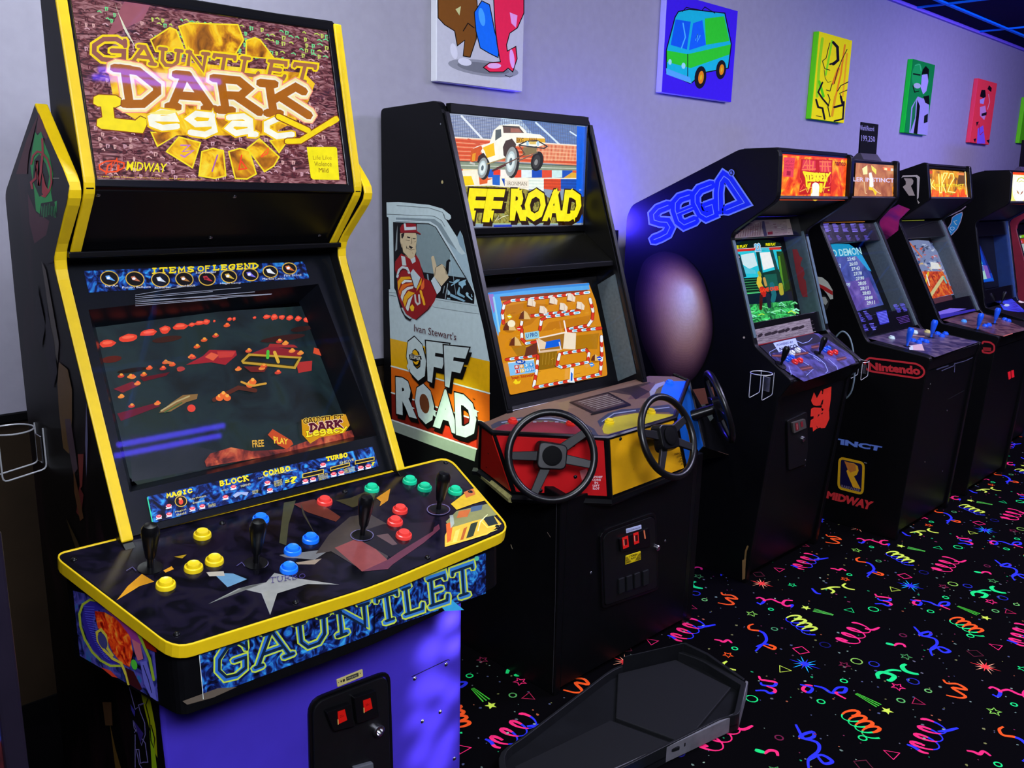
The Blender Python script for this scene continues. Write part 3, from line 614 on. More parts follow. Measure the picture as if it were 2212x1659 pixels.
for q in ([(1597,1195),(1707,1170),(1707,1190),(1597,1215)],[(1745,1160),(1845,1135),(1845,1150),(1745,1176)],[(1875,1125),(1975,1104),(1975,1120),(1875,1142)]): A.poly(q, '0a0808'); A.line(q, 4, 'd8b838', True)
A.poly([(1225,1308),(1250,1290),(1310,1290),(1300,1310),(1270,1302),(1240,1320)], '9aa8c8')
A.build()
g4 = [p+BZ[0]*.004 for p in O4]; MB().loft([p for p in g4], [p+BZ[0]*.003 for p in g4]).build('monitor_glass', GLASS, G)
# control panel
PC = plane((0,-.058,.305), (0,1.54,.95)); CPX = [(118,1200),(378,1400),(807,1266),(1100,1143),(968,990)]
def grow(pts, d):
    n = len(pts); out = []; c = sum((Vector(p) for p in pts), Vector((0,0)))/n
    for i in range(n):
        a = (Vector(pts[i])-Vector(pts[i-1])).normalized(); b = (Vector(pts[(i+1) % n])-Vector(pts[i])).normalized()
        q = (Vector((-a.y, a.x))+Vector((-b.y, b.x))).normalized()
        if q.dot(Vector(pts[i])-c) < 0: q = -q
        out.append(tuple(Vector(pts[i])+q*d/max(.5, q.dot(Vector((-a.y, a.x)) if Vector((-a.y, a.x)).dot(q) > 0 else -Vector((-a.y, a.x))))))
    return out
cpr = rnd(CPX, [24,40,60,26,24], 5)
CPN = plate('control_panel', cpr, PC, 0, BLK, G, back=.022, bev=0)
oA = [hit(x, y, PC) for x, y in grow(cpr, 4)]; iA = [hit(x, y, PC) for x, y in cpr]; n = PC[0]
MB().ring([p-n*.024 for p in oA], [p+n*.001 for p in oA], [p-n*.024 for p in iA], [p+n*.001 for p in iA]).build('edge_trim', YEL, CPN, bev=.002)
A = Art('panel_overlay', CPN, PC, ink('glossy_overlay', rough=.16, spec=.45, tex=.2), 0, 980, 1.957)
A.poly([(x*1.957, (y-980)*1.957) for x, y in grow(cpr, -2)], mottled('dark_overlay_print', ['050509','0a0912','141020','1a1620'], 18, 1.5, rough=.16))
for p, c in [([(880,637),(1010,570),(1105,592),(1142,683),(1172,592),(1300,552),(1435,555),(1255,528),(1160,505),(1125,545),(1040,562)],'8a8a84'),([(1142,683),(1112,590),(1140,575)],'8a8a80'),([(900,505),(985,508),(1045,532),(962,566)],'5c84a0'),([(872,503),(945,498),(950,518),(885,520)],'a8a090'),
    ([(1180,430),(1402,403),(1330,450),(1205,440)],'686868'),([(1250,462),(1360,445),(1330,470),(1260,470)],'8a7a68'),([(493,622),(540,562),(600,510),(652,543),(590,562)],'c88a20'),([(690,496),(725,478),(735,490),(700,505)],'c88a20'),([(735,438),(790,428),(770,445)],'9a7a18'),
    ([(1335,425),(1390,345),(1480,268),(1560,255),(1690,330),(1620,480),(1540,500),(1400,415)],'3c3432'),([(1415,400),(1530,352),(1650,462),(1640,490),(1530,500)],'80403e'),([(1530,500),(1640,490),(1660,470),(1790,380),(1860,320),(1855,300),(1640,450)],'5c2c3a'),([(1480,345),(1620,300),(1840,290),(1830,330),(1650,440)],'120c14'),([(1590,348),(1640,340),(1680,385),(1660,390)],'5a4444'),
    ([(1240,215),(1330,195),(1440,270),(1420,290),(1300,250)],'5a2a20'),([(1420,200),(1480,190),(1600,140),(1580,200),(1490,230)],'3a3420'),([(1590,190),(1650,150),(1640,200),(1605,225),(1610,205)],'b87a20'),([(1200,210),(1250,200),(1220,300),(1210,390),(1180,380)],'3a3a28'),([(1270,210),(1290,260),(1340,360),(1280,260)],'343026')]: A.poly(p, c)
for p, c in [([(1905,215),(1965,170),(2010,145),(2050,200),(2000,215),(1930,240)],'d8b020'),([(1960,165),(2000,150),(2010,175),(1970,190)],'c86a30'),([(1885,290),(1930,245),(2060,215),(2100,262),(2010,290),(1900,330)],'8a8a54'),([(1940,245),(1990,238),(1975,270),(1930,275)],'c8682c'),([(1990,228),(2040,218),(2035,240),(1990,250)],'4a6078'),
    ([(1895,320),(2010,285),(2090,268),(2120,300),(2060,345),(1880,398),(1880,350)],'e8b838'),([(1885,300),(1915,290),(1905,370),(1890,380)],'e06424'),([(1990,300),(2020,290),(2000,352),(1970,362)],'2c3824'),([(1925,330),(1945,320),(1930,375),(1912,380)],'e8d060'),([(1960,320),(1975,312),(1958,366),(1945,370)],'b85c20'),([(2040,275),(2085,265),(2105,300),(2065,310)],'202c28'),([(1900,265),(1915,262),(1920,300),(1905,320)],'a8b0a0')]: A.poly(p, c)
A.line([(2110,305),(2060,315),(2035,290),(2050,270)], 4, 'e8e060'); A.line([(2020,330),(2030,290),(2060,262)], 4, 'e0e0a0'); A.line([(1885,385),(1990,365),(2100,325)], 3, 'f0d850')
for (x, y) in [(637,485),(1085,467),(1530,349),(1853,240)]: A.ell(x, y, 50, 25, '605a80', 0, 24); A.ell(x, y, 46, 22, '08060a', 0, 24)
A.word('TURBO', [(1140,552),(1290,530),(1290,512),(1140,530)], 2.5, '3c3268')
A.line([(535,500),(560,485),(575,500)], 3, '4a4470'); A.line([(1000,480),(1022,465),(1035,482)], 3, '4a4470')
A.build()
PB = shift(PC, .001)
for col, pts, nm in [('e6c818', [(437,1158),(358,1266),(418,1229),(463,1214)], 'yellow'), ('1878ff', [(563,1124),(624,1231),(632,1192),(671,1167)], 'blue'), ('f04038', [(701,1086),(872,1159),(853,1130),(864,1104)], 'red'), ('18c890', [(803,1058),(885,1041),(917,1056),(983,1063)], 'green')]:
    for p in pts: push_button(G, p, PB, col, label=nm+' push button')
for p, ln in [((325,1227),(.03,-.02)),((553,1217),(.0,0)),((783,1157),(0,.0)),((947,1101),(0,.02))]: joystick(G, p, PB, lean=ln)
domes('panel_bolt', [(480,1130),(639,1301),(924,1204),(1075,1138),(1016,1063),(382,1370),(963,999),(160,1209),(745,1062)], PB, .006, BLKP, G)
# box below the panel
OB = [hit(x, y, PC) for x, y in rnd(grow(CPX, -9), [10,26,30,26,10], 4)]
MB().loft([Vector((p.x, p.y, .764)) for p in OB], [p-PC[0]*.02 for p in OB]).build('panel_box', BLK, G)
c5 = [hit(x, y, PC) for x, y in grow(CPX, -9)]
def wallpl(a, b): d = Vector((b.x-a.x, b.y-a.y, 0)); return plane(d.cross(Vector((0,0,1))), a)
FL_, FR_, FS_ = wallpl(c5[1], c5[2]), wallpl(c5[2], c5[3]), wallpl(c5[0], c5[1])
A = Art('front_print', G, FL_, PRINT, 0, 980, 1.957, off=.001)
A.poly([(838,822),(1578,598),(1578,760),(858,1035)], ROCK); A.poly([(770,1045),(920,990),(1000,985),(900,1030),(790,1060)], '5a5044')
A.word('GAUN', [(915,972),(1565,712),(1552,622),(905,818)], 21, '2c68b8', 'b8d040', 7, gap=.26); A.word('GAUN', [(922,962),(1560,722),(1552,632),(912,828)], 12, '0e2238', gap=.26)
A.line([(838,822),(858,1035)], 3, 'c8d0c8'); A.build()
A = Art('front_print', G, FR_, PRINT, 0, 980, 1.957, off=.001)
A.poly([(1582,597),(2052,418),(2052,590),(1582,758)], ROCK); A.poly([(1860,640),(1900,610),(1960,660),(1880,665)], '3aa8d8')
A.word('TLET', [(1600,722),(2005,585),(1995,462),(1585,606)], 20, '3a80c8', 'c8dc48', 7, gap=.24); A.word('TLET', [(1605,715),(2000,580),(1995,470),(1590,614)], 11, '102840', gap=.24)
A.ell(2013,442,10,10,'58c8a0'); A.build()
A = Art('side_print', G, FS_, PRINT, 100, 1280, 4.378, off=.001)
A.poly([(258,-20),(430,20),(850,330),(1020,440),(1050,800),(1065,1028),(780,862),(322,595)], mottled('violet_rock_print', ['0a0a18','28307a','5a50b0','2868a8'], 30, 2, rough=.4))
A.line([(500,80),(420,65),(350,110),(318,200),(330,320),(370,440),(440,560),(520,640),(610,690),(710,690)], 22, 'b8c838'); A.poly([(360,130),(420,80),(520,90),(560,150),(470,170),(440,300),(480,420),(560,560),(700,650),(690,680),(590,660),(450,540),(380,400),(345,250)], '34289a')
for i in range(22):
    t = i/21; a = (365+10*math.sin(t*3)+t*t*190, 130+t*470); b = (a[0]+95-40*t, a[1]+35-30*(1-t)); A.line([a, b], 6, '5a5ae0')
A.poly([(470,170),(560,180),(690,250),(800,380),(830,560),(800,700),(720,660),(640,560),(560,380),(500,330),(480,240)], mottled('red_scale_print', ['7a1208','d82810','ff5a18','ffa030'], 60, 1, rough=.35))
A.line([(640,590),(590,520),(575,400),(530,345),(490,370),(500,450),(560,540),(640,620),(720,660),(770,780),(790,860)], 24, 'd8c840'); A.ell(545,450,40,80,'40407a',-20)
A.poly([(560,150),(660,210),(860,330),(920,470),(860,560),(800,400),(700,270)], 'a03a90'); A.poly([(820,430),(900,480),(930,620),(880,640),(850,560)], 'c86a78'); A.line([(870,350),(930,480),(990,620),(1030,820)], 26, '9ab830')
A.poly([(900,650),(960,640),(1010,800),(1040,900),(1060,1020),(1000,980),(940,860)], '6868c8'); A.line([(930,680),(980,820),(1010,940)], 8, '202050'); A.ell(845,675,28,50,'50c838',-15)
A.poly([(760,700),(840,740),(920,900),(900,920),(800,860)], '3a1018'); A.poly([(530,700),(620,730),(690,800),(640,790)], 'e04028'); A.poly([(920,420),(1040,480),(1060,560),(960,520)], '8a1810')
A.build()
# pedestal
PUR = mat('purple_metal_panel', '4a38c8', .42, metal=.25, spec=.4, var=.25, scale=7, bump=.1)
MB().prism([(1.35,.02),(1.35,.766),(1.49,.766),(1.49,.02)], .504, 1.19).build('pedestal', PUR, G, bev=.012)
boxp('plinth', (.52, 1.37, 0), (1.175, 2.02, .02), BLKM, G)
A = Art('side_print', G, plx(.504), PRINT, 100, 1280, 4.378, off=.0015)
A.poly([(790,860),(1062,1030),(1250,2600),(850,2600)], '0a090d'); A.poly([(900,935),(985,975),(1045,1290),(1060,1560),(1020,1480),(990,1300),(950,1150)], 'a8b010')
A.poly([(985,1300),(1010,1280),(1060,1700),(1110,2400),(1060,2400),(1010,1700)], 'a0c818'); A.line([(970,1000),(950,1060),(985,1200),(1000,1400),(1025,1465),(1035,1380),(1000,1250)], 10, '10100c')
for l in ([(790,880),(850,1100),(940,1040),(880,1060),(900,1130),(940,1230),(945,1340),(910,1440),(830,1200),(840,1280),(930,1400)], [(845,1320),(860,1290),(900,1360),(945,1420),(970,1600),(930,1600),(900,1610),(885,1480),(860,1480),(890,1620),(940,1700)], [(850,1340),(850,1650)]): A.line(l, 7, '8a80c8')
A.poly([(805,1050),(850,1120),(845,1170),(815,1110)], '4038a8'); A.poly([(840,1210),(930,1330),(900,1420)], '3a2a80'); A.build()
# coin door
CD = ply(1.35); cz = dict(ox=600, oy=1280, sc=4.378)
door = rnd([(275,1010),(1050,720),(1120,2900),(330,3250)], [150,110,60,60], 5)
plate('coin_door_frame', door, CD, .006, BLKP, G, **cz, hole=[(p[0]*.93+48, p[1]*.93+85) for p in door])
d2 = plate('coin_door', [(p[0]*.915+58, p[1]*.915+108) for p in door], CD, .009, mat('door_black_metal', '0d0d0f', .38, spec=.35, var=.3), G, **cz)
CD2 = shift(CD, .009)
for q, l in ([[(430,1110),(660,1030),(700,1240),(500,1290)], [(565,1125),(632,1102),(655,1205),(570,1245)]], [[(690,975),(900,905),(930,1150),(720,1220)], [(805,1020),(875,995),(895,1095),(815,1135)]]):
    h_ = plate('reject_button', rnd(q, 18), CD2, .012, BLKP, d2, **cz)
    A = Art('price_insert', d2, shift(CD2, .0125), ink('lamp_lit_insert', emit=.55), 600, 1280, 4.378); A.poly(l, 'e01810')
    cx_, cy_ = sum(p[0] for p in l)/4, sum(p[1] for p in l)/4; A.text('25c', [(cx_-18,cy_+14),(cx_+20,cy_+2),(cx_+18,cy_-20),(cx_-20,cy_-8)], '500808'); A.line([(l[3][0],l[3][1]),(l[3][0]-2,l[3][1]-45)], 8, 'e8c070'); A.build()
p = hit(600+938/4.378, 1280+1298/4.378, CD2)
MB().lathe([(.0135,0),(.0135,.008),(.011,.010),(.0075,.010),(.007,.002),(.0001,.002)], p, (0,-1,0), 24).build('lock', CHR, d2, True)
p = hit(600+800/4.378, 1280+1640/4.378, CD2); plate('coin_return', [(700,1640),(880,1590),(890,1720),(720,1780)], CD2, .01, mat('grey_return_flap', '55585c', .4), d2, **cz)
t_ = plate('price_plate', rnd([(552,820),(798,720),(802,790),(560,893)], 10), CD, .003, mat('cream_label', 'cdbf78', .5), G, **cz)
A = Art('plate_print', t_, shift(CD, .003), PRINT, 600, 1280, 4.378); A.poly([(645,800),(760,755),(764,790),(648,835)], '3a3a30'); A.text('PRESS', [(660,820),(745,788),(743,775),(658,806)], 'c8c0a0'); A.poly([(612,822),(632,815),(634,838),(614,845)], '2a2018'); A.ell(598,838,7,10,'2a2a20'); A.ell(778,762,5,6,'2a2a20'); A.ell(573,850,4,5,'2a2a20'); A.build()
domes('screw', [(600+x/4.378, 1280+y/4.378) for x, y in [(1296,813),(1592,680),(1368,1217),(1536,1128),(1670,1570)]], CD, .005, CHR, G)
A = Art('panel_seam', G, CD, PRINT, 600, 1280, 4.378, off=.0008); A.line([(1265,795),(1610,632),(1622,640)], 6, '0a0818'); A.build()
# art on the left flank
A = Art('side_print', G, plx(.53), PRINT, 0, 300, 5.53, off=.0012)
A.poly([(470,-300),(600,0),(760,350),(840,560),(800,780),(700,1200),(640,1480),(560,1500),(420,1200),(340,700),(350,300)], '0b090d'); A.poly([(470,-310),(330,0),(200,420),(330,420),(350,180),(420,-100)], '5a1c22'); A.poly([(470,-310),(520,-200),(580,-20),(560,10),(500,-80),(440,-60)], '70262c'); A.poly([(340,650),(440,880),(600,980),(560,1150),(420,1250),(360,1000)], '5c2c3a')
A.poly([(400,100),(430,-80),(460,-40),(500,-90),(545,60),(600,200),(645,420),(620,640),(640,760),(690,740),(680,940),(640,930),(600,760),(570,930),(520,760),(490,900),(440,860),(420,640),(370,300)], '28b858'); A.poly([(420,250),(480,180),(560,300),(600,450),(570,650),(480,690),(400,500)], '061a0c'); A.poly([(500,770),(660,740),(690,930),(480,930)], '08180e')
for i in range(9): A.line([(505+i*20,770+rg.random()*40),(512+i*20,900+rg.random()*40)], 6, '30b060')
A.line([(385,300),(410,200),(460,150),(520,165),(580,240),(620,360),(628,520),(600,620),(550,690),(520,680)], 22, 'c8323c'); A.line([(400,590),(385,520),(440,470),(455,260),(475,560),(500,400),(525,150),(520,0)], 26, 'c8323c'); A.poly([(520,400),(560,560),(600,620),(545,690),(515,640)], 'c8323c')
A.line([(650,470),(720,470)], 8, 'c8c0b0'); A.build()
A = Art('side_print', G, plx(.53), PRINT, 0, 300, 1.5875, off=.0016)
for p, c in [([(145,420),(160,450),(180,560),(205,700),(200,770),(185,700),(160,520)],'6a625c'),([(205,765),(235,790),(250,860),(250,960),(240,1080),(220,1060),(205,930),(200,840)],'7a5c34'),([(225,960),(245,960),(270,1130),(255,1150),(235,1040)],'5a4650'),([(270,1080),(290,1080),(285,1190),(278,1200)],'8a3a34'),([(275,1190),(265,1280),(280,1300),(290,1220)],'702a2a'),([(255,1130),(275,1220),(290,1300),(278,1310),(258,1210)],'6a4428'),([(130,500),(120,640),(145,720),(160,640)],'18121c'),([(160,560),(190,700),(200,800),(185,860),(160,740)],'181020'),([(230,1300),(270,1380),(285,1420),(270,1425)],'4a3a20'),([(300,900),(305,1030),(300,1160),(296,1040)],'7a78a0'),
    ([(335,1640),(355,1640),(372,1820),(362,1830)],'6a4e20'),([(355,1930),(385,1930),(390,2010),(365,2010)],'6a4a30'),([(380,2000),(400,2090),(420,2160),(400,2160)],'7a5a28')]: A.poly(p, c)
A.build()
# ------------------------------------------------------------------ off-road racing cabinet
O = thing('arcade_cabinet', (2.235, 2.1, 0), 'black three-player driving arcade cabinet with OFF ROAD side art and three black steering wheels', 'arcade machine', 'arcade machines along the wall')
fe = [(2.246,1.849), (1.919,.894)]
op = rnd([(2.576,.0),(2.576,1.843)]+[(2.262,1.856),(1.919,.894),(1.90,.72),(1.675,.68),(1.675,0)], [0,.02,.03,0,0,0,0])
for x in (1.869, 2.572):
    s_ = MB().prism(op, x, x+.028).build('side_panel', BLK if x < 2 else BLKP, O, bev=.003)
    e = offs([(2.238,1.82),(1.921,.90)], -.003); MB().prism(e+[(1.925,.902),(2.242,1.82)], x+.005, x+.023).build('edge_trim', BLKP, s_, bev=.001)
boxp('back_panel', (1.897, 2.55, .02), (2.572, 2.57, 1.83), BLKM, O)
boxp('top_panel', (1.897, 2.25, 1.825), (2.572, 2.56, 1.84), BLK, O)
boxp('marquee_frame', (1.897, 2.235, 1.817), (2.572, 2.26, 1.848), BLK, O); boxp('marquee_frame', (1.897, 2.232, 1.428), (2.572, 2.26, 1.452), BLKP, O)
boxp('marquee_clip', (2.566, 2.238, 1.452), (2.571, 2.248, 1.818), CHR, O, bev=.0005)
A = Art('marquee', O, ply(2.25), LIT, 800, 200, 3.318)
A.poly([(515,145),(1540,240),(1530,958),(690,972)], '8fa0b8'); A.poly([(520,146),(1000,185),(980,330),(560,300)], 'a8b4d0'); A.poly([(1000,185),(1476,238),(1476,372),(1100,345)], '6f8fc8'); A.poly([(940,180),(1080,195),(1190,330),(900,310)], 'c8e0f8')
for i in range(16): A.line([(545,158+i*10.5),(1476,238+i*9)], 3.4, ['5a6488','4a62a0'][i % 2], up=False)
for i in range(58): A.line([(560+i*16,158+i*1.35),(566+i*16,322+i*.9)], 3.2, '5f6c92', up=False)
A.line([(652,168),(800,330)], 14, 'e8f0fa'); A.line([(1185,215),(1352,370)], 13, 'd8ecff'); A.line([(1430,280),(1476,310)], 10, 'd8ecff')
A.poly([(520,146),(563,151),(566,320),(540,250)], 'f03018'); A.poly([(562,318),(900,345),(1476,378),(1476,525),(1200,500),(600,490)], 'e46038')
for i in range(11): A.line([(572,326+i*15),(1476,384+i*13)], 4, ['ffb890','c84020'][i % 2], up=False)
for i in range(30): A.line([(1180+i*10,370+i*.5),(1186+i*10,490)], 3, 'ffe0b0', up=False)
A.line([(562,318),(1476,378)], 8, 'fff0e0'); A.line([(700,335),(780,372)], 14, 'd85a38'); A.poly([(596,488),(1476,522),(1476,560),(612,545)], '8c9a84'); A.line([(600,492),(1476,526)], 6, '505a50'); A.line([(615,520),(1476,545)], 5, 'd8e0d0')
bw = ['f04020','fff8f0','1a58c8']
for i, (x0, x1) in enumerate([(622,660),(660,770),(770,830),(830,880),(880,930),(930,1030),(1030,1080),(1080,1155),(1155,1228),(1228,1298),(1298,1372),(1372,1446),(1446,1476)]):
    A.poly([(x0,548+(x0-620)*.012),(x1,548+(x1-620)*.012),(x1,606),(x0,612)], ['f04020','ffe8a0','fff8e8','2060d0','f04020','fff8f0','f05030','e8f8ff','1850c0','e85030','d0f0f0','1c54c0','e86030'][i])
for i, (x0, x1) in enumerate([(830,880),(880,960),(960,1132),(1132,1240),(1240,1362),(1362,1476)]):
    A.poly([(x0,612),(x1,614),(x1,705),(x0,690)], ['e85020','2058c0','fff8e8','f4fff4','e85028','1c54c0'][i])
    for k in range(3): A.line([(x0,632+k*22),(x1,634+k*22)], 4, ['a83010','103a90','d8d0c0','c8e0d8','b03818','123a8c'][i], up=False)
A.line([(622,610),(1476,616)], 7, 'fff8e0'); A.poly([(640,560),(760,552),(800,640),(930,600),(970,700),(640,690)], 'fff8e0'); A.poly([(636,600),(720,598),(742,660),(650,672)], 'ffd810'); A.poly([(770,560),(840,600),(835,650),(780,660)], 'e8642a'); A.poly([(870,590),(925,590),(925,665),(872,660)], '2468d0')
A.poly([(1380,612),(1440,572),(1476,578),(1476,612)], 'e8b038'); A.poly([(1476,240),(1536,245),(1530,932),(1470,935)], '0a62e8')
A.poly([(645,672),(860,668),(1100,690),(1300,760),(1474,790),(1472,936),(700,942)], mottled('backlit_dirt_print', ['4a4a20','8a8438','b8a848','98b070'], 40, 2, emit=.9)); A.line([(700,940),(1472,938)], 6, 'a8c8a0'); A.poly([(880,950),(1010,946),(1010,962),(880,966)], '2038c0')
A.poly([(970,628),(1130,632),(1132,672),(970,666)], 'f4ead8'); A.text('IRONMAN', [(980,664),(1118,668),(1116,640),(980,636)], '8a8070')
# jumping truck
A.poly([(862,330),(880,270),(920,235),(1000,226),(1060,230),(1100,262),(1120,292),(1210,300),(1246,325),(1248,372),(1180,395),(1050,380),(1010,400),(960,470),(830,512),(815,480),(790,420),(720,440),(718,410),(760,385),(850,362)], 'fffdf0')
A.poly([(718,408),(790,380),(800,400),(770,450),(760,490),(712,500)], 'd85a1c'); A.poly([(712,495),(745,505),(745,520),(706,508)], 'c8c8c0'); A.poly([(800,395),(880,360),(890,450),(830,470),(815,420)], 'ffc810'); A.poly([(728,440),(752,430),(745,490),(722,492)], 'f0a020')
A.poly([(893,268),(932,262),(935,315),(890,345)], '5a6468'); A.poly([(945,240),(1062,246),(1098,290),(950,290)], '685048'); A.line([(945,240),(1062,246)], 7, '303030'); A.poly([(1000,255),(1060,258),(1080,285),(1000,285)], 'a86a5a'); A.line([(935,262),(945,300)], 8, 'fffff0')
A.poly([(945,390),(965,345),(1010,330),(1040,370),(1035,400),(980,480),(950,450)], '4a3a34'); A.poly([(760,500),(770,455),(805,430),(835,470),(830,520)], '3a2a26')
for x, y, rx, ry, rr in [(800,540,38,78,8),(1003,495,46,112,6)]:
    A.ell(x+14, y+8, rx, ry, '2a2826', rr); A.ell(x, y, rx*.92, ry*.96, '9aa0a0', rr, 20); A.ell(x-2, y, rx*.66, ry*.68, 'c8dce0', rr, 20); A.ell(x-2, y, rx*.5, ry*.52, 'e8f4f4', rr); A.ell(x-2, y, rx*.25, ry*.25, '607078', rr)
A.ell(1190,492,44,72,'22201e',12,20); A.ell(1185,495,26,50,'3c3c3c',12); A.ell(1182,500,12,22,'909090',12)
A.poly([(1040,322),(1246,330),(1248,360),(1180,352),(1040,362)], 'e8b020'); A.text('BKG', [(1042,360),(1090,362),(1092,325),(1042,322)], '7a4a08', .02); A.text('AAAA', [(1130,345),(1190,348),(1190,325),(1130,322)], '8a4a08', .02)
A.poly([(1090,392),(1190,385),(1185,430),(1100,455),(1085,440)], '8a7850'); A.line([(1060,375),(1110,350),(1190,345),(1262,385),(1240,400),(1060,378)], 9, '30343a'); A.ell(1120,365,9,18,'a8d0e8'); A.ell(1195,365,9,18,'b8dcf0'); A.poly([(1132,350),(1182,352),(1180,372),(1134,370)], 'e8c868')
A.line([(1060,380),(1100,440),(1030,480),(900,540)], 8, '6a4a3a'); A.line([(1190,430),(1100,470),(1050,490)], 8, '786858'); A.line([(870,560),(960,520)], 14, '5a3030'); A.line([(830,512),(960,470)], 8, 'b09860')
def jag(q, t, c, sh, off):                   # brush lettering with torn edges
    bl, br, tr, tl = q
    A.text(t, [(x+14, y+22) for x, y in q], sh, off+.03); A.text(t, q, c, off, sh, .035)
jag([(688,910),(905,915),(945,708),(715,700)], 'FF', 'ffee10', '2a1400', .05); jag([(1000,905),(1480,912),(1512,712),(1010,700)], 'ROAD', 'fff218', '2a1400', .05)
for x, y in [(720,905),(850,905),(1010,895),(1090,900),(1270,900),(1370,905),(1440,905)]: A.poly([(x-14,y-60),(x+30,y-60),(x+16,y+22),(x+4,y-12),(x-12,y+14)], 'fff218')
for x, y in [(790,705),(930,712),(1060,692),(1180,702),(1330,700),(1440,702)]: A.poly([(x-40,y+22),(x+2,y-18),(x,y+10),(x+22,y+2),(x+8,y+34)], 'ffee20')
A.line([(890,918),(912,880),(905,912),(940,890),(980,878)], 4, 'f0f0d0'); A.text('tm', [(1488,702),(1502,703),(1502,690),(1488,690)], 'd0e8ff'); A.build()
slab('canopy_panel', 1.897, 2.572, (2.242,1.430), (2.085,1.327), .014, mat('glossy_black_canopy', '0a0a08', .22, spec=.5, var=.2), O)
slab('canopy_lip', 1.897, 2.572, (2.085,1.327), (2.082,1.309), .012, BLKP, O)
boxp('monitor_hood', (1.897, 2.09, 1.309), (2.572, 2.30, 1.318), BLKP, O)
OF = plyz(fe[0], fe[1])
for x0, x1 in ((1.898, 1.904), (2.566, 2.571)):
    n = Vector((OF[0].y, OF[0].z)); a, b = Vector(fe[0]), Vector(fe[1])
    def at(z, d): t = (z-a.y)/(b.y-a.y); p = a+(b-a)*t+n*d; return (p.x, p.y)
    MB().prism([at(1.285,-.022), at(.925,-.022), at(.905,-.153), at(1.26,-.153)], x0, x1).build('inner_board', GRYP, O)
OC = shift(OF, -.105)
OB_ = shift(OF, -.112); n = Vector((OF[0].y, OF[0].z))
mb = MB(); ob = [hit(x, y, OB_) for x, y in [(1040,610),(1300,585),(1345,815),(1090,885)]]; ib = [hit(x, y, shift(OF, -.107)) for x, y in rnd([(1052,631),(1269,607),(1301,700),(1313,809),(1105,855),(1077,747)], 5)]
slab('monitor_surround', 1.897, 2.572, at(1.30,-.113), at(.885,-.113), .01, BLKP, O)
A = Art('screen', O, OC, CRT, 800, 600, 2.592, off=0)
A.poly(rnd([(657,86),(940,52),(1222,27),(1262,130),(1295,280),(1315,420),(1328,548),(1050,600),(782,657),(745,500),(705,300)], [14,0,14,0,0,0,14,0,14,0,0]), 'dc8e18')
A.poly([(705,102),(1215,66),(1225,90),(720,130)], '8a4020'); A.poly([(660,86),(1222,28),(1228,66),(725,106),(745,180),(715,330),(690,240)], '58aef4'); A.line([(663,90),(940,58),(1220,36)], 14, '3a90e8'); A.poly([(660,92),(688,90),(705,170),(690,200)], '9a78d0'); A.line([(690,110),(722,300)], 10, '98d8f8')
for p, c in [([(745,160),(870,140),(1000,150),(900,260),(790,300)],'c87c10'),([(1000,250),(1230,210),(1220,262),(960,300)],'c87c14'),([(930,420),(1045,400),(1050,500),(935,520)],'946a10'),([(1100,330),(1280,310),(1270,400),(1100,400)],'b87c10'),([(900,560),(940,520),(1280,470),(1280,540),(920,610)],'eaa020'),([(790,390),(920,370),(930,430),(830,450)],'b07a18')]: A.poly(p, c)
for i in range(26): x, y = rg.uniform(760,1260), rg.uniform(130,600); A.line([(x,y),(x+rg.uniform(10,30),y-rg.uniform(0,8))], 3, rg.choice(['b87010','eaa828','a8660c']), up=False)
def cand(pts, w=15):
    P = [Vector(p) for p in pts]; A.line(pts, w+5, '6a1a10')
    i = 0
    for a, b in zip(P, P[1:]):
        L_ = (b-a).length; m_ = max(1, int(L_/24)); st = abs((b-a).y) > abs((b-a).x)
        for k in range(m_):
            q0, q1 = a+(b-a)*k/m_, a+(b-a)*(k+1)/m_; i += 1
            if i % 2: A.line([q0, q1], w, 'e03a22')
            else:
                A.line([q0, q1], w, 'f8fcff')
                if not st: A.line([q0.lerp(q1,.15), q0.lerp(q1,.85)], w*.5, '68c8f4')
cand([(745,255),(738,200),(750,145),(790,128),(1000,108),(1222,82)]); cand([(838,290),(848,235),(870,218),(1000,202),(1170,184)]); cand([(945,292),(955,236),(985,220),(1165,196)]); cand([(1088,292),(1215,268),(1238,235),(1242,190),(1225,120)]); cand([(1105,302),(1285,284)])
cand([(755,460),(930,436)]); cand([(932,440),(925,520),(908,610)]); cand([(915,615),(1050,590),(1180,565),(1280,540),(1288,440),(1286,330)]); cand([(1052,428),(1200,405),(1215,425),(1208,475),(1060,504),(1035,492),(1050,430)]); cand([(838,290),(838,345),(862,370),(920,362)])
for x, y in [(890,140),(1012,128),(1112,112),(955,182),(1068,165),(1163,158)]: A.poly([(x-24,y+26),(x-22,y-10),(x-2,y-22),(x+4,y+26)], '8a4a20'); A.poly([(x-20,y+16),(x-16,y-22),(x+8,y-18),(x+26,y+2),(x+22,y+26)], 'f4e4d0'); A.line([(x+6,y-14),(x+8,y+20)], 3, 'd8b8a8')
for x, y, s in [(768,275,38),(852,215,34),(800,362,36),(1248,452,26)]: A.ell(x, y+8, s, s*.75, 'b87410'); A.poly([(x-s,y+s*.6),(x-s*.5,y-s*.6),(x,y-s*.8),(x+s*.5,y-s*.4),(x+s,y+s*.6)], 'e8c078'); A.poly([(x-s,y+s*.6),(x-s*.6,y-s*.4),(x-s*.1,y-s*.8),(x-s*.1,y+s*.6)], '6a3018')
A.ell(778,260,22,20,'fff4d0'); A.poly([(852,312),(930,300),(935,340),(858,352)], '98d4e8'); A.text('U PRO', [(862,340),(925,330),(922,308),(860,318)], '1848a0', .02)
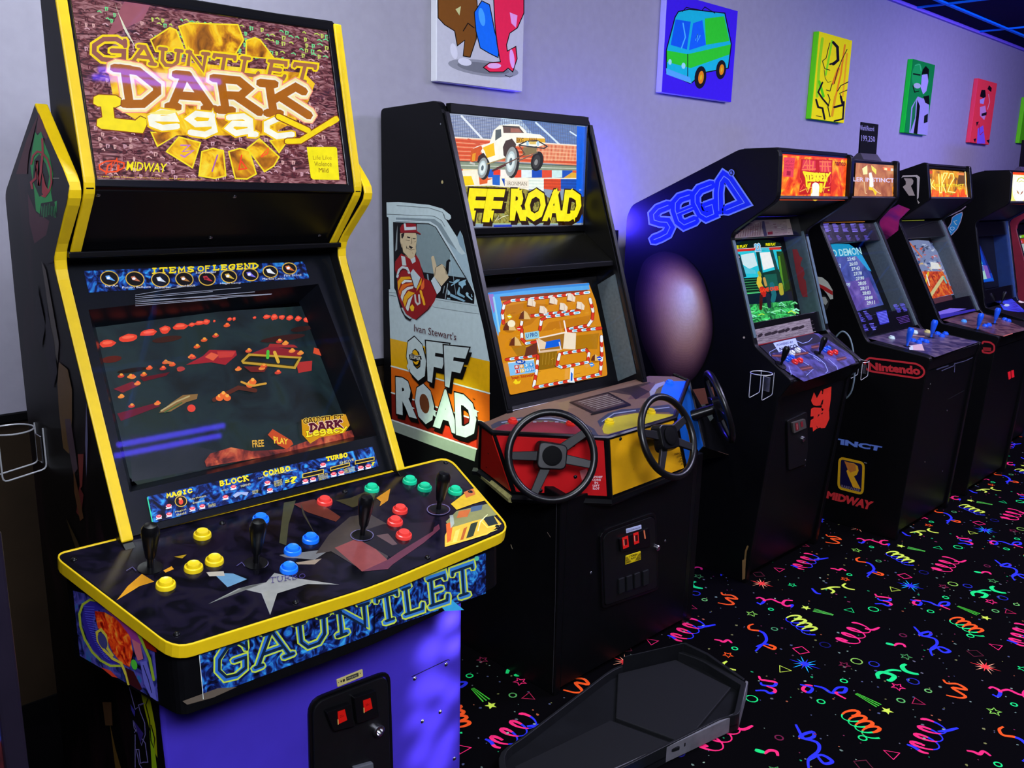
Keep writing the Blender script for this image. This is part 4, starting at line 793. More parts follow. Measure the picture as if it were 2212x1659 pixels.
A.poly([(935,335),(1075,308),(1070,400),(925,415)], 'a87020'); A.poly([(968,362),(1050,346),(1056,384),(965,400)], '1064e8'); A.poly([(930,412),(1050,400),(1050,410),(930,425)], 'e8c8a8'); A.poly([(1076,306),(1140,314),(1136,405),(1066,400)], 'f8e8d0'); A.poly([(925,340),(972,366),(965,402),(930,405)], 'f0d8b8'); A.line([(935,340),(1085,308)], 8, 'fff0e0'); A.line([(1072,245),(1085,310)], 8, 'fff8f8'); A.line([(920,350),(935,415)], 6, 'f0f0f0'); A.line([(1045,365),(1055,405)], 6, 'f0f0f0'); A.poly([(860,395),(920,365),(925,430),(850,445)], '6a3424')
for i in range(5): A.line([(955+i*18,425),(950+i*18,490)], 3, 'b88a28')
A.poly([(758,480),(902,462),(914,532),(770,552)], '88c8f8'); A.line([(758,480),(902,462)], 5, 'fff'+'fff'); A.ell(828,475,28,13,'1850b8'); A.text('98.7', [(810,483),(848,478),(846,466),(808,471)], 'ffffff', .02)
for i, (c, t, u) in enumerate([('d83828','8','11'),('e8a030','8','10'),('48a8e8','3','10'),('4090e0','9','10')]):
    x = 805+i*27; A.poly([(x-12,494-i*4),(x+12,491-i*4),(x+15,512-i*4),(x-9,516-i*4)], c); A.text(t, [(x-5,510-i*4),(x+7,508-i*4),(x+6,494-i*4),(x-6,496-i*4)], 'ffffff', .02); A.poly([(x-8,520-i*4),(x+16,516-i*4),(x+19,536-i*4),(x-5,540-i*4)], c if i != 1 else 'f0c030'); A.text(u, [(x-4,535-i*4),(x+14,532-i*4),(x+12,519-i*4),(x-6,522-i*4)], 'ffffff', .02)
A.text('Ivan Stewart', [(780,572),(912,552),(908,535),(776,556)], 'c82010', .0, '7a0808', .02); A.poly([(785,590),(800,570),(812,585),(830,575),(822,595),(800,600)], 'ffe020')
for x, y, c in [(765,222,'f0e020'),(818,290,'e02020'),(1268,455,'2858e0'),(1225,490,'3890f0')]: A.poly([(x-16,y-6),(x+2,y-14),(x+16,y+2),(x-2,y+14)], c); A.line([(x-8,y),(x+6,y)], 5, 'ffffff')
A.poly([(1105,505),(1125,510),(1122,560),(1130,590),(1100,590)], 'f0f8ff'); A.poly([(1108,530),(1118,540),(1116,580),(1106,580)], '1868d8'); A.build()
slab('monitor_sill', 1.897, 2.572, at(.895,-.02), at(.905,-.115), .01, mat('glossy_sill', '0b0a0a', .18, spec=.5, var=.2), O)
slab('bezel_glass', 1.9, 2.569, at(1.30,-.012), at(.90,-.012), .003, GLASS, O, bev=0)
# control panel: three angled player stations
TP = plane((0,-.2,1), (0,1.66,.835))
P0, P1, P2, P3, P4, P5 = [hit(*p, TP) for p in [(1040,917),(1064,936),(1311,948),(1458,903),(1487,824),(1455,811)]]
P6, P7 = hit(1400,814,TP), hit(1095,892,TP)
RF, YF, BF = wallpl(P1, P2), wallpl(P2, P3), wallpl(P3, P4)
B1, B2, B3, B4 = hit(1107,1066,RF), hit(1317,1075,RF), hit(1480,1012,YF), hit(1520,966,ply(1.74))
LP = plane((P1-P0).cross(B1-P0), P0); B0 = hit(1037,1012,LP); B5 = hit(1575,984,ply(1.80))
WOOD = mat('bare_brown_panel', '7a5c4c', .6, spec=.2, var=.25, scale=30)
CPO = MB().loft([P0,P1,P2,P3,P4,P5], [B0,B1,B2,B3,B4,B5]).build('control_panel', BLK, O, bev=.002)
ctr = Vector((2.25, 2.0, .8))
def face(name, q, col, ins=.012, m=None):
    c = sum(q, Vector())/len(q); nn = (q[1]-q[0]).cross(q[-1]-q[0]).normalized()
    if nn.dot(EYE-c) < 0: nn = -nn
    I = [p+(c-p).normalized()*ins for p in q]
    return MB().loft([p-nn*.001 for p in I], [p+nn*.003 for p in I]).build(name, m or mat('enamel_'+str(col), col, .35, spec=.35, var=.14, scale=12), CPO, bev=.001)
face('player_face', [P0,P1,B1,B0], 'c01c14', .008); fR = face('player_face', [P1,P2,B2,B1], 'c4181c'); fY = face('player_face', [P2,P3,B3,B2], 'e0a410'); fB = face('player_face', [P3,P4,B4,B3], '0c58b0')
face('raw_side', [P4,P5,B5,B4], None, .004, WOOD)
rail = [P0+Vector((0,.01,0)), P0, P1, P2, P3, P4, P5]
MB().tube([p+Vector((0,0,.002)) for p in rail], .0085, 8).build('edge_rail', BLKP, CPO, True); MB().tube([P2,B2], .010, 8).build('corner_rail', BLKP, CPO, True); MB().tube([P3,B3], .008, 8).build('corner_rail', BLKP, CPO, True); MB().tube([P0,B0], .008, 8).build('corner_rail', BLKP, CPO, True); MB().tube([P4,B4], .008, 8).build('corner_rail', BLKP, CPO, True)
MB().tube([B0+Vector((-.01,.02,-.012)),B0+Vector((0,0,-.012)),B1+Vector((0,0,-.014)),B2+Vector((0,0,-.014)),B3+Vector((0,0,-.014))], .014, 6).build('bottom_rail', BLK, CPO); MB().tube([B0+Vector((0,-.004,-.016)), B1+Vector((-.008,-.004,-.016))], .0125, 6).build('wood_edge', mat('raw_board_edge', '8a8450', .7, var=.5, scale=80), CPO)
A = Art('panel_print', CPO, TP, PRINT, 1020, 800, 2.352, off=.0012)
A.poly([(48,268),(85,258),(180,218),(900,30),(1030,33),(1095,58),(1026,238),(690,338),(640,338),(140,322),(88,308)], '6e5548')
for p, c in [([(300,190),(420,155),(520,190),(380,215)],'7c6250'),([(690,110),(900,60),(960,90),(820,130)],'3a2c2c'),([(840,90),(930,60),(900,140),(790,150)],'5a4040'),([(430,170),(500,150),(480,230)],'80684c'),([(740,100),(840,80),(900,110),(830,150),(800,120)],'2c2024'),([(100,300),(95,280),(130,262),(250,240),(400,235),(560,265),(620,300),(640,332),(590,330),(610,310),(540,285),(380,255),(200,262),(140,285)],'3a3a48'),([(115,300),(150,280),(230,266),(400,262),(530,285),(600,320),(590,328),(140,318)],'7e2232'),
    ([(635,260),(690,220),(760,200),(834,196),(1000,175),(1030,205),(1040,232),(1020,236),(1000,215),(840,215),(750,225),(690,250),(650,290)],'34384a'),([(660,300),(672,270),(720,240),(830,220),(1030,226),(1022,236),(690,326),(668,322)],'b4a41c'),
    ([(905,135),(900,110),(930,72),(975,58),(985,70),(945,90),(925,120),(930,140)],'8a8aa0'),([(925,132),(935,100),(970,80),(965,100),(950,140)],'5a5028'),([(950,142),(965,90),(985,58),(1095,56),(1050,190)],'1060d8')]: A.poly(p, c)
for l in ([(150,268),(270,248),(400,246),(540,276)], [(660,262),(720,222),(830,206)], [(850,208),(1000,190)], [(908,130),(908,108),(940,74),(975,64)]): A.line(l, 5, '8a90a8')
for i in range(14): A.line([(170+i*28, 262-abs(7-i)*-1.5),(184+i*28, 262-abs(7-i)*-1.5)], 5, ['6a6a50','9a9ab0'][i % 2], up=False)
A.poly([(490,165),(690,112),(806,175),(612,225)], '1c1416'); A.poly([(512,165),(688,120),(780,172),(618,214)], '4a3836')
for i in range(7): A.line([(540+i*15,164+i*6),(688+i*13,128+i*6)], 3, '8a8078')
A.poly([(600,226),(805,176),(806,182),(604,232)], '0c0a0a'); A.build()
pr = [hit(x, y, TP) for x, y in [(1107,913),(1232,918),(1316,914),(1406,892),(1446,829)]]
for p, c in zip(pr, ['d02820','d02820','e8c818','e8c818','2070e8']): push_button(CPO, None, TP, c, .016, pos=p+TP[0]*.002)
A = Art('coin_notice', CPO, shift(RF, .0045), PRINT, 1020, 800, 2.352)
for i, t in enumerate(['DEPOSIT','COINS','IN','LEFT','SLOT']): w = len(t)*8.5; x = 632-i*.8; A.text(t, [(x-w/2,546+i*14.6),(x+w/2,547+i*14.6),(x+w/2,537+i*14.6),(x-w/2,536+i*14.6)], 'f4e4e4', .02)
A.poly([(545,510),(580,500),(600,540),(560,570)], 'd87878'); A.build()
A = Art('coin_notice', CPO, shift(YF, .0045), PRINT, 1020, 800, 2.352)
for i, t in enumerate(['DEPOSIT','COINS','IN','CENTER','SLOT']): w = len(t)*6.5; x = 1050+i*6; A.text(t, [(x-w/2,430+i*12.5),(x+w/2,422+i*12.5),(x+w/2,414+i*12.5),(x-w/2,422+i*12.5)], '4a3608', .02)
A.build()
domes('bolt', [(1056,979),(1052,1009)], LP, .006, CHR, CPO); domes('bolt', [(1239,961),(1243,1030),(1168,1060)], shift(RF, .003), .0065, BLKP, CPO); domes('bolt', [(1340,948),(1367,1013)], shift(YF, .003), .0065, BLKP, CPO)
def steering_wheel(c, nrm, rot, face_p):
    c = Vector(c); n = Vector(nrm).normalized(); r = .131
    root = MB().lathe([(.040,-.012),(.044,.004),(.036,.018),(.026,.020),(.024,.012),(.0002,.012)], n=18)
    q = Vector((0,0,1)).rotation_difference(n)
    # keep the wheel's own "up" towards world up
    up = (Vector((0,0,1))-n*n.z).normalized(); rt = up.cross(n); M_ = Matrix((rt, up, n)).transposed()
    T = lambda v: c+M_ @ Vector(v)
    hub = MB().lathe([(.030,.020),(.030,.024),(.022,.026),(.0002,.024)], n=20)
    for v in range(len(hub.v)): hub.v[v] = T(hub.v[v])
    o = MB()
    sq = rnd([(-.056,-.042),(.046,-.050),(.058,.034),(-.042,.052)], .022, 5); a_ = math.radians(rot)
    o.loft([T((x, y, -.014)) for x, y in sq], [T((x*.86, y*.86, .020)) for x, y in sq])
    W_ = o.build('steering_wheel', BLKP, O, bev=.003)
    rm = [T((r*math.cos(t), r*math.sin(t), .012)) for t in [2*math.pi*i/48 for i in range(48)]]
    MB().tube(rm, .0118, 10, True).build('rim', mat('rubber_rim', '0a0a0b', .33, spec=.45, var=.2), W_, True)
    hub.build('hub_cap', BLKM, W_, True)
    for an in (32, 178, -14, -118):
        a = math.radians(an+rot); d = Vector((math.cos(a), math.sin(a), 0)); w = Vector((-d.y, d.x, 0))
        b = MB().loft([T(d*.03+w*.015+Vector((0,0,-.004))), T(d*.03-w*.015+Vector((0,0,-.004))), T(d*.03-w*.015+Vector((0,0,.008))), T(d*.03+w*.015+Vector((0,0,.008)))],
                      [T(d*r+w*.012+Vector((0,0,.007))), T(d*r-w*.012+Vector((0,0,.007))), T(d*r-w*.012+Vector((0,0,.016))), T(d*r+w*.012+Vector((0,0,.016)))])
        b.build('spoke', mat('spoke_black', '08080a', .45, spec=.3, var=.2), W_, bev=.002)
    fp = Vector(face_p); MB().tube([c-n*.012, fp], .019, 14).build('column', BLKP, W_, True)
def onface(c, n, pl): n = Vector(n).normalized(); t = (pl[1]-Vector(c)).dot(pl[0])/n.dot(pl[0]); return Vector(c)+n*t
for c, n, rot, pl in [((1.843,1.70,.806),(-.52,-.76,.33),0,RF), ((2.250,1.578,.815),(.02,-.93,.42),-14,YF), ((2.735,1.70,.808),(.66,-.62,.33),8,BF)]: steering_wheel(c, n, rot, onface(c, n, pl)-Vector(pl[0])*.004)
# front door, coin door and foot tray
MB().box((1.897,1.675,.02),(2.572,1.69,.66)).build('front_door', BLK, O, bev=.002)
boxp('base_plinth', (1.897, 1.70, 0), (2.572, 2.55, .02), BLKM, O)
boxp('front_corner', (2.60, 1.676, 0), (2.634, 1.72, .66), BLK, O)
OD = ply(1.675); oz = dict(ox=960, oy=1040, sc=2.68)
cdoor = rnd([(890,285),(1215,170),(1230,620),(905,735)], [60,40,20,20], 4)
plate('coin_door_frame', cdoor, OD, .008, BLKP, O, **oz, hole=[(p[0]*.93+75, p[1]*.93+32) for p in cdoor])
od = plate('coin_door', [(p[0]*.92+85, p[1]*.92+37) for p in cdoor], OD, .011, MATS['door_black_metal'], O, **oz); OD2 = shift(OD, .011)
plate('coin_slot_housing', [(1003,330),(1175,265),(1185,375),(1012,405)], OD2, .008, BLKP, od, **oz)
A = Art('price_insert', od, shift(OD2, .0085), ink('lamp_lit_insert', emit=.55), 960, 1040, 2.68)
for q in ([(1028,325),(1062,312),(1068,378),(1034,392)], [(1092,300),(1122,290),(1127,355),(1098,366)]): A.poly(q, 'f02020'); x, y = sum(p[0] for p in q)/4, sum(p[1] for p in q)/4; A.poly([(x-8,y-16),(x+8,y-21),(x+10,y+14),(x-6,y+19)], '480a10'); A.line([(x-10,y-12),(x-8,y+18)], 4, 'ffb0a0')
A.line([(1155,285),(1161,328)], 8, 'e07858'); A.build()
for i, x in enumerate((1020, 1065, 1110, 1160)): plate('coin_return', [(x-16,565-i*15),(x+16,552-i*15),(x+18,635-i*15),(x-14,650-i*15)], OD2, .006, mat('dark_return_cup', '141618', .5), od, **oz)
t_ = plate('notice_label', [(1050,275),(1138,250),(1140,274),(1052,300)], OD2, .002, mat('white_label', 'b8c0e0', .5), od, **oz); A = Art('label_print', t_, shift(OD2, .0022), PRINT, 960, 1040, 2.68); A.text('NO CASH VALUE', [(1058,292),(1132,270),(1131,262),(1057,283)], '303a60'); A.build()
t_ = plate('token_label', [(1048,430),(1134,402),(1136,452),(1047,482)], OD2, .002, mat('yellow_label', 'e0c410', .5), od, **oz); A = Art('label_print', t_, shift(OD2, .0022), PRINT, 960, 1040, 2.68)
A.text('1 TOKEN', [(1070,440),(1116,426),(1115,416),(1069,430)], '1a1608', .03); A.text('PLAY', [(1080,452),(1108,443),(1107,434),(1079,443)], '1a1608', .03)
for i in range(6): y = 442+i*6; A.line([(1050,y),(1060+i*4,y-3-i)], 3, '1a1608'); A.line([(1124-i*4,y-22+i),(1134,y-25)], 3, '1a1608')
A.build()
p = hit(960+1229/2.68, 1040+383/2.68, OD2); MB().lathe([(.011,-.012),(.011,.006),(.007,.010),(.0002,.010)], p, (0,-1,0), 18).build('lock', CHR, od, True)
domes('bolt', [(960+849/2.68,1040+530/2.68),(960+1278/2.68,1040+345/2.68)], OD, .005, CHR, O)
A = Art('panel_wear', O, OD, PRINT, 960, 1040, 2.68, off=.001); A.line([(648,112),(640,700),(625,1220)], 3, '2a2a2c'); A.line([(595,295),(612,322)], 3, '5a5040'); A.line([(383,365),(392,390)], 4, '6a6048'); A.build()
FZ = .012
FPt = [hit(*p, plz(.055)) for p in rnd([(1330,1440),(1470,1405),(1520,1422),(1612,1478),(1598,1545),(1555,1556),(1365,1652),(1200,1730),(1085,1690),(1072,1632),(1120,1600)], [30,0,20,0,10,10,0,30,30,30,10], 3)]
tr = MB().loft([Vector((p.x,p.y,0)) for p in FPt], [Vector((p.x,p.y,.030)) for p in FPt]).build('foot_tray', SCUF, O, bev=.004)
cF = sum(FPt, Vector())/len(FPt)
MB().ring([Vector((p.x,p.y,.02)) for p in FPt], [Vector((p.x,p.y,.06)) for p in FPt], [Vector((cF.x+(p.x-cF.x)*.95,cF.y+(p.y-cF.y)*.95,.02)) for p in FPt], [Vector((cF.x+(p.x-cF.x)*.95,cF.y+(p.y-cF.y)*.95,.06)) for p in FPt]).build('tray_rim', mat('scuffed_tray_edge', '141518', .5, var=.4, scale=30), tr, bev=.002)
for q in ([(1335,1450),(1460,1420),(1580,1480),(1480,1600),(1330,1545)], [(1110,1650),(1318,1550),(1470,1606),(1365,1640),(1200,1720)]):
    I = [hit(*p, plz(.05)) for p in q]; MB().loft([Vector((p.x,p.y,.028)) for p in I], [Vector((p.x,p.y,.042)) for p in I]).build('foot_mat', mat('black_rubber_mat', '0c0d11', .7, var=.5, scale=120), tr, bev=.003)
s_ = [hit(*p, plz(.06)) for p in [(1345,1440),(1475,1407),(1525,1425),(1605,1470)]]
MB().loft([Vector((p.x,p.y,.03)) for p in s_]+[Vector((p.x+.012,p.y,.03)) for p in s_[::-1]], [Vector((p.x,p.y,h)) for p, h in zip(s_, (.095,.09,.08,.062))]+[Vector((p.x+.012,p.y,h)) for p, h in zip(s_[::-1], (.062,.08,.09,.095))]).build('tray_side', SCUF, tr, bev=.002)
fe_ = [hit(*p, plz(.04)) for p in [(1612,1480),(1594,1548),(1365,1655),(1160,1745)]]
MB().loft([Vector((p.x,p.y-.006,.004)) for p in fe_]+[Vector((p.x,p.y+.004,.004)) for p in fe_[::-1]], [Vector((p.x,p.y-.006,.056)) for p in fe_]+[Vector((p.x,p.y+.004,.056)) for p in fe_[::-1]]).build('front_edge', mat('worn_grey_tray_edge', '6a686e', .6, var=.4, scale=30), tr, bev=.002)
# side artwork
A = Art('side_print', O, plx(1.869), PRINT, 800, 420, 6.9125, off=.0012, step=4e-5)
A.poly([(245,118),(420,112),(880,155),(1080,212),(1205,310),(1210,355),(1175,385),(1130,370),(1300,640),(1345,540),(1385,620),(1440,880),(1530,1320),(1610,1659),(1690,1990),(1785,2494),(300,2149),(285,1650),(280,1420),(300,1415),(275,345),(248,330)], 'b6c6c6')
A.poly([(300,2149),(1785,2494),(1785,2960),(315,2555)], 'e0a80c'); A.poly([(315,2575),(1785,2985),(1785,3425),(320,2950)], 'd86414'); A.poly([(320,2970),(1785,3440),(1785,3830),(1590,3795),(325,3360)], '7a1a10'); A.poly([(960,3430),(1080,3380),(1590,3580),(1590,3800),(1390,3700),(950,3590)], 'c8301a')  # last, brighter red patch paints in light falling on the maroon stripe
for l, w in (([(315,2562),(1785,2970)], 22), ([(320,2958),(1785,3430)], 22), ([(325,3368),(1590,3800)], 24)): A.line(l, w, 'd8dcd4')
A.poly([(322,3375),(1590,3812),(1560,3985),(335,3530)], '8c9688')
A.line([(400,165),(880,200),(1080,265),(1110,310)], 6, '3a4444'); A.line([(255,295),(960,325),(1070,390),(1120,480)], 6, '3a4444'); A.poly([(390,345),(960,365),(1060,440),(1480,1130),(1440,1160),(1010,480),(900,420),(380,405)], '7c8c90'); A.line([(380,385),(900,412),(1000,480),(1450,1230)], 16, 'c4d2d4')
A.poly([(1370,900),(1440,880),(1550,1420),(1420,1210),(1150,700)], '9ab0b8'); A.poly([(1300,640),(1345,540),(1390,640),(1435,890),(1340,760)], '7e98a4'); A.line([(1100,300),(1120,360),(1150,385)], 8, '30383a')
A.poly([(345,412),(880,432),(985,485),(1440,1245),(1560,1480),(1555,1640),(985,1545),(870,1690),(450,1690),(385,1440),(362,1400)], '060607')
A.poly([(700,442),(880,447),(975,490),(1425,1245),(800,1162),(690,900)], '77898b'); A.poly([(1200,900),(1425,1245),(1150,1210)], '8ba2a8'); A.poly([(412,460),(408,820),(378,850),(395,600)], '8a9494')
A.line([(1200,905),(1285,1500)], 6, '9ab4bc')
for p, c in [([(850,1190),(870,1190),(885,1290),(865,1295)],'7c98a0'),([(1185,1295),(1240,1310),(1300,1265),(1345,1270),(1330,1295),(1215,1368),(1212,1350),(1260,1320),(1190,1312)],'8ab4c4'),([(1325,1310),(1400,1280),(1445,1268),(1425,1300),(1435,1350),(1400,1365),(1380,1410),(1360,1370),(1325,1345)],'8ab4c4'),([(1300,1470),(1330,1380),(1345,1390),(1340,1470),(1420,1520),(1410,1545),(1310,1500)],'7aa4b4'),([(1160,1415),(1200,1460),(1195,1500),(1160,1500)],'9ab8c4'),([(1200,1475),(1400,1570),(1430,1590),(1400,1602),(1200,1520)],'7ea6b8'),([(1150,1540),(1200,1545),(1205,1570),(1150,1565)],'88a8b0'),([(1430,1480),(1450,1455),(1475,1475),(1470,1505),(1535,1570),(1525,1580),(1445,1520)],'9ac0cc'),([(1510,1490),(1520,1485),(1535,1530),(1520,1535)],'9ac0cc')]: A.poly(p, c)
A.line([(1185,990),(1165,1010),(1150,1180)], 46, '050506'); A.line([(1195,1010),(1195,1170)], 12, 'a8b4b4'); A.line([(1165,1330),(1125,1560)], 10, 'a8b8bc'); A.line([(1115,1370),(1095,1470)], 14, '7a8a8c')
A.poly([(930,1650),(985,1545),(1600,1640),(1640,1780),(1400,1750),(960,1680)], 'b0c0c0'); A.line([(985,1570),(1600,1665)], 5, '3a4444'); A.line([(285,1460),(390,1470)], 5, '3a4444'); A.line([(290,1500),(395,1520)], 5, '3a4444')
# driver leaning out of the window
A.poly([(380,1000),(470,880),(600,960),(690,900),(740,980),(780,1130),(815,1250),(900,1290),(1000,1490),(970,1590),(880,1720),(700,1870),(640,1850),(540,1780),(470,1640),(420,1500),(405,1200),(375,1120)], '8c1216')
A.poly([(452,505),(480,450),(560,428),(690,440),(705,545),(768,590),(752,606),(690,578),(530,578),(460,572)], '8a141c'); A.poly([(508,432),(536,432),(545,488),(690,480),(692,525),(520,535)], 'c8d0d0'); A.line([(530,575),(690,572),(755,598)], 12, '3a080c')
A.poly([(455,580),(530,575),(690,578),(702,620),(700,700),(690,780),(695,850),(660,950),(610,968),(540,920),(490,860),(470,760),(455,700)], 'c4b08a')
for p in ([(470,590),(520,570),(510,620),(490,660),(475,650)], [(480,780),(500,860),(560,930),(470,860)], [(590,760),(650,790),(620,815),(590,790)], [(560,625),(610,640),(600,655),(560,645)], [(640,650),(690,655),(680,668),(645,665)], [(545,760),(560,790),(550,820)]): A.poly(p, '14100e')
for l in ([(625,650),(632,720),(615,740)], [(560,800),(620,830),(670,820)], [(640,870),(650,880)], [(540,680),(600,690)], [(480,740),(500,860),(570,930)], [(690,700),(670,710)]): A.line(l, 6, '3a2c1c')
A.poly([(470,915),(530,930),(550,1060),(490,1060)], 'bcc6c4'); A.poly([(610,970),(680,930),(690,1000),(640,1035)], 'bcc6c4'); A.poly([(605,1180),(650,1110),(760,1240),(700,1400),(660,1380),(640,1300)], 'b4c2c4'); A.poly([(710,1390),(780,1245),(775,1330),(700,1450)], 'd8a010'); A.poly([(770,1350),(815,1260),(820,1380),(800,1420),(765,1420)], 'e0642a')
A.line([(415,1230),(440,1130),(490,1085),(560,1100),(590,1170)], 34, 'c0c8c8'); A.line([(430,1200),(470,1130),(520,1112),(580,1150)], 8, '14100e'); A.poly([(420,1300),(470,1230),(600,1225),(625,1260),(520,1270),(470,1320),(430,1440)], 'e0a010'); A.poly([(475,1320),(520,1275),(630,1280),(635,1310),(540,1310),(490,1340)], 'd8dcd4'); A.poly([(435,1450),(490,1345),(640,1315),(650,1345),(560,1370),(480,1440),(460,1520)], 'dc6a18')
A.poly([(465,1530),(490,1440),(570,1380),(655,1370),(650,1400),(560,1430),(510,1520),(490,1600)], 'd0d4cc'); A.poly([(500,1600),(520,1520),(580,1440),(680,1470),(640,1500),(570,1560),(530,1680)], 'e0a414'); A.poly([(540,1690),(580,1570),(650,1500),(620,1590),(580,1740),(560,1730)], 'ccd0c4'); A.poly([(600,1680),(640,1640),(670,1680),(660,1740),(625,1740)], 'e8b81c')
A.line([(680,1500),(690,1600),(720,1640),(750,1620),(740,1500)], 26, 'c4c4bc'); A.line([(765,1440),(780,1500),(800,1560),(820,1640)], 34, 'e8a81c'); A.line([(610,1180),(680,1420)], 8, '2a0808')
A.poly([(922,945),(935,918),(962,918),(996,1040),(1006,1085),(1080,1035),(1130,1080),(1160,1180),(1186,1240),(1075,1370),(970,1230),(955,1150),(935,1020)], 'c8b490'); A.line([(1000,1085),(1070,1040)], 8, '2a2018'); A.line([(1110,1075),(1140,1120),(1150,1190)], 8, '2a2018'); A.line([(990,1090),(975,1210)], 7, '3a2c1c'); A.poly([(920,1290),(965,1222),(1070,1385),(1060,1440),(1010,1490)], 'bcc8cc')
A.poly([(450,1640),(530,1800),(600,1855),(640,1850),(610,1890),(560,1860),(540,1850),(480,1740)], '0a0808'); A.line([(700,1868),(870,1720),(905,1660)], 10, '14080a')
A.text("Ivan Stewart's", [(668,2045),(1298,2178),(1298,2070),(668,1930)], '4a1c20', 0)
def tlet(t, q, d=(26,60), c='bccac6'):
    A.text(t, [(x+d[0], y+d[1]) for x, y in q], '0a0808', .075); A.text(t, q, '0a0808', .085); A.text(t, q, c, .06)
tlet('O', [(600,2700),(850,2760),(800,2200),(555,2150)]); A.ell(700,2440,62,130,'0a0808',-8); A.ell(690,2430,50,110,'e0a80c',-8); A.poly([(590,2390),(640,2370),(690,2400),(770,2400),(785,2460),(690,2500),(600,2460)], '101012'); A.text('SUPER', [(610,2445),(765,2475),(765,2430),(610,2400)], 'c8c8b8', .03); A.line([(600,2380),(690,2405),(780,2405)], 6, 'c8c8b8')
tlet('F', [(890,2745),(1010,2790),(1140,2270),(890,2235)], (30,70)); tlet('F', [(1150,2820),(1270,2860),(1430,2330),(1160,2300)], (30,80))
tlet('R', [(430,3235),(660,3290),(640,2800),(420,2765)]); tlet('O', [(720,3350),(965,3410),(930,2900),(690,2840)]); A.ell(825,3120,70,150,'6a3a20',-10); tlet('A', [(1000,3430),(1290,3525),(1200,2970),(1080,2940)]); tlet('D', [(1320,3545),(1590,3620),(1560,3070),(1300,3005)])
for x, y in [(560,2560),(860,2560),(880,2560),(1140,2620),(410,3110),(1010,3280),(1300,3210)]: A.poly([(x,y),(x+55,y-90),(x+40,y-10),(x+70,y-40),(x+30,y+70)], 'bccac6')
for x, y in [(640,3180),(980,3230),(1240,3400),(1600,3230)]: A.poly([(x-30,y-30),(x+40,y+10),(x+10,y+20),(x+20,y+90),(x-30,y+60)], 'bccac6')
A.text('TM', [(1545,3060),(1580,3070),(1580,3045),(1545,3035)], '2a1408', .02); A.build()
A = Art('panel_wear', O, plx(1.869), PRINT, 800, 180, 6.9125, off=.001); A.ell(1077,1475,16,26,'a89868'); A.ell(1052,605,8,14,'70747c'); A.build()
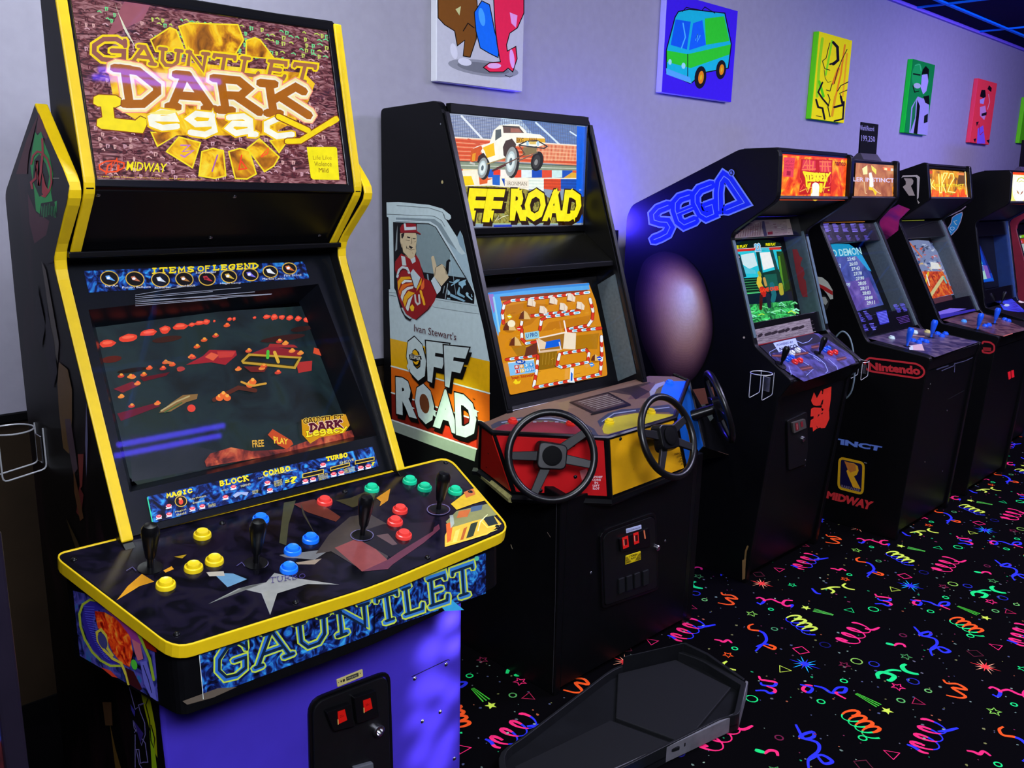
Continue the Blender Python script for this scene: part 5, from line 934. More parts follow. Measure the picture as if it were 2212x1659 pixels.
# ------------------------------------------------------------------ upright two-player cabinets further along the wall
GREYED = mat('worn_grey_edge', '50636c', .5, spec=.3, var=.35, scale=50)
def upright(loc, label, x0, x1, mt, mb_, belly, bez, cpb, cpf, low, base, topb, tb, back=2.56, th=.028, lm=BLK, rm=BLKP, r=.03, em=BLKP, can=None, board=None):
    """cabinet from its left profile: marquee top/bottom, belly, glass top/bottom, control panel back/front"""
    t = thing('arcade_cabinet', loc, label, 'arcade machine', 'arcade machines along the wall')
    f = [tb, mt, mb_, belly, bez, cpb, cpf, low, base]
    pf = rnd([(back, 0), (back, topb[1]-.05), topb]+f, [0,.02,.02,.02,r,r,r,.02,.01,.02,.012,0,0])
    for x, m_ in ((x0, lm), (x1-th, rm)):
        s_ = MB().prism(pf, x, x+th).build('side_panel', m_, t, bev=.003)
        e = offs([belly, bez], .0); e = [Vector(belly).lerp(Vector(bez), .06), Vector(belly).lerp(Vector(bez), .94)]; n, _ = plyz(belly, bez); n = Vector((n.y, n.z))
        MB().prism([tuple(e[0]), tuple(e[1]), tuple(e[1]+n*.0025), tuple(e[0]+n*.0025)], x+.004, x+th-.004).build('edge_trim', em, s_, bev=.001)
    a, b = x0+th, x1-th
    boxp('back_panel', (a, back-.02, .02), (b, back, topb[1]-.06), BLKM, t)
    slab('top_panel', a, b, (tb[0]+.0, tb[1]-.012), (mt[0]+.02, mt[1]-.012), .015, BLK, t)
    n, _ = plyz(mt, mb_); n = Vector((n.y, n.z)); m0, m1 = Vector(mt)-n*.022, Vector(mb_)-n*.022
    slab('marquee_frame', a, b, tuple(m0), tuple(m0.lerp(m1, .10)), .02, BLKP, t); slab('marquee_frame', a, b, tuple(m0.lerp(m1, .93)), tuple(m1), .02, BLKP, t)
    slab('marquee_back', a, b, tuple(m0-n*.02), tuple(m1-n*.02), .01, BLKM, t)
    ce = can or (belly[0]+.004, belly[1]+.008); slab('canopy_panel', a, b, (mb_[0]+.006, mb_[1]+.006), ce, .012, mat('marquee_lit_canopy', '1e1d20', .4, spec=.35, var=.5, scale=25), t)  # canopy grey is lightened to paint in light from the marquee
    n3, _ = plyz(belly, bez); n = Vector((n3.y, n3.z)); q0, q1 = Vector(belly)-n*.014, Vector(bez)-n*.014
    if can: q0 = q0+(q0-q1)*((can[1]-q0.y)/(q0.y-q1.y))
    if board: MB().prism([tuple(Vector(belly)-n*.003), tuple(Vector(bez)-n*.003), tuple(Vector(bez)-n*.10), tuple(Vector(belly)-n*.10)], b-.004, b).build('inner_board', board, t)
    h0, h1 = q0.lerp(q1, .17), q0.lerp(q1, .83); dp = -n*.085
    slab('bezel_top', a, b, tuple(q0), tuple(h0), .01, BLKP, t); slab('bezel_bottom', a, b, tuple(h1), tuple(q1), .01, BLKP, t)
    slab('monitor_surround', a, b, tuple(h0+dp), tuple(h1+dp), .01, BLKP, t)
    slab('bezel_glass', a+.001, b-.001, tuple(q0+n*.004), tuple(q1+n*.004), .003, GLASS, t, bev=0)
    cpn = slab('control_panel', a-.001, b+.001, cpb, (cpf[0]+.012, cpf[1]+.002), .02, BLK, t, bev=.006)
    slab('panel_front', a, b, (cpf[0]+.008, cpf[1]-.005), (low[0]+.006, low[1]), .02, BLK, t, bev=.004)
    fd = MB().prism([(low[0]+.01, low[1]+.002), (base[0]+.012, .03), (base[0]+.03, .03), (low[0]+.03, low[1]+.002)], a, b).build('front_door', BLK, t, bev=.002)
    boxp('base_plinth', (a, base[0]+.03, 0), (b, back-.02, .03), BLKM, t)
    PLM = plyz(tuple(m0), tuple(m1)); PLB = plyz(tuple(q0), tuple(q1)); PLC = shift(PLB, -.080); PLT = plyz(cpb, cpf)
    PLF = plyz((low[0]+.01, low[1]), (base[0]+.012, .03))
    return t, shift(PLM, .001), PLB, PLC, PLT, PLF, cpn, fd
# --- fighting game with the blue side logo
T, TM, TB_, TC, TT, TF, tcp, tfd = upright((3.375, 2.1, 0), 'black arcade cabinet with a big blue side logo and orange flame marquee', 3.06, 3.69,
    (1.716,1.752), (1.706,1.561), (1.899,1.425), (1.750,1.000), (1.74,.99), (1.575,.882), (1.63,.80), (1.70,0), (2.395,1.521), (1.885,1.749), back=2.42, lm=BLK, em=GREYED, can=(1.945,1.487), board=GREYED)
A = Art('marquee', T, TM, LIT, 1660, 310, 6.345, xl=(3.09,3.66))
A.poly([(195,150),(1100,213),(1052,778),(155,775)], mottled('backlit_flame_print', ['e03008','ff5a10','ff8a18','ffd820'], 15, 1.2, emit=1.05, stops=[.36,.48,.56,.68]))
A.line([(195,152),(1098,215)], 16, 'ff3a10'); A.line([(1098,215),(1052,775),(157,772),(197,152)], 10, 'ff5a30'); A.poly([(210,188),(362,198),(335,462),(198,452)], 'f04058')
for i, t in enumerate(['LIFE LIKE','VIOLENCE','STRONG']): A.text(t, [(222-i*2,258+i*46),(345-i*6,264+i*46),(347-i*6,236+i*46),(224-i*2,230+i*46)], 'b01038', .0)
A.poly([(248,375),(302,380),(298,440),(244,436)], 'b01038')
A.poly([(445,215),(875,225),(865,400),(850,690),(780,680),(415,705),(425,560),(430,400)], 'c81808'); A.poly([(470,225),(640,235),(640,380),(450,370)], 'e8384c'); A.poly([(690,235),(860,235),(850,390),(700,385)], 'e8384c')
for l in ([(470,330),(520,225),(530,340)], [(490,300),(610,305)], [(560,230),(560,370)], [(610,250),(600,365)], [(460,360),(640,350)], [(700,250),(850,255)], [(740,240),(730,380)], [(800,240),(820,380)], [(700,310),(850,315)], [(770,245),(770,385)]): A.line(l, 17, 'ff7a50')
for l in ([(430,480),(450,520),(430,560)], [(840,440),(850,520),(825,560)], [(430,640),(480,560),(500,600)], [(790,600),(840,590)]): A.line(l, 10, 'ff5040')
A.line([(425,660),(510,620),(530,670),(560,600),(720,600),(745,670),(760,610),(830,600)], 12, 'ffb050')
A.word('TEKKEN', [(520,508),(800,512),(800,420),(510,405)], 26, 'fff018', 'b01400', 7, gap=.10); A.line([(475,390),(510,470),(520,590)], 24, 'fff018'); A.line([(470,388),(600,405)], 18, 'fff018'); A.line([(840,400),(790,470),(750,600)], 22, 'fff018')
A.poly([(540,540),(580,535),(560,600),(530,640),(525,600)], 'ffe818'); A.poly([(690,540),(735,545),(735,640),(715,680),(690,660)], 'ffe818'); A.line([(720,605),(820,600)], 10, 'ffd020'); A.ell(818,640,11,11,'ffe818')
A.ell(632,680,62,110,'ffc838'); A.poly(rnd([(590,560),(625,530),(680,545),(690,600),(680,680),(682,770),(575,772),(570,700),(595,670)], 30), 'fffff4')  # amber and white patch paints in the hot bulb behind the sign
A.text('namco', [(902,300),(1048,308),(1050,262),(904,252)], '8a1c08', .03); A.build()
A = Art('instruction_card', T, shift(TB_, .001), PRINT, 1560, 440, 4.76, xl=(3.09,3.66))
A.poly([(70,358),(330,170),(660,160),(725,320)], '94827e'); A.poly([(660,160),(690,158),(730,320),(670,322)], 'a8968c')
for i in range(60): x, y = rg.uniform(230,690), rg.uniform(185,320); A.line([(x,y),(x+rg.uniform(10,40),y-2)], 5, rg.choice(['7a5a60','6a3840','b8a8a0','8a6a78','a89090']), up=False)
A.poly([(410,180),(430,178),(460,330),(430,335),(405,240)], '3a3450'); A.poly([(465,290),(515,285),(518,315),(468,320)], '7a1824')
for i in range(12): A.line([(110+i*25,345-i*2),(118+i*25,325-i*12)], 6, '6e4a52', up=False)
A.build(); A = Art('lower_card', T, shift(TB_, .001), PRINT, 1580, 620, 3.967, xl=(3.09,3.66)); A.poly([(138,377),(672,268),(700,392),(168,510)], '8a7e80')
for r_ in range(8):
    y = 385+r_*16
    for i in range(11):
        x = 150+r_*4+i*48+(r_ % 2)*20; A.line([(x,y-(x-140)*.2),(x+40,y-(x-100)*.2)], 4, rg.choice(['5c5056','a89c9c','6a5c62']), up=False)
for i, w in enumerate((30,22,40,34,40,22,40,30)): x = 175+i*58; A.line([(x,440-(x-140)*.2),(x+w,432-(x-110)*.2)], 24, '2c2228')
A.line([(165,512),(702,396)], 9, '7a1420'); A.build()
A = Art('screen', T, TC, CRT, 1340, 300, 3.95, off=0, xl=(3.09,3.66))
A.poly([(935,885),(1090,868),(1270,862),(1365,890),(1420,1060),(1470,1300),(1505,1560),(1300,1590),(1085,1640),(1010,1250)], '0c2018'); A.poly([(958,965),(1372,940),(1410,1150),(1240,1190),(1010,1200)], '28d0e8'); A.poly([(1045,1400),(1470,1370),(1505,1555),(1300,1585),(1090,1632)], mottled('green_floor_screen', ['0c4a28','1c8a44','48d868','1a6838'], 18, 2, emit=.9))
for p, c in [([(1030,990),(1140,970),(1170,1080),(1100,1110),(1040,1070)],'d8f4fc'),([(1190,970),(1290,965),(1320,1090),(1220,1120)],'fcffff'),([(1040,1090),(1150,1120),(1160,1150),(1050,1150)],'58d0e8'),([(985,980),(1020,985),(1075,1175),(1040,1190)],'10343c'),([(1150,930),(1180,935),(1215,1140),(1190,1160)],'14403c'),([(1270,940),(1300,945),(1345,1110),(1320,1120)],'18484c'),
    ([(1330,960),(1385,960),(1450,1280),(1400,1310),(1360,1150)],'1c4814'),([(1345,1000),(1360,1000),(1400,1280),(1380,1290)],'5a9a28'),([(1030,1190),(1180,1180),(1190,1320),(1050,1330)],'0a2a14'),([(1180,1150),(1350,1110),(1400,1290),(1190,1320)],'12382c'),([(1225,1160),(1330,1150),(1350,1280),(1260,1290)],'1c6050'),([(1020,1330),(1460,1300),(1475,1380),(1040,1420)],'0e2030')]: A.poly(p, c)
for i in range(6): A.line([(1045,1205+i*22),(1180,1195+i*22)], 5, '48a860'); 
A.line([(1040,1325),(1200,1310)], 7, '58e090')
for i in range(70):
    x, y = rg.uniform(1070,1480), rg.uniform(1410,1600); y += (x-1280)*-.12
    if 1060+(y-1400)*.1 < x < 1440+(y-1300)*.2: A.line([(x,y),(x+rg.uniform(15,50),y+rg.uniform(-20,14)),(x+rg.uniform(40,70),y+rg.uniform(-10,20))], rg.choice([6,9,13]), rg.choice(['48e878','88f8a8','2a9a48','d0f848','1c6c3c','a0ffe0']), up=False)
A.line([(1185,1190),(1180,1230),(1200,1270)], 40, 'e8c838'); A.line([(1180,1140),(1190,1165)], 26, 'a8b838'); A.line([(1225,1190),(1240,1250)], 22, 'c8a050'); A.line([(1205,1280),(1225,1330)], 46, 'c82818'); A.line([(1200,1340),(1195,1450)], 26, '4a1814'); A.line([(1255,1330),(1270,1430)], 34, '1c2838'); A.line([(1290,1240),(1310,1330),(1300,1380)], 40, '20707c'); A.line([(1365,1245),(1375,1320)], 36, 'b8b030')
A.line([(962,958),(1140,940)], 22, 'e02c20'); A.line([(1200,940),(1270,938)], 18, '50c8e0'); A.line([(1275,938),(1358,936)], 20, 'e03024'); A.line([(960,942),(1370,920)], 3, 'f0f0f0'); A.text('FREE PLAY', [(952,940),(1082,925),(1080,902),(950,916)], 'f4f000', .04); A.text('FREE PLAY', [(1240,914),(1322,910),(1320,888),(1238,892)], 'f4f000', .04)
A.text('22', [(1150,958),(1195,955),(1190,895),(1142,900)], '70c8f8', .05, 'f0f8ff', .05); A.text('GAME OVER', [(1190,1310),(1350,1290),(1345,1258),(1185,1280)], 'f84820', .05); A.line([(975,1000),(1010,1010)], 12, 'e8b0b0'); A.build()
A = Art('panel_print', tcp, TT, PRINT, 1580, 620, 3.967, off=.001, xl=(3.09,3.66))
A.poly([(178,520),(700,398),(745,398),(1030,590),(1064,650),(830,742),(620,812),(395,736),(212,622)], mottled('storm_panel_print', ['1a1838','2e2a5c','443f80','5a5498'], 14, 1.5, rough=.35)); A.poly([(178,520),(700,398),(745,420),(780,470),(560,520),(300,580),(200,600)], '171528')
for l in ([(210,612),(300,600),(325,560),(380,530),(440,540)], [(560,465),(610,485),(660,470),(690,440)], [(215,520),(260,560),(320,590)], [(560,500),(640,560),(730,600),(800,660),(825,720),(805,740)], [(490,680),(510,740),(500,760)], [(610,640),(660,670),(700,705),(640,760)], [(830,620),(900,680),(910,710)], [(330,640),(340,680),(420,690),(380,720)], [(700,600),(760,640)]): A.line(l, 4, '98a8f0')
A.poly([(355,482),(548,440),(570,505),(405,562)], 'a8b4e0'); A.text('POWERED BY', [(388,512),(530,480),(525,462),(385,492)], '2a2a50', .02); A.text('NAMCO', [(415,550),(560,520),(552,492),(408,525)], '101030', .04)
for q in ([(575,690),(670,672),(705,705),(610,725)], [(895,610),(970,595),(990,620),(910,640)], [(680,505),(750,490),(740,530),(690,535)], [(510,575),(650,555),(660,575),(530,600)], [(340,585),(440,575),(430,610),(360,600)]): A.poly(q, '4a2230'); A.line([((q[0][0]+q[3][0])/2,(q[0][1]+q[3][1])/2),((q[1][0]+q[2][0])/2,(q[1][1]+q[2][1])/2)], 8, '8a4a40')
A.build()
for c, ps in (('e83028', [(1716,783),(1727,780),(1792,764),(1803,762)]), ('2058e0', [(1699,777),(1709,774),(1780,757),(1788,754)]), ('d8dce0', [(1710,764),(1722,758)])):
    for p in ps: push_button(tcp, p, shift(TT, .0014), c, .014)
for p in ((1687,789), (1769,766)): joystick(T, p, shift(TT, .0014), s=.88, lean=(-.35, .05), washer=.024)
A = Art('door_print', T, TF, PRINT, 1700, 820, 4.76, off=.001, xl=(3.09,3.66))
for p in ([(245,215),(275,130),(305,190),(350,108),(365,130),(375,100),(455,70),(448,200),(430,315),(360,340),(375,300),(350,290),(360,262),(300,270),(270,262),(255,240)], [(245,300),(275,285),(350,290),(355,320),(430,318),(434,400),(405,465),(390,495),(350,500),(340,490),(300,505),(265,535),(262,490),(232,490),(242,415),(270,400),(272,375),(240,378)]): A.poly(p, 'e03426')
for p in ([(340,262),(358,215),(372,200),(365,255)], [(310,390),(320,355),(335,360)], [(345,350),(370,335),(360,358)], [(355,140),(366,150),(372,110)], [(300,470),(318,500),(305,490)]): A.poly(p, '0a0808')
A.build()
tdoor = rnd([(-10,420),(190,325),(200,700),(180,860),(0,930)], 22); tz = dict(ox=1700, oy=820, sc=4.76)
td = plate('coin_door', tdoor, TF, .008, MATS['door_black_metal'], T, **tz); TF2 = shift(TF, .008)
plate('coin_slot_housing', rnd([(40,440),(170,400),(185,490),(55,548)], 10), TF2, .008, mat('grey_coin_plate', '4a4440', .45), td, **tz)
A = Art('price_insert', td, shift(TF2, .0085), PRINT, 1700, 820, 4.76); A.poly([(85,450),(112,442),(120,515),(92,525)], '801c24'); A.poly([(138,435),(160,428),(168,480),(145,490)], '802028'); A.line([(100,455),(104,510)], 4, 'd0b0a0'); A.build()
p = hit(1700+165/4.76, 820+612/4.76, TF2); MB().lathe([(.012,0),(.012,.006),(.0002,.010)], p, TF[0], 14).build('lock', CHR, td, True)
domes('bolt', [(1700+190/4.76, 820+830/4.76),(1700+186/4.76,820+885/4.76)], TF2, .004, CHR, td)
A = Art('side_print', T, plx(3.06), PRINT, 1340, 300, 3.95, off=.001)
SG = [[(410,566),(325,600),(285,645),(290,692),(340,708),(400,712),(425,755),(400,808),(345,838),(288,860)], [(592,478),(510,505),(472,548),(470,610),(500,700),(545,735),(640,695)], [(480,640),(615,585)], [(778,392),(680,430),(640,482),(640,545),(690,640),(735,668),(800,640),(785,560),(725,582)], [(842,612),(838,460),(850,370),(885,318),(925,345),(1060,545),(905,608)], [(890,470),(930,520)]]
for w, c in ((104, '7f98f0'), (78, '1830e8')):
    for l in SG[:-1]: A.line(l, w if l is not SG[2] else w*.62, c)
for l in SG[:-1]: A.line(l, 7, '7f98f0')
A.ell(950,290,26,30,'7f98f0'); A.ell(950,290,19,23,'101848'); A.text('R', [(942,303),(958,300),(957,276),(941,280)], '7f98f0', .02); A.build()
# plain oval in flesh tones standing in for the character art
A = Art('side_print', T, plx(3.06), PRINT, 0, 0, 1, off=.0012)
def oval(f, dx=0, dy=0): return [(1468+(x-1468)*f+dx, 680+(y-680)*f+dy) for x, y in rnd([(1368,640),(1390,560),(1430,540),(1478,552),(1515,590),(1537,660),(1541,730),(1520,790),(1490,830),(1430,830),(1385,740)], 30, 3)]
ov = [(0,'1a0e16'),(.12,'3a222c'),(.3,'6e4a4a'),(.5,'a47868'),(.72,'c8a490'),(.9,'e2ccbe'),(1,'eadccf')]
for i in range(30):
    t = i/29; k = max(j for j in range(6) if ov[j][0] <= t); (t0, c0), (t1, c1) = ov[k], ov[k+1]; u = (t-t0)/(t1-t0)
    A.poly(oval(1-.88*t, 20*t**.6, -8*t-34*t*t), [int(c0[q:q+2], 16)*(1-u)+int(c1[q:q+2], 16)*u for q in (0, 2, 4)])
A.poly([(1490,880),(1520,868),(1545,900),(1520,925),(1495,915)], '5a6258'); A.poly([(1470,845),(1540,835),(1548,868),(1490,880)], '7a4838'); A.line([(1610,1210),(1612,1190),(1616,1180)], 4, '7a6038'); A.poly([(1604,1210),(1612,1206),(1610,1250),(1604,1252)], '8a6a40'); A.ell(1608,729,2.4,2.4,'b8a890'); A.build()
A = Art('side_print', T, plx(3.658), PRINT, 1560, 440, 4.76, off=.001); A.poly([(722,470),(770,468),(800,540),(830,560),(812,600),(806,640),(835,660),(850,720),(835,765),(860,790),(872,880),(880,960),(830,960),(800,880),(760,700)], 'a83840'); A.build()
# --- two cabinets of the same series
kp = dict(mt=(1.925,1.752), mb_=(1.905,1.565), belly=(2.0,1.446), bez=(1.722,.936), cpb=(1.703,.915), cpf=(1.412,.884), low=(1.425,.82), base=(1.466,0), topb=(2.08,1.70), tb=(1.945,1.758), r=.02, board=GRYP)
KI, KM, KB, KC, KT, KF, kcp, kfd = upright((4.33, 2.0, 0), 'black arcade cabinet with red oval logo, yellow R badge and red lettering down its side', 4.0, 4.66, **kp)
kp2 = dict(kp); kp2.update(mt=(1.885,1.752), mb_=(1.848,1.565), topb=(2.03,1.712), tb=(1.90,1.758))
K2, LM, LB, LC, LT, LF, lcp, lfd = upright((5.242, 2.0, 0), 'black arcade cabinet with white R badge beside its orange marquee, third from the far right', 4.912, 5.572, **kp2)
A = Art('marquee', KI, KM, LIT, 1840, 330, 4.536, xl=(4.03,4.63))
A.poly([(40,98),(440,128),(470,428),(20,428)], mottled('backlit_copper_print', ['a85a34','c8784a','e09a60'], 12, 1, emit=.95)); A.poly([(300,140),(405,150),(405,180),(310,170)], 'ff7a40'); A.poly([(318,146),(345,150),(345,172),(318,168)], 'fff0b0'); A.poly([(380,152),(405,154),(405,180),(380,178)], 'e8e8d8')
A.text('KILLER INSTINCT', [(-75,276),(412,292),(412,252),(-75,236)], 'e8d8ff', .02)
for p, c in [([(100,155),(150,122),(152,210),(112,215)],'fff8b0'),([(188,122),(240,165),(236,212),(196,170)],'fff060'),([(165,198),(190,192),(205,250),(212,330),(170,350),(172,260)],'fffff8'),([(165,330),(200,342),(246,388),(228,420),(205,370),(165,362)],'ffd818')]: A.poly(p, c)
A.line([(120,285),(130,395),(145,402)], 5, 'ffe8b0'); A.line([(205,340),(255,390),(280,400)], 6, 'ffe8c0'); A.poly(rnd([(392,332),(426,330),(428,418),(398,420)], 10), 'f09018'); A.line([(403,405),(403,350),(418,398),(418,345)], 5, '5a2808'); A.line([(425,135),(430,250),(448,420)], 8, 'c8c8b8'); A.build()
A = Art('marquee', K2, LM, LIT, 1840, 330, 4.536, xl=(4.942,5.542))
A.poly([(748,160),(1118,190),(1140,448),(768,452)], mottled('backlit_amber_print', ['8a5408','d88a08','f8a810','ffc828'], 12, 1.3, emit=1.0)); A.poly([(768,452),(1140,448),(1130,390),(1050,330),(980,420),(900,380),(760,360)], mottled('backlit_flame_print', [], 1)); A.poly([(1050,190),(1110,195),(1115,300),(1030,320)], '6a4408')
A.poly([(760,175),(790,178),(788,205),(762,205)], 'e85020'); A.poly([(1030,195),(1098,200),(1098,222),(1032,218)], 'ff9040')
for l in ([(850,210),(860,390),(880,390),(880,210)], [(880,280),(900,200),(935,200),(885,300),(920,390)], [(945,250),(960,205),(990,205),(1000,250),(960,320),(940,380),(1010,390)], [(770,260),(775,360)], [(775,320),(800,270)], [(778,320),(815,355)]): A.line(l, 13, 'ffe820', ); A.line(l, 5, 'ffffc0')
A.text('KILLER INSTINCT', [(800,332),(1095,332),(1095,308),(800,306)], 'fff030', .01); A.line([(1108,185),(1112,300),(1130,440)], 7, 'e8e8b8'); A.poly([(1102,370),(1118,372),(1125,412),(1110,410)], 'ffc020'); A.build()
A = Art('screen', KI, KC, CRT, 1700, 300, 3.95, off=0, xl=(4.03,4.63))
A.poly([(338,905),(420,896),(530,898),(600,945),(680,1060),(760,1250),(825,1415),(588,1475),(470,1210),(395,1010)], mottled('blue_mist_screen', ['28388a','3c52b0','5a6ac8','7a70c8'], 8, 1.5, emit=.85)); A.poly([(338,905),(420,896),(530,898),(600,945),(640,1000),(370,1005)], '20a0d8'); A.poly([(590,1000),(640,990),(720,1130),(690,1120)], '30a8f0'); A.poly([(480,1230),(700,1180),(790,1400),(590,1470)], mottled('violet_mist_screen', ['4a3a98','7058c0','9078d8'], 8, 1.5, emit=.85))
A.text('RED DEMON', [(338,1010),(640,984),(622,926),(326,952)], 'b8f0ff', .02)
for i, t in enumerate(['23:45','26:33','27:43','27:70','27:90','28:05','28:11','28:83','28:88','29:11']): x, y = 515+i*18.5, 1042+i*41.5; A.text(t, [(x,y),(x+68,y-8),(x+66,y-36),(x-2,y-28)], 'e0f4ff', .025)
for t, x, y in [('QQQ',400,1105),('Q',440,1185),('APF',480,1270)]: A.text(t, [(x,y),(x+20*len(t),y-6),(x+20*len(t)-2,y-40),(x-2,y-34)], 'c8e8ff', .02)
A.build()
A = Art('screen', K2, LC, CRT, 1700, 300, 3.95, off=0, xl=(4.942,5.542))
A.poly([(1005,875),(1110,862),(1210,870),(1290,960),(1360,1110),(1425,1330),(1235,1365),(1150,1180),(1060,1000)], '8a98c8')
for i in range(110):
    t = rg.random(); y = 870+t*480; x0_, x1_ = 1010+(y-870)*.48, 1215+(y-870)*.44; x = rg.uniform(x0_, x1_)
    c = rg.choice(['e8f0ff','38508a','c8d8f8','5a6898','d85a30','202848'] if t < .4 else ['ff7a20','e84818','ffd040','fff0c0','c83010','f8a040','e8e0f0','6a2818'])
    A.poly([(x,y),(x+rg.uniform(10,45),y+rg.uniform(-20,10)),(x+rg.uniform(5,40),y+rg.uniform(10,34))], c, up=False)
A.k += 1e-4; A.poly([(1150,1130),(1330,1130),(1420,1320),(1240,1365)], mottled('red_arena_screen', ['8a2008','d84010','ff6a18','ffb030'], 18, 2, emit=.95)); A.line([(1220,1345),(1330,1180)], 28, 'e8d898'); A.line([(1205,1140),(1180,1240)], 14, 'ffe030'); A.line([(1335,1180),(1360,1230)], 12, '70d8d0'); A.line([(1190,1160),(1215,1250)], 9, 'ffffff'); A.poly([(1225,1050),(1290,1060),(1310,1110),(1230,1110)], 'ffffff'); A.line([(1040,880),(1150,1010)], 9, 'e87030'); A.build()
def fine_print(name, t, pl, cols, y0, y1, xs, dx, ox=1700, oy=300, sc=3.95):
    A = Art(name, t, shift(pl, .001), PRINT, ox, oy, sc, xl=(4.03,4.63))
    for x in xs:
        for k in range(int((y1-y0)/9)): y = y0+k*9; A.line([(x+(y-y0)*dx, y), (x+(y-y0)*dx+rg.uniform(22, 46), y-2)], 5, rg.choice(cols), up=False)
    return A
A = fine_print('instruction_card', KI, KB, ['7a68c0','5a4c98','8a80d0'], 728, 805, (238,310,385,462,540,612), .30); A.line([(285,715),(660,706)], 7, 'd8901c')  # yellow stroke paints in the lit lower edge of the canopy
for x in (270,345,420,500,580,655):
    for k in range(5): A.line([(x+k*4,828+k*9),(x+k*4+rg.uniform(15,34),826+k*9)], 5, '5a4c98', up=False)
for x, y, n_ in ((585,1490,8),(650,1475,8),(635,1590,6),(700,1580,6),(905,1420,7),(960,1410,7)):
    for k in range(n_): A.line([(x+k*6,y+k*10),(x+k*6+rg.uniform(22,44),y-4+k*10)], 5, rg.choice(['5a54c0','4a40a0','7a78e0']), up=False)
A.poly([(755,1480),(845,1460),(872,1570),(790,1590)], '28288a')
for k in range(8): A.line([(765+k*4,1490+k*12),(845+k*3,1474+k*12)], 5, '7a80f0', up=False)
for k in range(5): A.line([(930+k*8,1530+k*12),(1030+k*4,1508+k*12)], 5, '5a3a80', up=False)
A.build()
A = Art('instruction_card', K2, LB, PRINT, 1700, 300, 3.95, xl=(4.942,5.542)); A.line([(950,700),(1170,694)], 6, '98a020'); A.poly([(1235,1365),(1400,1330),(1415,1370),(1250,1410)], '5a3430'); A.poly([(1290,1475),(1390,1445),(1530,1450),(1420,1480),(1300,1500)], '8a7ad0'); A.poly([(1300,1500),(1600,1450),(1610,1465),(1310,1535)], '40389a'); A.build()
BLUEP = mat('blue_joystick_plastic', '1858e0', .3, spec=.45, var=.08)
for t, cpn, pl, js, bs in ((KI, kcp, KT, [(1959,748),(2011,729)], [('c8e0d8',(1926,731)),('c8e0d8',(1976,719)),('d8d080',(2003,718)),('1858e0',(1972,737)),('1858e0',(1984,741)),('1858e0',(1990,736)),('1858e0',(2000,739)),('1858e0',(2025,722)),('1858e0',(2034,727)),('1858e0',(2042,722))]), (K2, lcp, LT, [(2111,712),(2148,699)], [('48a0e8',(2082,695)),('1858e0',(2128,705)),('1858e0',(2136,703)),('1858e0',(2170,691)),('1858e0',(2178,694))])):
    A = Art('panel_print', cpn, pl, PRINT, 1820, 640, 3.735, off=.001, xl=(4.03,4.63) if t is KI else (4.942,5.542))
    if t is KI: A.poly([(190,335),(590,232),(720,238),(1125,362),(735,498),(690,470)], mottled('dusk_panel_print', ['241c38','3a3050','584a60','6a5a6c'], 12, 1.4, rough=.3)); A.poly([(535,400),(640,385),(660,440),(560,435)], 'c8a8a8'); A.poly([(535,402),(565,400),(570,435),(540,435)], 'c0d0f0'); A.line([(570,318),(660,326)], 6, 'b88878')
    else: A.poly([(810,195),(1060,118),(1130,120),(1280,180),(1500,270),(1370,300),(1285,325)], mottled('rust_panel_print', ['2c2028','4a3038','6a4a48','5a4a50'], 12, 1.4, rough=.3)); A.poly([(1100,285),(1240,310),(1285,325),(1200,320)], '8a3a28'); A.line([(1090,285),(1285,328),(1370,302)], 6, 'c86a58')
    A.build()
    for p in js: joystick(t, p, shift(pl, .0014), BLUEP, s=1.0, washer=.016)
    for c, p in bs: push_button(cpn, p, shift(pl, .0014), c, .0155)
def badge(A, q, ring, w, fill, rc, nm=True):
    """rounded badge with a curled R, q = bl, br, tr, tl"""
    bl, br, tr, tl = [Vector(p) for p in q]; P_ = lambda u, v: tuple((bl*(1-u)+br*u)*(1-v)+(tl*(1-u)+tr*u)*v)
    o = [P_(u, v) for u, v in rnd([(0,0),(1,0),(1,1),(0,1)], .16, 4)]
    A.poly(o, fill); A.line(o, w, ring, True)
    A.poly([P_(u, v) for u, v in [(.22,.90),(.60,.92),(.76,.86),(.80,.72),(.74,.58),(.62,.50),(.92,.14),(.60,.14),(.36,.50),(.30,.62),(.38,.70),(.40,.78),(.34,.84)]], rc)
    if nm: A.text('RAREWARE', [P_(.12,.04), P_(.88,.04), P_(.88,.13), P_(.12,.13)], '8a7a90', .01)
A = Art('oval_logo', KI, plx(4.0), PRINT, 1820, 640, 3.735, off=.001)
ro = [(180,555),(185,520),(215,497),(600,545),(648,575),(665,615),(640,650),(600,660),(230,605),(195,590)]
A.line(rnd(ro, 30), 15, 'c83038', True); A.text('Nintendo', [(215,590),(625,632),(620,570),(212,535)], 'c83038', .05); A.text('R', [(632,590),(640,591),(640,580),(632,579)], 'c83038')
A.build(); A = Art('side_lettering', KI, plx(4.0), PRINT, 1740, 640, 3.19, off=.001); A.text('INSTINCT', [(0,978),(514,1066),(522,1036),(0,940)], '6a8ad8', .05, '30449a', .02)
A.build(); A = Art('side_badge', KI, plx(4.0), PRINT, 1740, 640, 3.19, off=.001)
badge(A, [(228,1320),(393,1362),(402,1150),(236,1112)], 'd8a818', 17, '14103a', 'e8ac20'); A.poly([(268,1135),(345,1160),(350,1200),(310,1215),(290,1190)], 'c87830'); A.line([(405,1145),(422,1150)], 5, '8a8a90')
A.build(); A = Art('side_lettering', KI, plx(4.0), PRINT, 1740, 640, 3.19, off=.001); A.text('MIDWAY', [(148,1388),(442,1468),(462,1418),(155,1345)], 'd03438', .06); A.build()
A = Art('side_print', KI, plx(4.0), PRINT, 1700, 300, 3.95, off=.001)   # small plain patch in white and red
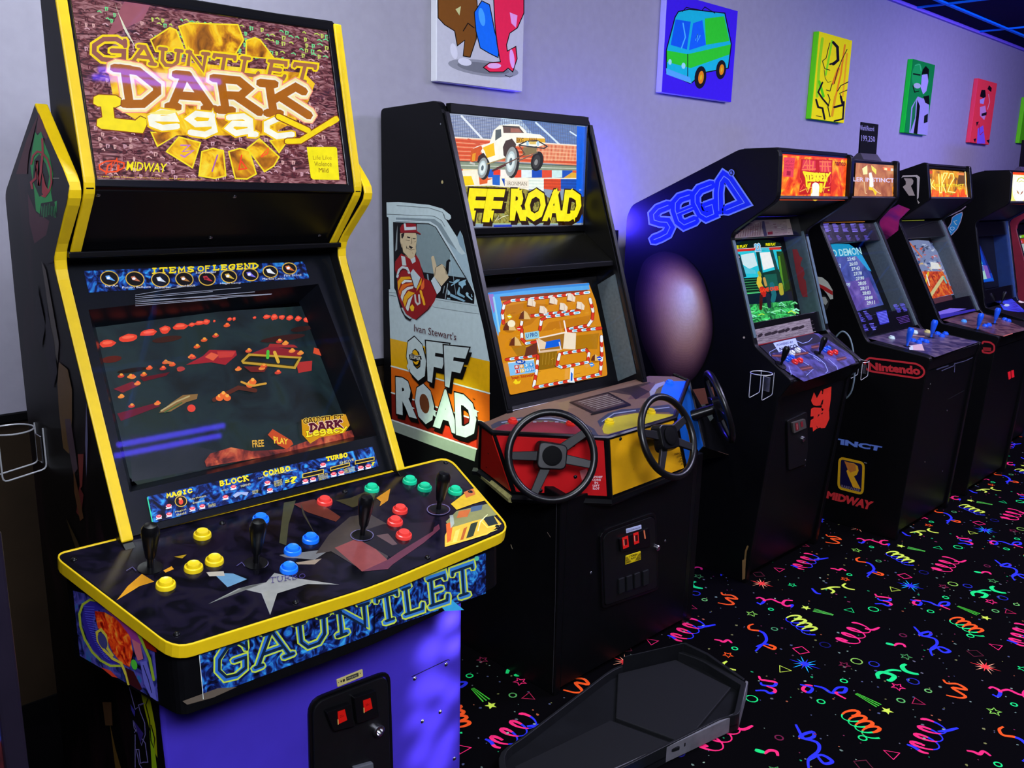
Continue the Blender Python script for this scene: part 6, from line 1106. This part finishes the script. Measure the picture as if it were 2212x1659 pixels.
A.poly([(250,1175),(300,1180),(350,1220),(390,1290),(395,1365),(370,1370),(340,1320),(290,1260),(262,1230)], 'c8ccb8'); A.poly([(262,1230),(330,1262),(390,1300),(392,1335),(330,1300),(275,1262)], 'b82828'); A.poly([(285,1340),(320,1335),(365,1375),(350,1440),(320,1480),(300,1440)], '2c2c28'); A.poly([(300,1350),(330,1350),(350,1390),(330,1420),(310,1400)], 'b0b4a4'); A.build()
A = Art('side_badge', K2, plx(4.912), PRINT, 1840, 330, 4.536, off=.001)
A.poly([(485,250),(500,222),(640,218),(668,240),(655,440),(640,460),(640,250),(625,235),(500,238)], 'b8b0a8'); A.poly([(510,250),(590,252),(605,275),(600,305),(580,325),(620,420),(560,420),(500,335),(530,310),(530,280)], 'a89c90')
A.poly([(640,460),(668,490),(652,500)], 'a89c90'); A.build(); A = Art('side_print', K2, plx(4.912), PRINT, 1700, 300, 3.95, off=.001); A.poly([(700,700),(950,560),(1050,600),(960,690),(950,780),(800,900),(740,790)], mottled('magenta_side_print', ['2a0c30','8a1a5c','a8246a','502078'], 6, 1)); A.build(); A = Art('oval_logo', K2, plx(4.912), PRINT, 1820, 640, 3.735, off=.001); A.line(rnd([(1130,365),(1190,370),(1225,395),(1225,440),(1190,460),(1130,452)], 16), 14, 'b02830'); A.poly([(1135,410),(1200,415),(1200,445),(1135,440)], '8a2024'); A.build()
for t, pl, pts in ((KI, KF, [(430,540),(900,500),(1150,430)]), ):
    A = Art('door_scratches', t, KF, PRINT, 1820, 640, 3.735, off=.001, xl=(4.03,4.63)); A.line([(760,590),(800,575),(850,560)], 10, '44445a'); A.line([(800,600),(895,560),(905,540),(900,610)], 7, '50506a'); A.line([(900,545),(990,520),(1045,495)], 6, '50506a'); A.line([(1090,470),(1085,570)], 20, '22222c'); A.line([(850,830),(980,760)], 6, '202024'); A.build()
    domes('bolt', [(2005,840),(2010,830),(2046,887),(2036,1018),(1998,998)], KF, .004, CHR, t)
A = Art('coin_lamp', K2, LF, ink('lamp_lit_insert', emit=.55), 2032, 700, 2.644, off=.001, xl=(4.942,5.542)); A.poly([(382,275),(398,268),(400,310),(388,318)], 'ff2038'); A.poly([(402,266),(416,262),(420,302),(404,308)], 'ff2038'); A.build()
# --- black cabinet with the pale marquee
ap = dict(mt=(1.751,1.741), mb_=(1.738,1.547), belly=(1.915,1.430), bez=(1.795,.935), cpb=(1.785,.915), cpf=(1.55,.865), low=(1.57,.80), base=(1.62,0), topb=(1.99,1.712), tb=(1.914,1.736), r=.03, board=mat('blue_inner_board', '284878', .35, spec=.4, var=.3))
AL, AM, AB_, AC, AT, AF, acp, afd = upright((6.18, 2.0, 0), 'black arcade cabinet with white and yellow marquee edged in orange', 5.852, 6.50, rm=mat('blue_black_side', '141a30', .25, spec=.5), **ap)
A = Art('marquee', AL, AM, LIT, 2052, 340, 13.825, xl=(5.882,6.47))
A.poly([(1880,440),(2600,470),(2600,1400),(1740,1395)], 'ff4a08'); A.poly([(1868,512),(2600,545),(2600,1345),(1790,1340),(1840,900)], 'f8f888'); A.poly([(1875,520),(2200,540),(2200,800),(1890,900),(1845,900)], 'fffce8'); A.ell(2070,960,210,400,'ffffff'); A.ell(2560,960,150,380,'fff8d0')
A.line([(2000,720),(2050,630),(2130,600),(2230,640)], 26, 'd0d818'); A.line([(2050,740),(2120,700),(2200,720)], 20, 'e8e858'); A.poly([(1990,975),(2040,1030),(2065,1110),(2010,1060)], 'b87a10'); A.poly([(2185,1000),(2140,1030),(2090,1125),(2150,1075)], 'a84a08'); A.build()
A = Art('screen', AL, AC, CRT, 2012, 440, 11.06, off=0, xl=(5.882,6.47))
A.poly([(930,860),(1080,850),(1190,1050),(1330,1400),(1440,1659),(1500,1850),(1100,1900),(1000,1300)], '1048d8'); A.poly([(1080,850),(1190,1050),(1330,1400),(1440,1659),(1380,1659),(1200,1150)], '101c8a'); A.line([(985,1030),(1040,1160),(1120,1250),(1200,1430)], 44, '50e0ff'); A.line([(1050,1350),(1080,1420)], 36, '40d0ff'); A.poly([(1065,1480),(1230,1470),(1330,1800),(1120,1850)], 'b8f0e8'); A.poly([(1150,1500),(1230,1480),(1260,1600),(1180,1620)], '5a70d8'); A.poly([(1230,1470),(1330,1480),(1420,1780),(1330,1800)], '8a60d8'); A.line([(1130,1860),(1450,1800)], 60, '0868f0'); A.build()
A = Art('panel_print', acp, AT, PRINT, 2012, 580, 6.345, off=.001, xl=(5.882,6.47)); A.poly([(790,430),(990,350),(1080,370),(1300,360),(1300,600),(1180,600),(990,570),(930,480)], mottled('indigo_panel_print', ['1c1c60','3038a0','4048b0','2858b8'], 12, 1.4, rough=.3)); A.ell(1030,505,40,18,'b0c8b0'); A.ell(938,425,22,28,'58a0d8'); A.ell(1240,455,50,20,'d0c8a0'); A.build()
joystick(AL, (2163,656), shift(AT, .0014), s=.9, lean=(-.1, .3))
A = Art('side_print', AL, plx(5.852), PRINT, 2012, 440, 11.06, off=.001)
rb = [(735,205),(740,260),(700,420),(620,600),(500,730),(395,815),(345,740),(310,660),(400,580),(470,470),(500,330),(600,260)]
A.poly(rb, '2a8ac0'); A.line(rb, 16, 'b8a8b8', True); A.line([(430,640),(470,690)], 16, 'b8d8e8'); A.line([(500,555),(455,570),(455,610),(500,635),(545,610),(545,570),(500,555)], 14, 'b8d8e8'); A.line([(560,480),(610,500)], 12, 'c8d8c0'); A.line([(610,400),(535,425),(600,500)], 12, 'c8d8c0'); A.line([(240,340),(330,320),(470,270),(720,150),(820,70)], 24, 'a08a98'); A.line([(250,390),(300,420),(240,540)], 20, '8a7880'); A.build()
# --- red cabinet cut by the picture edge
REDS = mat('dark_red_side', '7a2028', .45, spec=.3, var=.25, scale=20)
rp_ = dict(mt=(1.76,1.741), mb_=(1.75,1.56), belly=(1.955,1.40), bez=(1.80,1.0), cpb=(1.79,.975), cpf=(1.57,.90), low=(1.58,.83), base=(1.70,0), topb=(2.0,1.712), tb=(1.92,1.736), r=.05)
RD, RM, RB_, RC, RT, RF_, rcp, rfd = upright((7.09, 2.0, 0), 'dark red arcade cabinet at the right picture edge, mostly cut off', 6.76, 7.42, lm=REDS, **rp_)
A = Art('screen', RD, RC, CRT, 2012, 440, 11.06, off=0, xl=(6.79,7.39))
A.poly([(1930,600),(2700,560),(2900,1500),(2200,1500)], '384048'); A.poly([(1960,700),(2250,640),(2270,720),(1970,760)], 'e89aa0'); A.poly([(1950,790),(2230,740),(2250,800),(1980,850)], '90d818'); A.poly([(2050,780),(2150,765),(2150,810),(2060,830)], 'c8f0c8'); A.poly([(2000,860),(2300,820),(2330,940),(2040,960)], 'e04828'); A.poly([(2050,890),(2160,880),(2180,930),(2060,950)], 'f078b8'); A.poly([(2060,970),(2350,940),(2420,1150),(2150,1180)], 'c8d8e0'); A.poly([(2130,1150),(2400,1120),(2420,1300),(2200,1300)], '9ac8e8'); A.line([(2110,1150),(2300,1120)], 14, 'a02850'); A.build()
mb = None
# ------------------------------------------------------------------ paintings on the wall
def canvas(px, label, side, base, group='canvases on the wall', depth=.034, ox=0, oy=0, sc=1.):
    """stretched canvas hung on the wall; px = front corners tl, tr, br, bl"""
    pl = ply(WALLY-depth-.001); q = [hit(ox+x/sc, oy+y/sc, pl) for x, y in px]
    x0, x1 = (q[0].x+q[3].x)/2, (q[1].x+q[2].x)/2; z1, z0 = (q[0].z+q[1].z)/2, (q[2].z+q[3].z)/2
    t = thing('canvas_painting', ((x0+x1)/2, WALLY-.02, z0), label, 'painting', group)
    MB().box((x0, WALLY-depth, z0), (x1, WALLY-.0005, z1)).build('stretched_canvas', side, t, bev=.003)
    A = Art('painted_face', t, pl, PRINTM, ox, oy, sc, off=.0004)
    n = 8; A._emit([Vector((x0+.001, pl[1].y+0, z0+.001))+pl[0]*.0004, Vector((x1-.001, pl[1].y, z0+.001))+pl[0]*.0004, Vector((x1-.001, pl[1].y, z1-.001))+pl[0]*.0004, Vector((x0+.001, pl[1].y, z1-.001))+pl[0]*.0004], [(0,1,2,3)], base)
    return t, A
z5 = dict(ox=900, oy=0, sc=2.99); z6 = dict(ox=1700, oy=0, sc=4.32)
WHT = mat('white_canvas_edge', 'e8e8f0', .8, spec=.1, var=.04)
t, A = canvas([(128,-950),(697,-790),(697,592),(133,525)], 'large pale grey canvas with brown, blue and pink shapes, above the driving cabinet', WHT, 'c0c0c8', **z5)
A.ell(430,440,230,50,'8e9098',8,24); A.ell(430,440,170,34,'74767e',8,24)
for p, c in [([(135,-200),(375,-200),(392,60),(385,250),(345,370),(300,362),(310,260),(262,296),(245,200),(180,160),(138,115)],'7a4a1c'),([(420,5),(470,30),(486,110),(505,210),(536,300),(525,372),(470,345),(410,310),(382,200),(372,80)],'1870e8'),([(490,-150),(692,-120),(692,85),(650,180),(600,215),(580,290),(585,330),(640,300),(648,380),(620,465),(590,440),(560,465),(470,465),(430,435),(470,405),(540,400),(520,290),(505,160)],'f02850')]:
    A.poly(p, c); A.line(p, 6, '14100e', True)
A.ell(240,330,22,52,'d8d8e0',-12); A.ell(310,400,45,24,'d8d8e0',12); A.ell(500,425,45,18,'e8b0e0'); A.ell(615,380,16,62,'e8a8e0',-6); A.ell(420,110,20,60,'48a8ff',-10); A.line([(300,200),(330,150),(370,180)], 6, '14100e'); A.poly([(250,60),(285,40),(275,100)], 'c8c888'); A.poly([(600,80),(650,100),(640,180),(610,150)], 'f0a0d8'); A.line([(570,485),(600,498),(620,490)], 4, '202024'); A.build()
t, A = canvas([(1608,-60),(2070,70),(2036,658),(1592,600)], 'purple canvas with a teal and green minibus, second from the left', mat('violet_canvas_edge', 'd0ccf4', .8, var=.05), '4020d8', **z5)
body = [(1612,325),(1668,112),(1690,75),(1760,60),(1990,85),(2032,285),(2012,440),(1850,470),(1770,540),(1612,470)]
A.poly(body, '18c0d0'); A.poly([(1612,325),(1750,350),(2034,285),(2025,350),(1770,440),(1614,400)], '30d830'); A.poly([(1860,120),(1985,105),(2020,265),(1868,290)], '30d830')
A.poly([(1640,290),(1672,125),(1770,140),(1745,320)], '1060e0'); A.poly([(1758,325),(1785,150),(1845,130),(1868,290)], '1468e8'); A.line([(1720,150),(1735,240),(1710,310)], 8, '50c0f8'); A.line([(1800,260),(1815,220),(1812,270),(1830,230)], 6, '50c0f8')
A.line(body, 7, '101028', True); A.line([(1750,350),(1750,530)], 5, '101028'); A.poly([(1610,440),(1765,500),(1775,540),(1612,480)], '58b0e8')
for x, y, r in ((1832,500,1.), (1965,450,.85)): A.ell(x, y, 38*r, 74*r, '181820', 6); A.ell(x+4, y, 18*r, 42*r, 'f09018', 6); A.ell(x+4, y, 6*r, 18*r, 'e8d020', 6)
A.ell(1635,400,11,18,'a0e8f0'); A.ell(1722,425,13,20,'a0e8f0'); A.line([(1715,75),(1740,48),(1830,65)], 5, '101028'); A.line([(1840,70),(1860,45),(1925,85)], 5, '101028'); A.build()
YC = mat('yellow_green_canvas_edge', '70ff10', .8, var=.05)
t, A = canvas([(288,290),(595,372),(545,1150),(235,1110)], 'bright yellow canvas with black brush strokes', YC, 'fff010', **z6)
for l, c, w in [([(330,360),(300,600),(280,900)], 'a0e818', 26),([(420,380),(360,700)], '90f018', 18),([(540,420),(500,700),(430,1000)], 'f89018', 16),([(480,640),(430,780)], 'f88a18', 26),([(300,760),(340,900)], '60e010', 24),([(560,500),(520,900)], 'ffb020', 14),([(450,900),(420,1080)], 'f0a818', 22)]: A.line(l, w, c)
for l, w in [([(400,400),(380,470),(365,540),(330,570),(350,640),(400,655)], 7),([(430,395),(470,440),(475,560),(430,600)], 26),([(470,560),(430,590),(400,600)], 16),([(560,460),(510,560),(470,660),(440,780)], 7),([(345,650),(355,730),(380,770),(410,760)], 5),([(330,770),(290,860),(330,920),(385,985)], 16),([(270,930),(290,1000),(330,1010),(350,1110)], 18),([(365,840),(400,850),(420,780)], 7),([(570,765),(500,800),(470,850)], 8),([(560,840),(490,870),(520,950)], 7),([(440,1000),(520,980),(500,900)], 20),([(440,1130),(520,1110),(530,950)], 15),([(380,880),(400,930),(380,1000),(400,1090)], 8),([(270,1080),(320,1090)], 6)]: A.line(l, w, '120c18')
A.build()
t, A = canvas([(1162,543),(1375,605),(1310,1265),(1108,1238)], 'dark green canvas with a grey and black abstract shape', mat('green_canvas_edge', '10f040', .8, var=.05), '088a38', **z6)
A.ell(1215,700,50,110,'18a848',6); A.line([(1195,610),(1240,600),(1250,660)], 8, '40c868'); A.ell(1215,800,34,26,'a8b8b0',10)
for p, c in [([(1250,720),(1265,650),(1295,615),(1325,650),(1320,740),(1300,690),(1270,690)],'060a08'),([(1258,700),(1310,690),(1318,760),(1300,850),(1270,880),(1248,820)],'a8a4c8'),([(1160,1000),(1220,900),(1270,920),(1320,900),(1325,1000),(1310,1262),(1140,1240)],'9a98b8'),([(1215,930),(1240,990),(1215,1250),(1180,1245),(1205,1080)],'0a0e0c'),([(1170,1010),(1205,930),(1195,1100),(1150,1235)],'16783a'),([(1270,900),(1325,890),(1330,980),(1290,960)],'0a0e0c'),([(1280,1080),(1315,1060),(1310,1140),(1275,1150)],'0c1a12')]: A.poly(p, c)
A.line([(1180,690),(1240,700)], 14, '0a1a10'); A.line([(1175,800),(1190,860),(1230,850)], 9, '0a140c'); A.build()
t, A = canvas([(1770,730),(1950,770),(1895,1345),(1725,1340)], 'coral red canvas with small dark abstract marks', mat('coral_canvas_edge', 'ff4058', .8, var=.05), 'ff4048', **z6)
for p, c in [([(1800,900),(1815,840),(1850,840),(1855,900),(1840,920)],'140a14'),([(1800,930),(1845,910),(1835,970),(1800,965)],'b8a8d8'),([(1870,830),(1885,795),(1910,820),(1905,860)],'140a14'),([(1800,1000),(1850,985),(1860,1060),(1840,1120),(1800,1080)],'d89ac0'),([(1815,1060),(1865,1045),(1860,1075),(1815,1085)],'201420'),([(1765,1140),(1790,1135),(1770,1180)],'301020'),([(1740,1300),(1765,1290),(1755,1330)],'181018'),([(1860,1310),(1890,1300),(1885,1340)],'181018'),([(1780,1200),(1830,1170),(1850,1340),(1770,1340)],'8a60d8')]: A.poly(p, c)
A.line([(1790,1160),(1800,1260),(1830,1230)], 7, 'c82040'); A.line([(1880,880),(1890,950),(1870,1020)], 6, 'ffb0b0'); A.build()
t, A = canvas([(2204,900),(2360,940),(2320,1350),(2192,1345)], 'lime green canvas cut by the picture edge', mat('lime_canvas_edge', '70f018', .8, var=.05), '60e018', **z6); A.line([(2230,1000),(2280,1200)], 20, '103010'); A.build()

# ------------------------------------------------------------------ record boards standing on the cabinets
def record_board(px, y, zb, label, lines, tilt=.03):
    pl = plane((0, -1, tilt), (0, y, zb)); q = [hit(*p, pl) for p in px]
    x0, x1 = q[3].x, q[2].x; zt = (q[0].z+q[1].z)/2
    t = thing('record_sign', ((x0+x1)/2, y, zb), label, 'sign', 'record boards on top of cabinets')
    MB().loft([Vector((x0, y, zb+.03)), Vector((x1, y, zb+.03)), Vector((x1, y+.006, zt)), Vector((x0, y+.006, zt))], [Vector((x0, y+.008, zb+.03)), Vector((x1, y+.008, zb+.03)), Vector((x1, y+.014, zt)), Vector((x0, y+.014, zt))]).build('chalk_board', BLKM, t, bev=.001)
    MB().loft([Vector((x0-.01, y-.03, zb)), Vector((x1+.01, y-.03, zb)), Vector((x1+.01, y+.04, zb)), Vector((x0-.01, y+.04, zb))], [Vector((x0, y-.004, zb+.034)), Vector((x1, y-.004, zb+.034)), Vector((x1, y+.012, zb+.034)), Vector((x0, y+.012, zb+.034))]).build('stand', mat('grey_sign_stand', '3a3440', .6), t, bev=.002)
    A = Art('chalk_writing', t, plane((0, -(zt-zb-.03), .006), (0, y, zb+.03)), PRINT, 1700, 0, 4.32)
    for s_, qd in lines: A.text(s_, qd, '9a94c0', .0)
    A.build(); return t
record_board([(1853,262),(1890,268),(1893,330),(1857,325)], 2.06, 1.757, 'small black board reading World Record on a grey stand above the tall row', [('World Record', [(682,1215),(812,1225),(810,1182),(680,1165)]), ('199,250', [(694,1325),(822,1332),(818,1275),(692,1260)])])
record_board([(2204,300),(2250,310),(2250,370),(2203,362)], 2.02, 1.758, 'black board on a grey stand at the right picture edge', [])
# ------------------------------------------------------------------ light bar on the wall
LB_ = thing('led_light_bar', (2.95, 2.57, 1.40), 'dark wall bar with a row of glowing pink lights beside the big blue side logo', 'light')
boxp('housing', (2.76, 2.54, 1.33), (3.16, WALLY-.001, 1.405), mat('dark_bar_housing', '0a0a14', .4), LB_)
m = D.materials.new('pink_led'); m.use_nodes = True; b = m.node_tree.nodes['Principled BSDF']; b.inputs['Base Color'].default_value = (0,0,0,1); b.inputs['Emission Color'].default_value = (1,.12,.55,1); b.inputs['Emission Strength'].default_value = 1.6
for i in range(11): MB().lathe([(.007,0),(.006,.004),(.0002,.007)], (2.78+i*.036, 2.555, 1.404), (0,0,1), 10).build('led', m, LB_, True)
# ------------------------------------------------------------------ wire cup holders and the pale hoop
def cup_holder(c, side, label, r=.042, h=.10, wall=0.):
    c = Vector(c); t = thing('cup_holder', tuple(c), label, 'cup holder', 'wire cup holders on cabinet sides')
    MB().tube([c+Vector((r*math.cos(a), r*math.sin(a), 0)) for a in [2*math.pi*i/28 for i in range(28)]], .0017, 8, True).build('ring', WIRE, t, True)
    w = Vector((wall-c.x, 0, 0))
    for k in (-1, 1):
        e = c+Vector((-side*0, 0, 0)); p0 = c+Vector((-w.x/abs(w.x)*r*.75, k*r*.66, 0)); p1 = p0+Vector((0, 0, -h)); p2 = Vector((wall, p0.y, c.z-h+.012)); p3 = Vector((wall, p0.y, c.z))
        MB().tube(rnd3([p0, p1, p2, p3]), .0017, 8).build('side_wire', WIRE, t, True)
    boxp('mounting_plate', (min(wall, wall+math.copysign(.004, -w.x)), c.y-.016, c.z-h+.02), (max(wall, wall+math.copysign(.004, -w.x)), c.y+.016, c.z-.02), CHR, t, bev=.001)
    return t
def rnd3(P, f=.12, n=3):
    out = [P[0]]
    for a, p, b in zip(P, P[1:], P[2:]):
        s0, s1 = p.lerp(a, f), p.lerp(b, f)
        for k in range(n+1): u = k/n; out.append(s0*(1-u)**2+p*2*u*(1-u)+s1*u*u)
    return out+[P[-1]]
cup_holder(hit(1645,806,plx(3.012)), -1, 'wire cup holder on the side of the cabinet with the big blue logo', wall=3.06)
cup_holder(hit(1858,780,plx(3.955)), -1, 'wire cup holder beside the red oval logo', r=.036, h=.085, wall=4.0)
lo = [hit(x, y, plx(3.6955)) for x, y in [(1803,745),(1806,728),(1820,716),(1834,727),(1842,752),(1846,790),(1845,820),(1838,848),(1824,862),(1811,857),(1803,840),(1800,800)]]
def loop_curve(P, n=6):
    m = len(P); return [.5*((2*P[i])+(P[(i+1) % m]-P[i-1])*t+(2*P[i-1]-5*P[i]+4*P[(i+1) % m]-P[(i+2) % m])*t*t+(3*P[i]-P[i-1]-3*P[(i+1) % m]+P[(i+2) % m])*t**3) for i in range(m) for t in [k/n for k in range(n)]]
L_ = MB().tube(loop_curve(lo), .0035, 8, True).build('pale_hoop', mat('pale_hoop_finish', '6a7c84', .5, var=.1), None, True); props(L_, 'pale hoop hanging between the lightning control panel and red oval logo', 'cable')
# ------------------------------------------------------------------ machine at the left picture edge
LM_ = thing('arcade_cabinet', (-.15, 1.5, 0), 'dark cabinet cut by the left picture edge, only a metallic corner strip showing', 'arcade machine', 'arcade machines along the wall')
boxp('cabinet_body', (-.55, 1.11, 0), (.238, 1.95, 1.75), mat('dark_maroon_board', '100a0c', .5, spec=.15), LM_)
MB().prism([(1.100,0),(1.100,1.19),(1.135,1.19),(1.135,0)], .222, .2475).build('corner_strip', mat('violet_metal_strip', '2a2434', .35, metal=.6, var=.3, scale=14), LM_, bev=.004)
A = Art('front_print', LM_, ply(1.11), PRINT, 0, 1100, 1.703, off=.001); A.poly([(-60,60),(5,100),(14,200),(10,420),(40,900),(40,960),(-60,960)], mottled('colourful_front_print', ['10080c','401418','203a8a','a87a20'], 12, 2, stops=[.4,.55,.64,.75])); A.build()
cup_holder((.476, 1.95, 1.085), -1, 'wire cup holder at the left picture edge', wall=.528)

# ------------------------------------------------------------------ twin blacklight tubes on the ceiling (seen as blue streaks in the glass)
m = D.materials.new('blacklight_tube'); m.use_nodes = True; b = m.node_tree.nodes['Principled BSDF']; b.inputs['Base Color'].default_value = (.02,.01,.2,1); b.inputs['Emission Color'].default_value = (.08,.05,1,1); b.inputs['Emission Strength'].default_value = 13
for (x0, x1, y0, y1), lb in (((1.46, 2.0, -.49, -.57), 'twin blue ceiling tube lamp mirrored in the screen of the yellow-edged cabinet'),):
    t = thing('blacklight_lamp', ((x0+x1)/2, (y0+y1)/2, CEIL), lb, 'lamp', 'twin tube ceiling lamps')
    boxp('housing', (x0-.04, y1-.04, 2.745), (x1+.04, y0+.04, CEIL-.0005), BLKM, t)
    for y in (y0, y1): MB().tube([(x0, y, 2.725), (x1, y, 2.725)], .0125, 12).build('tube', m, t, True)
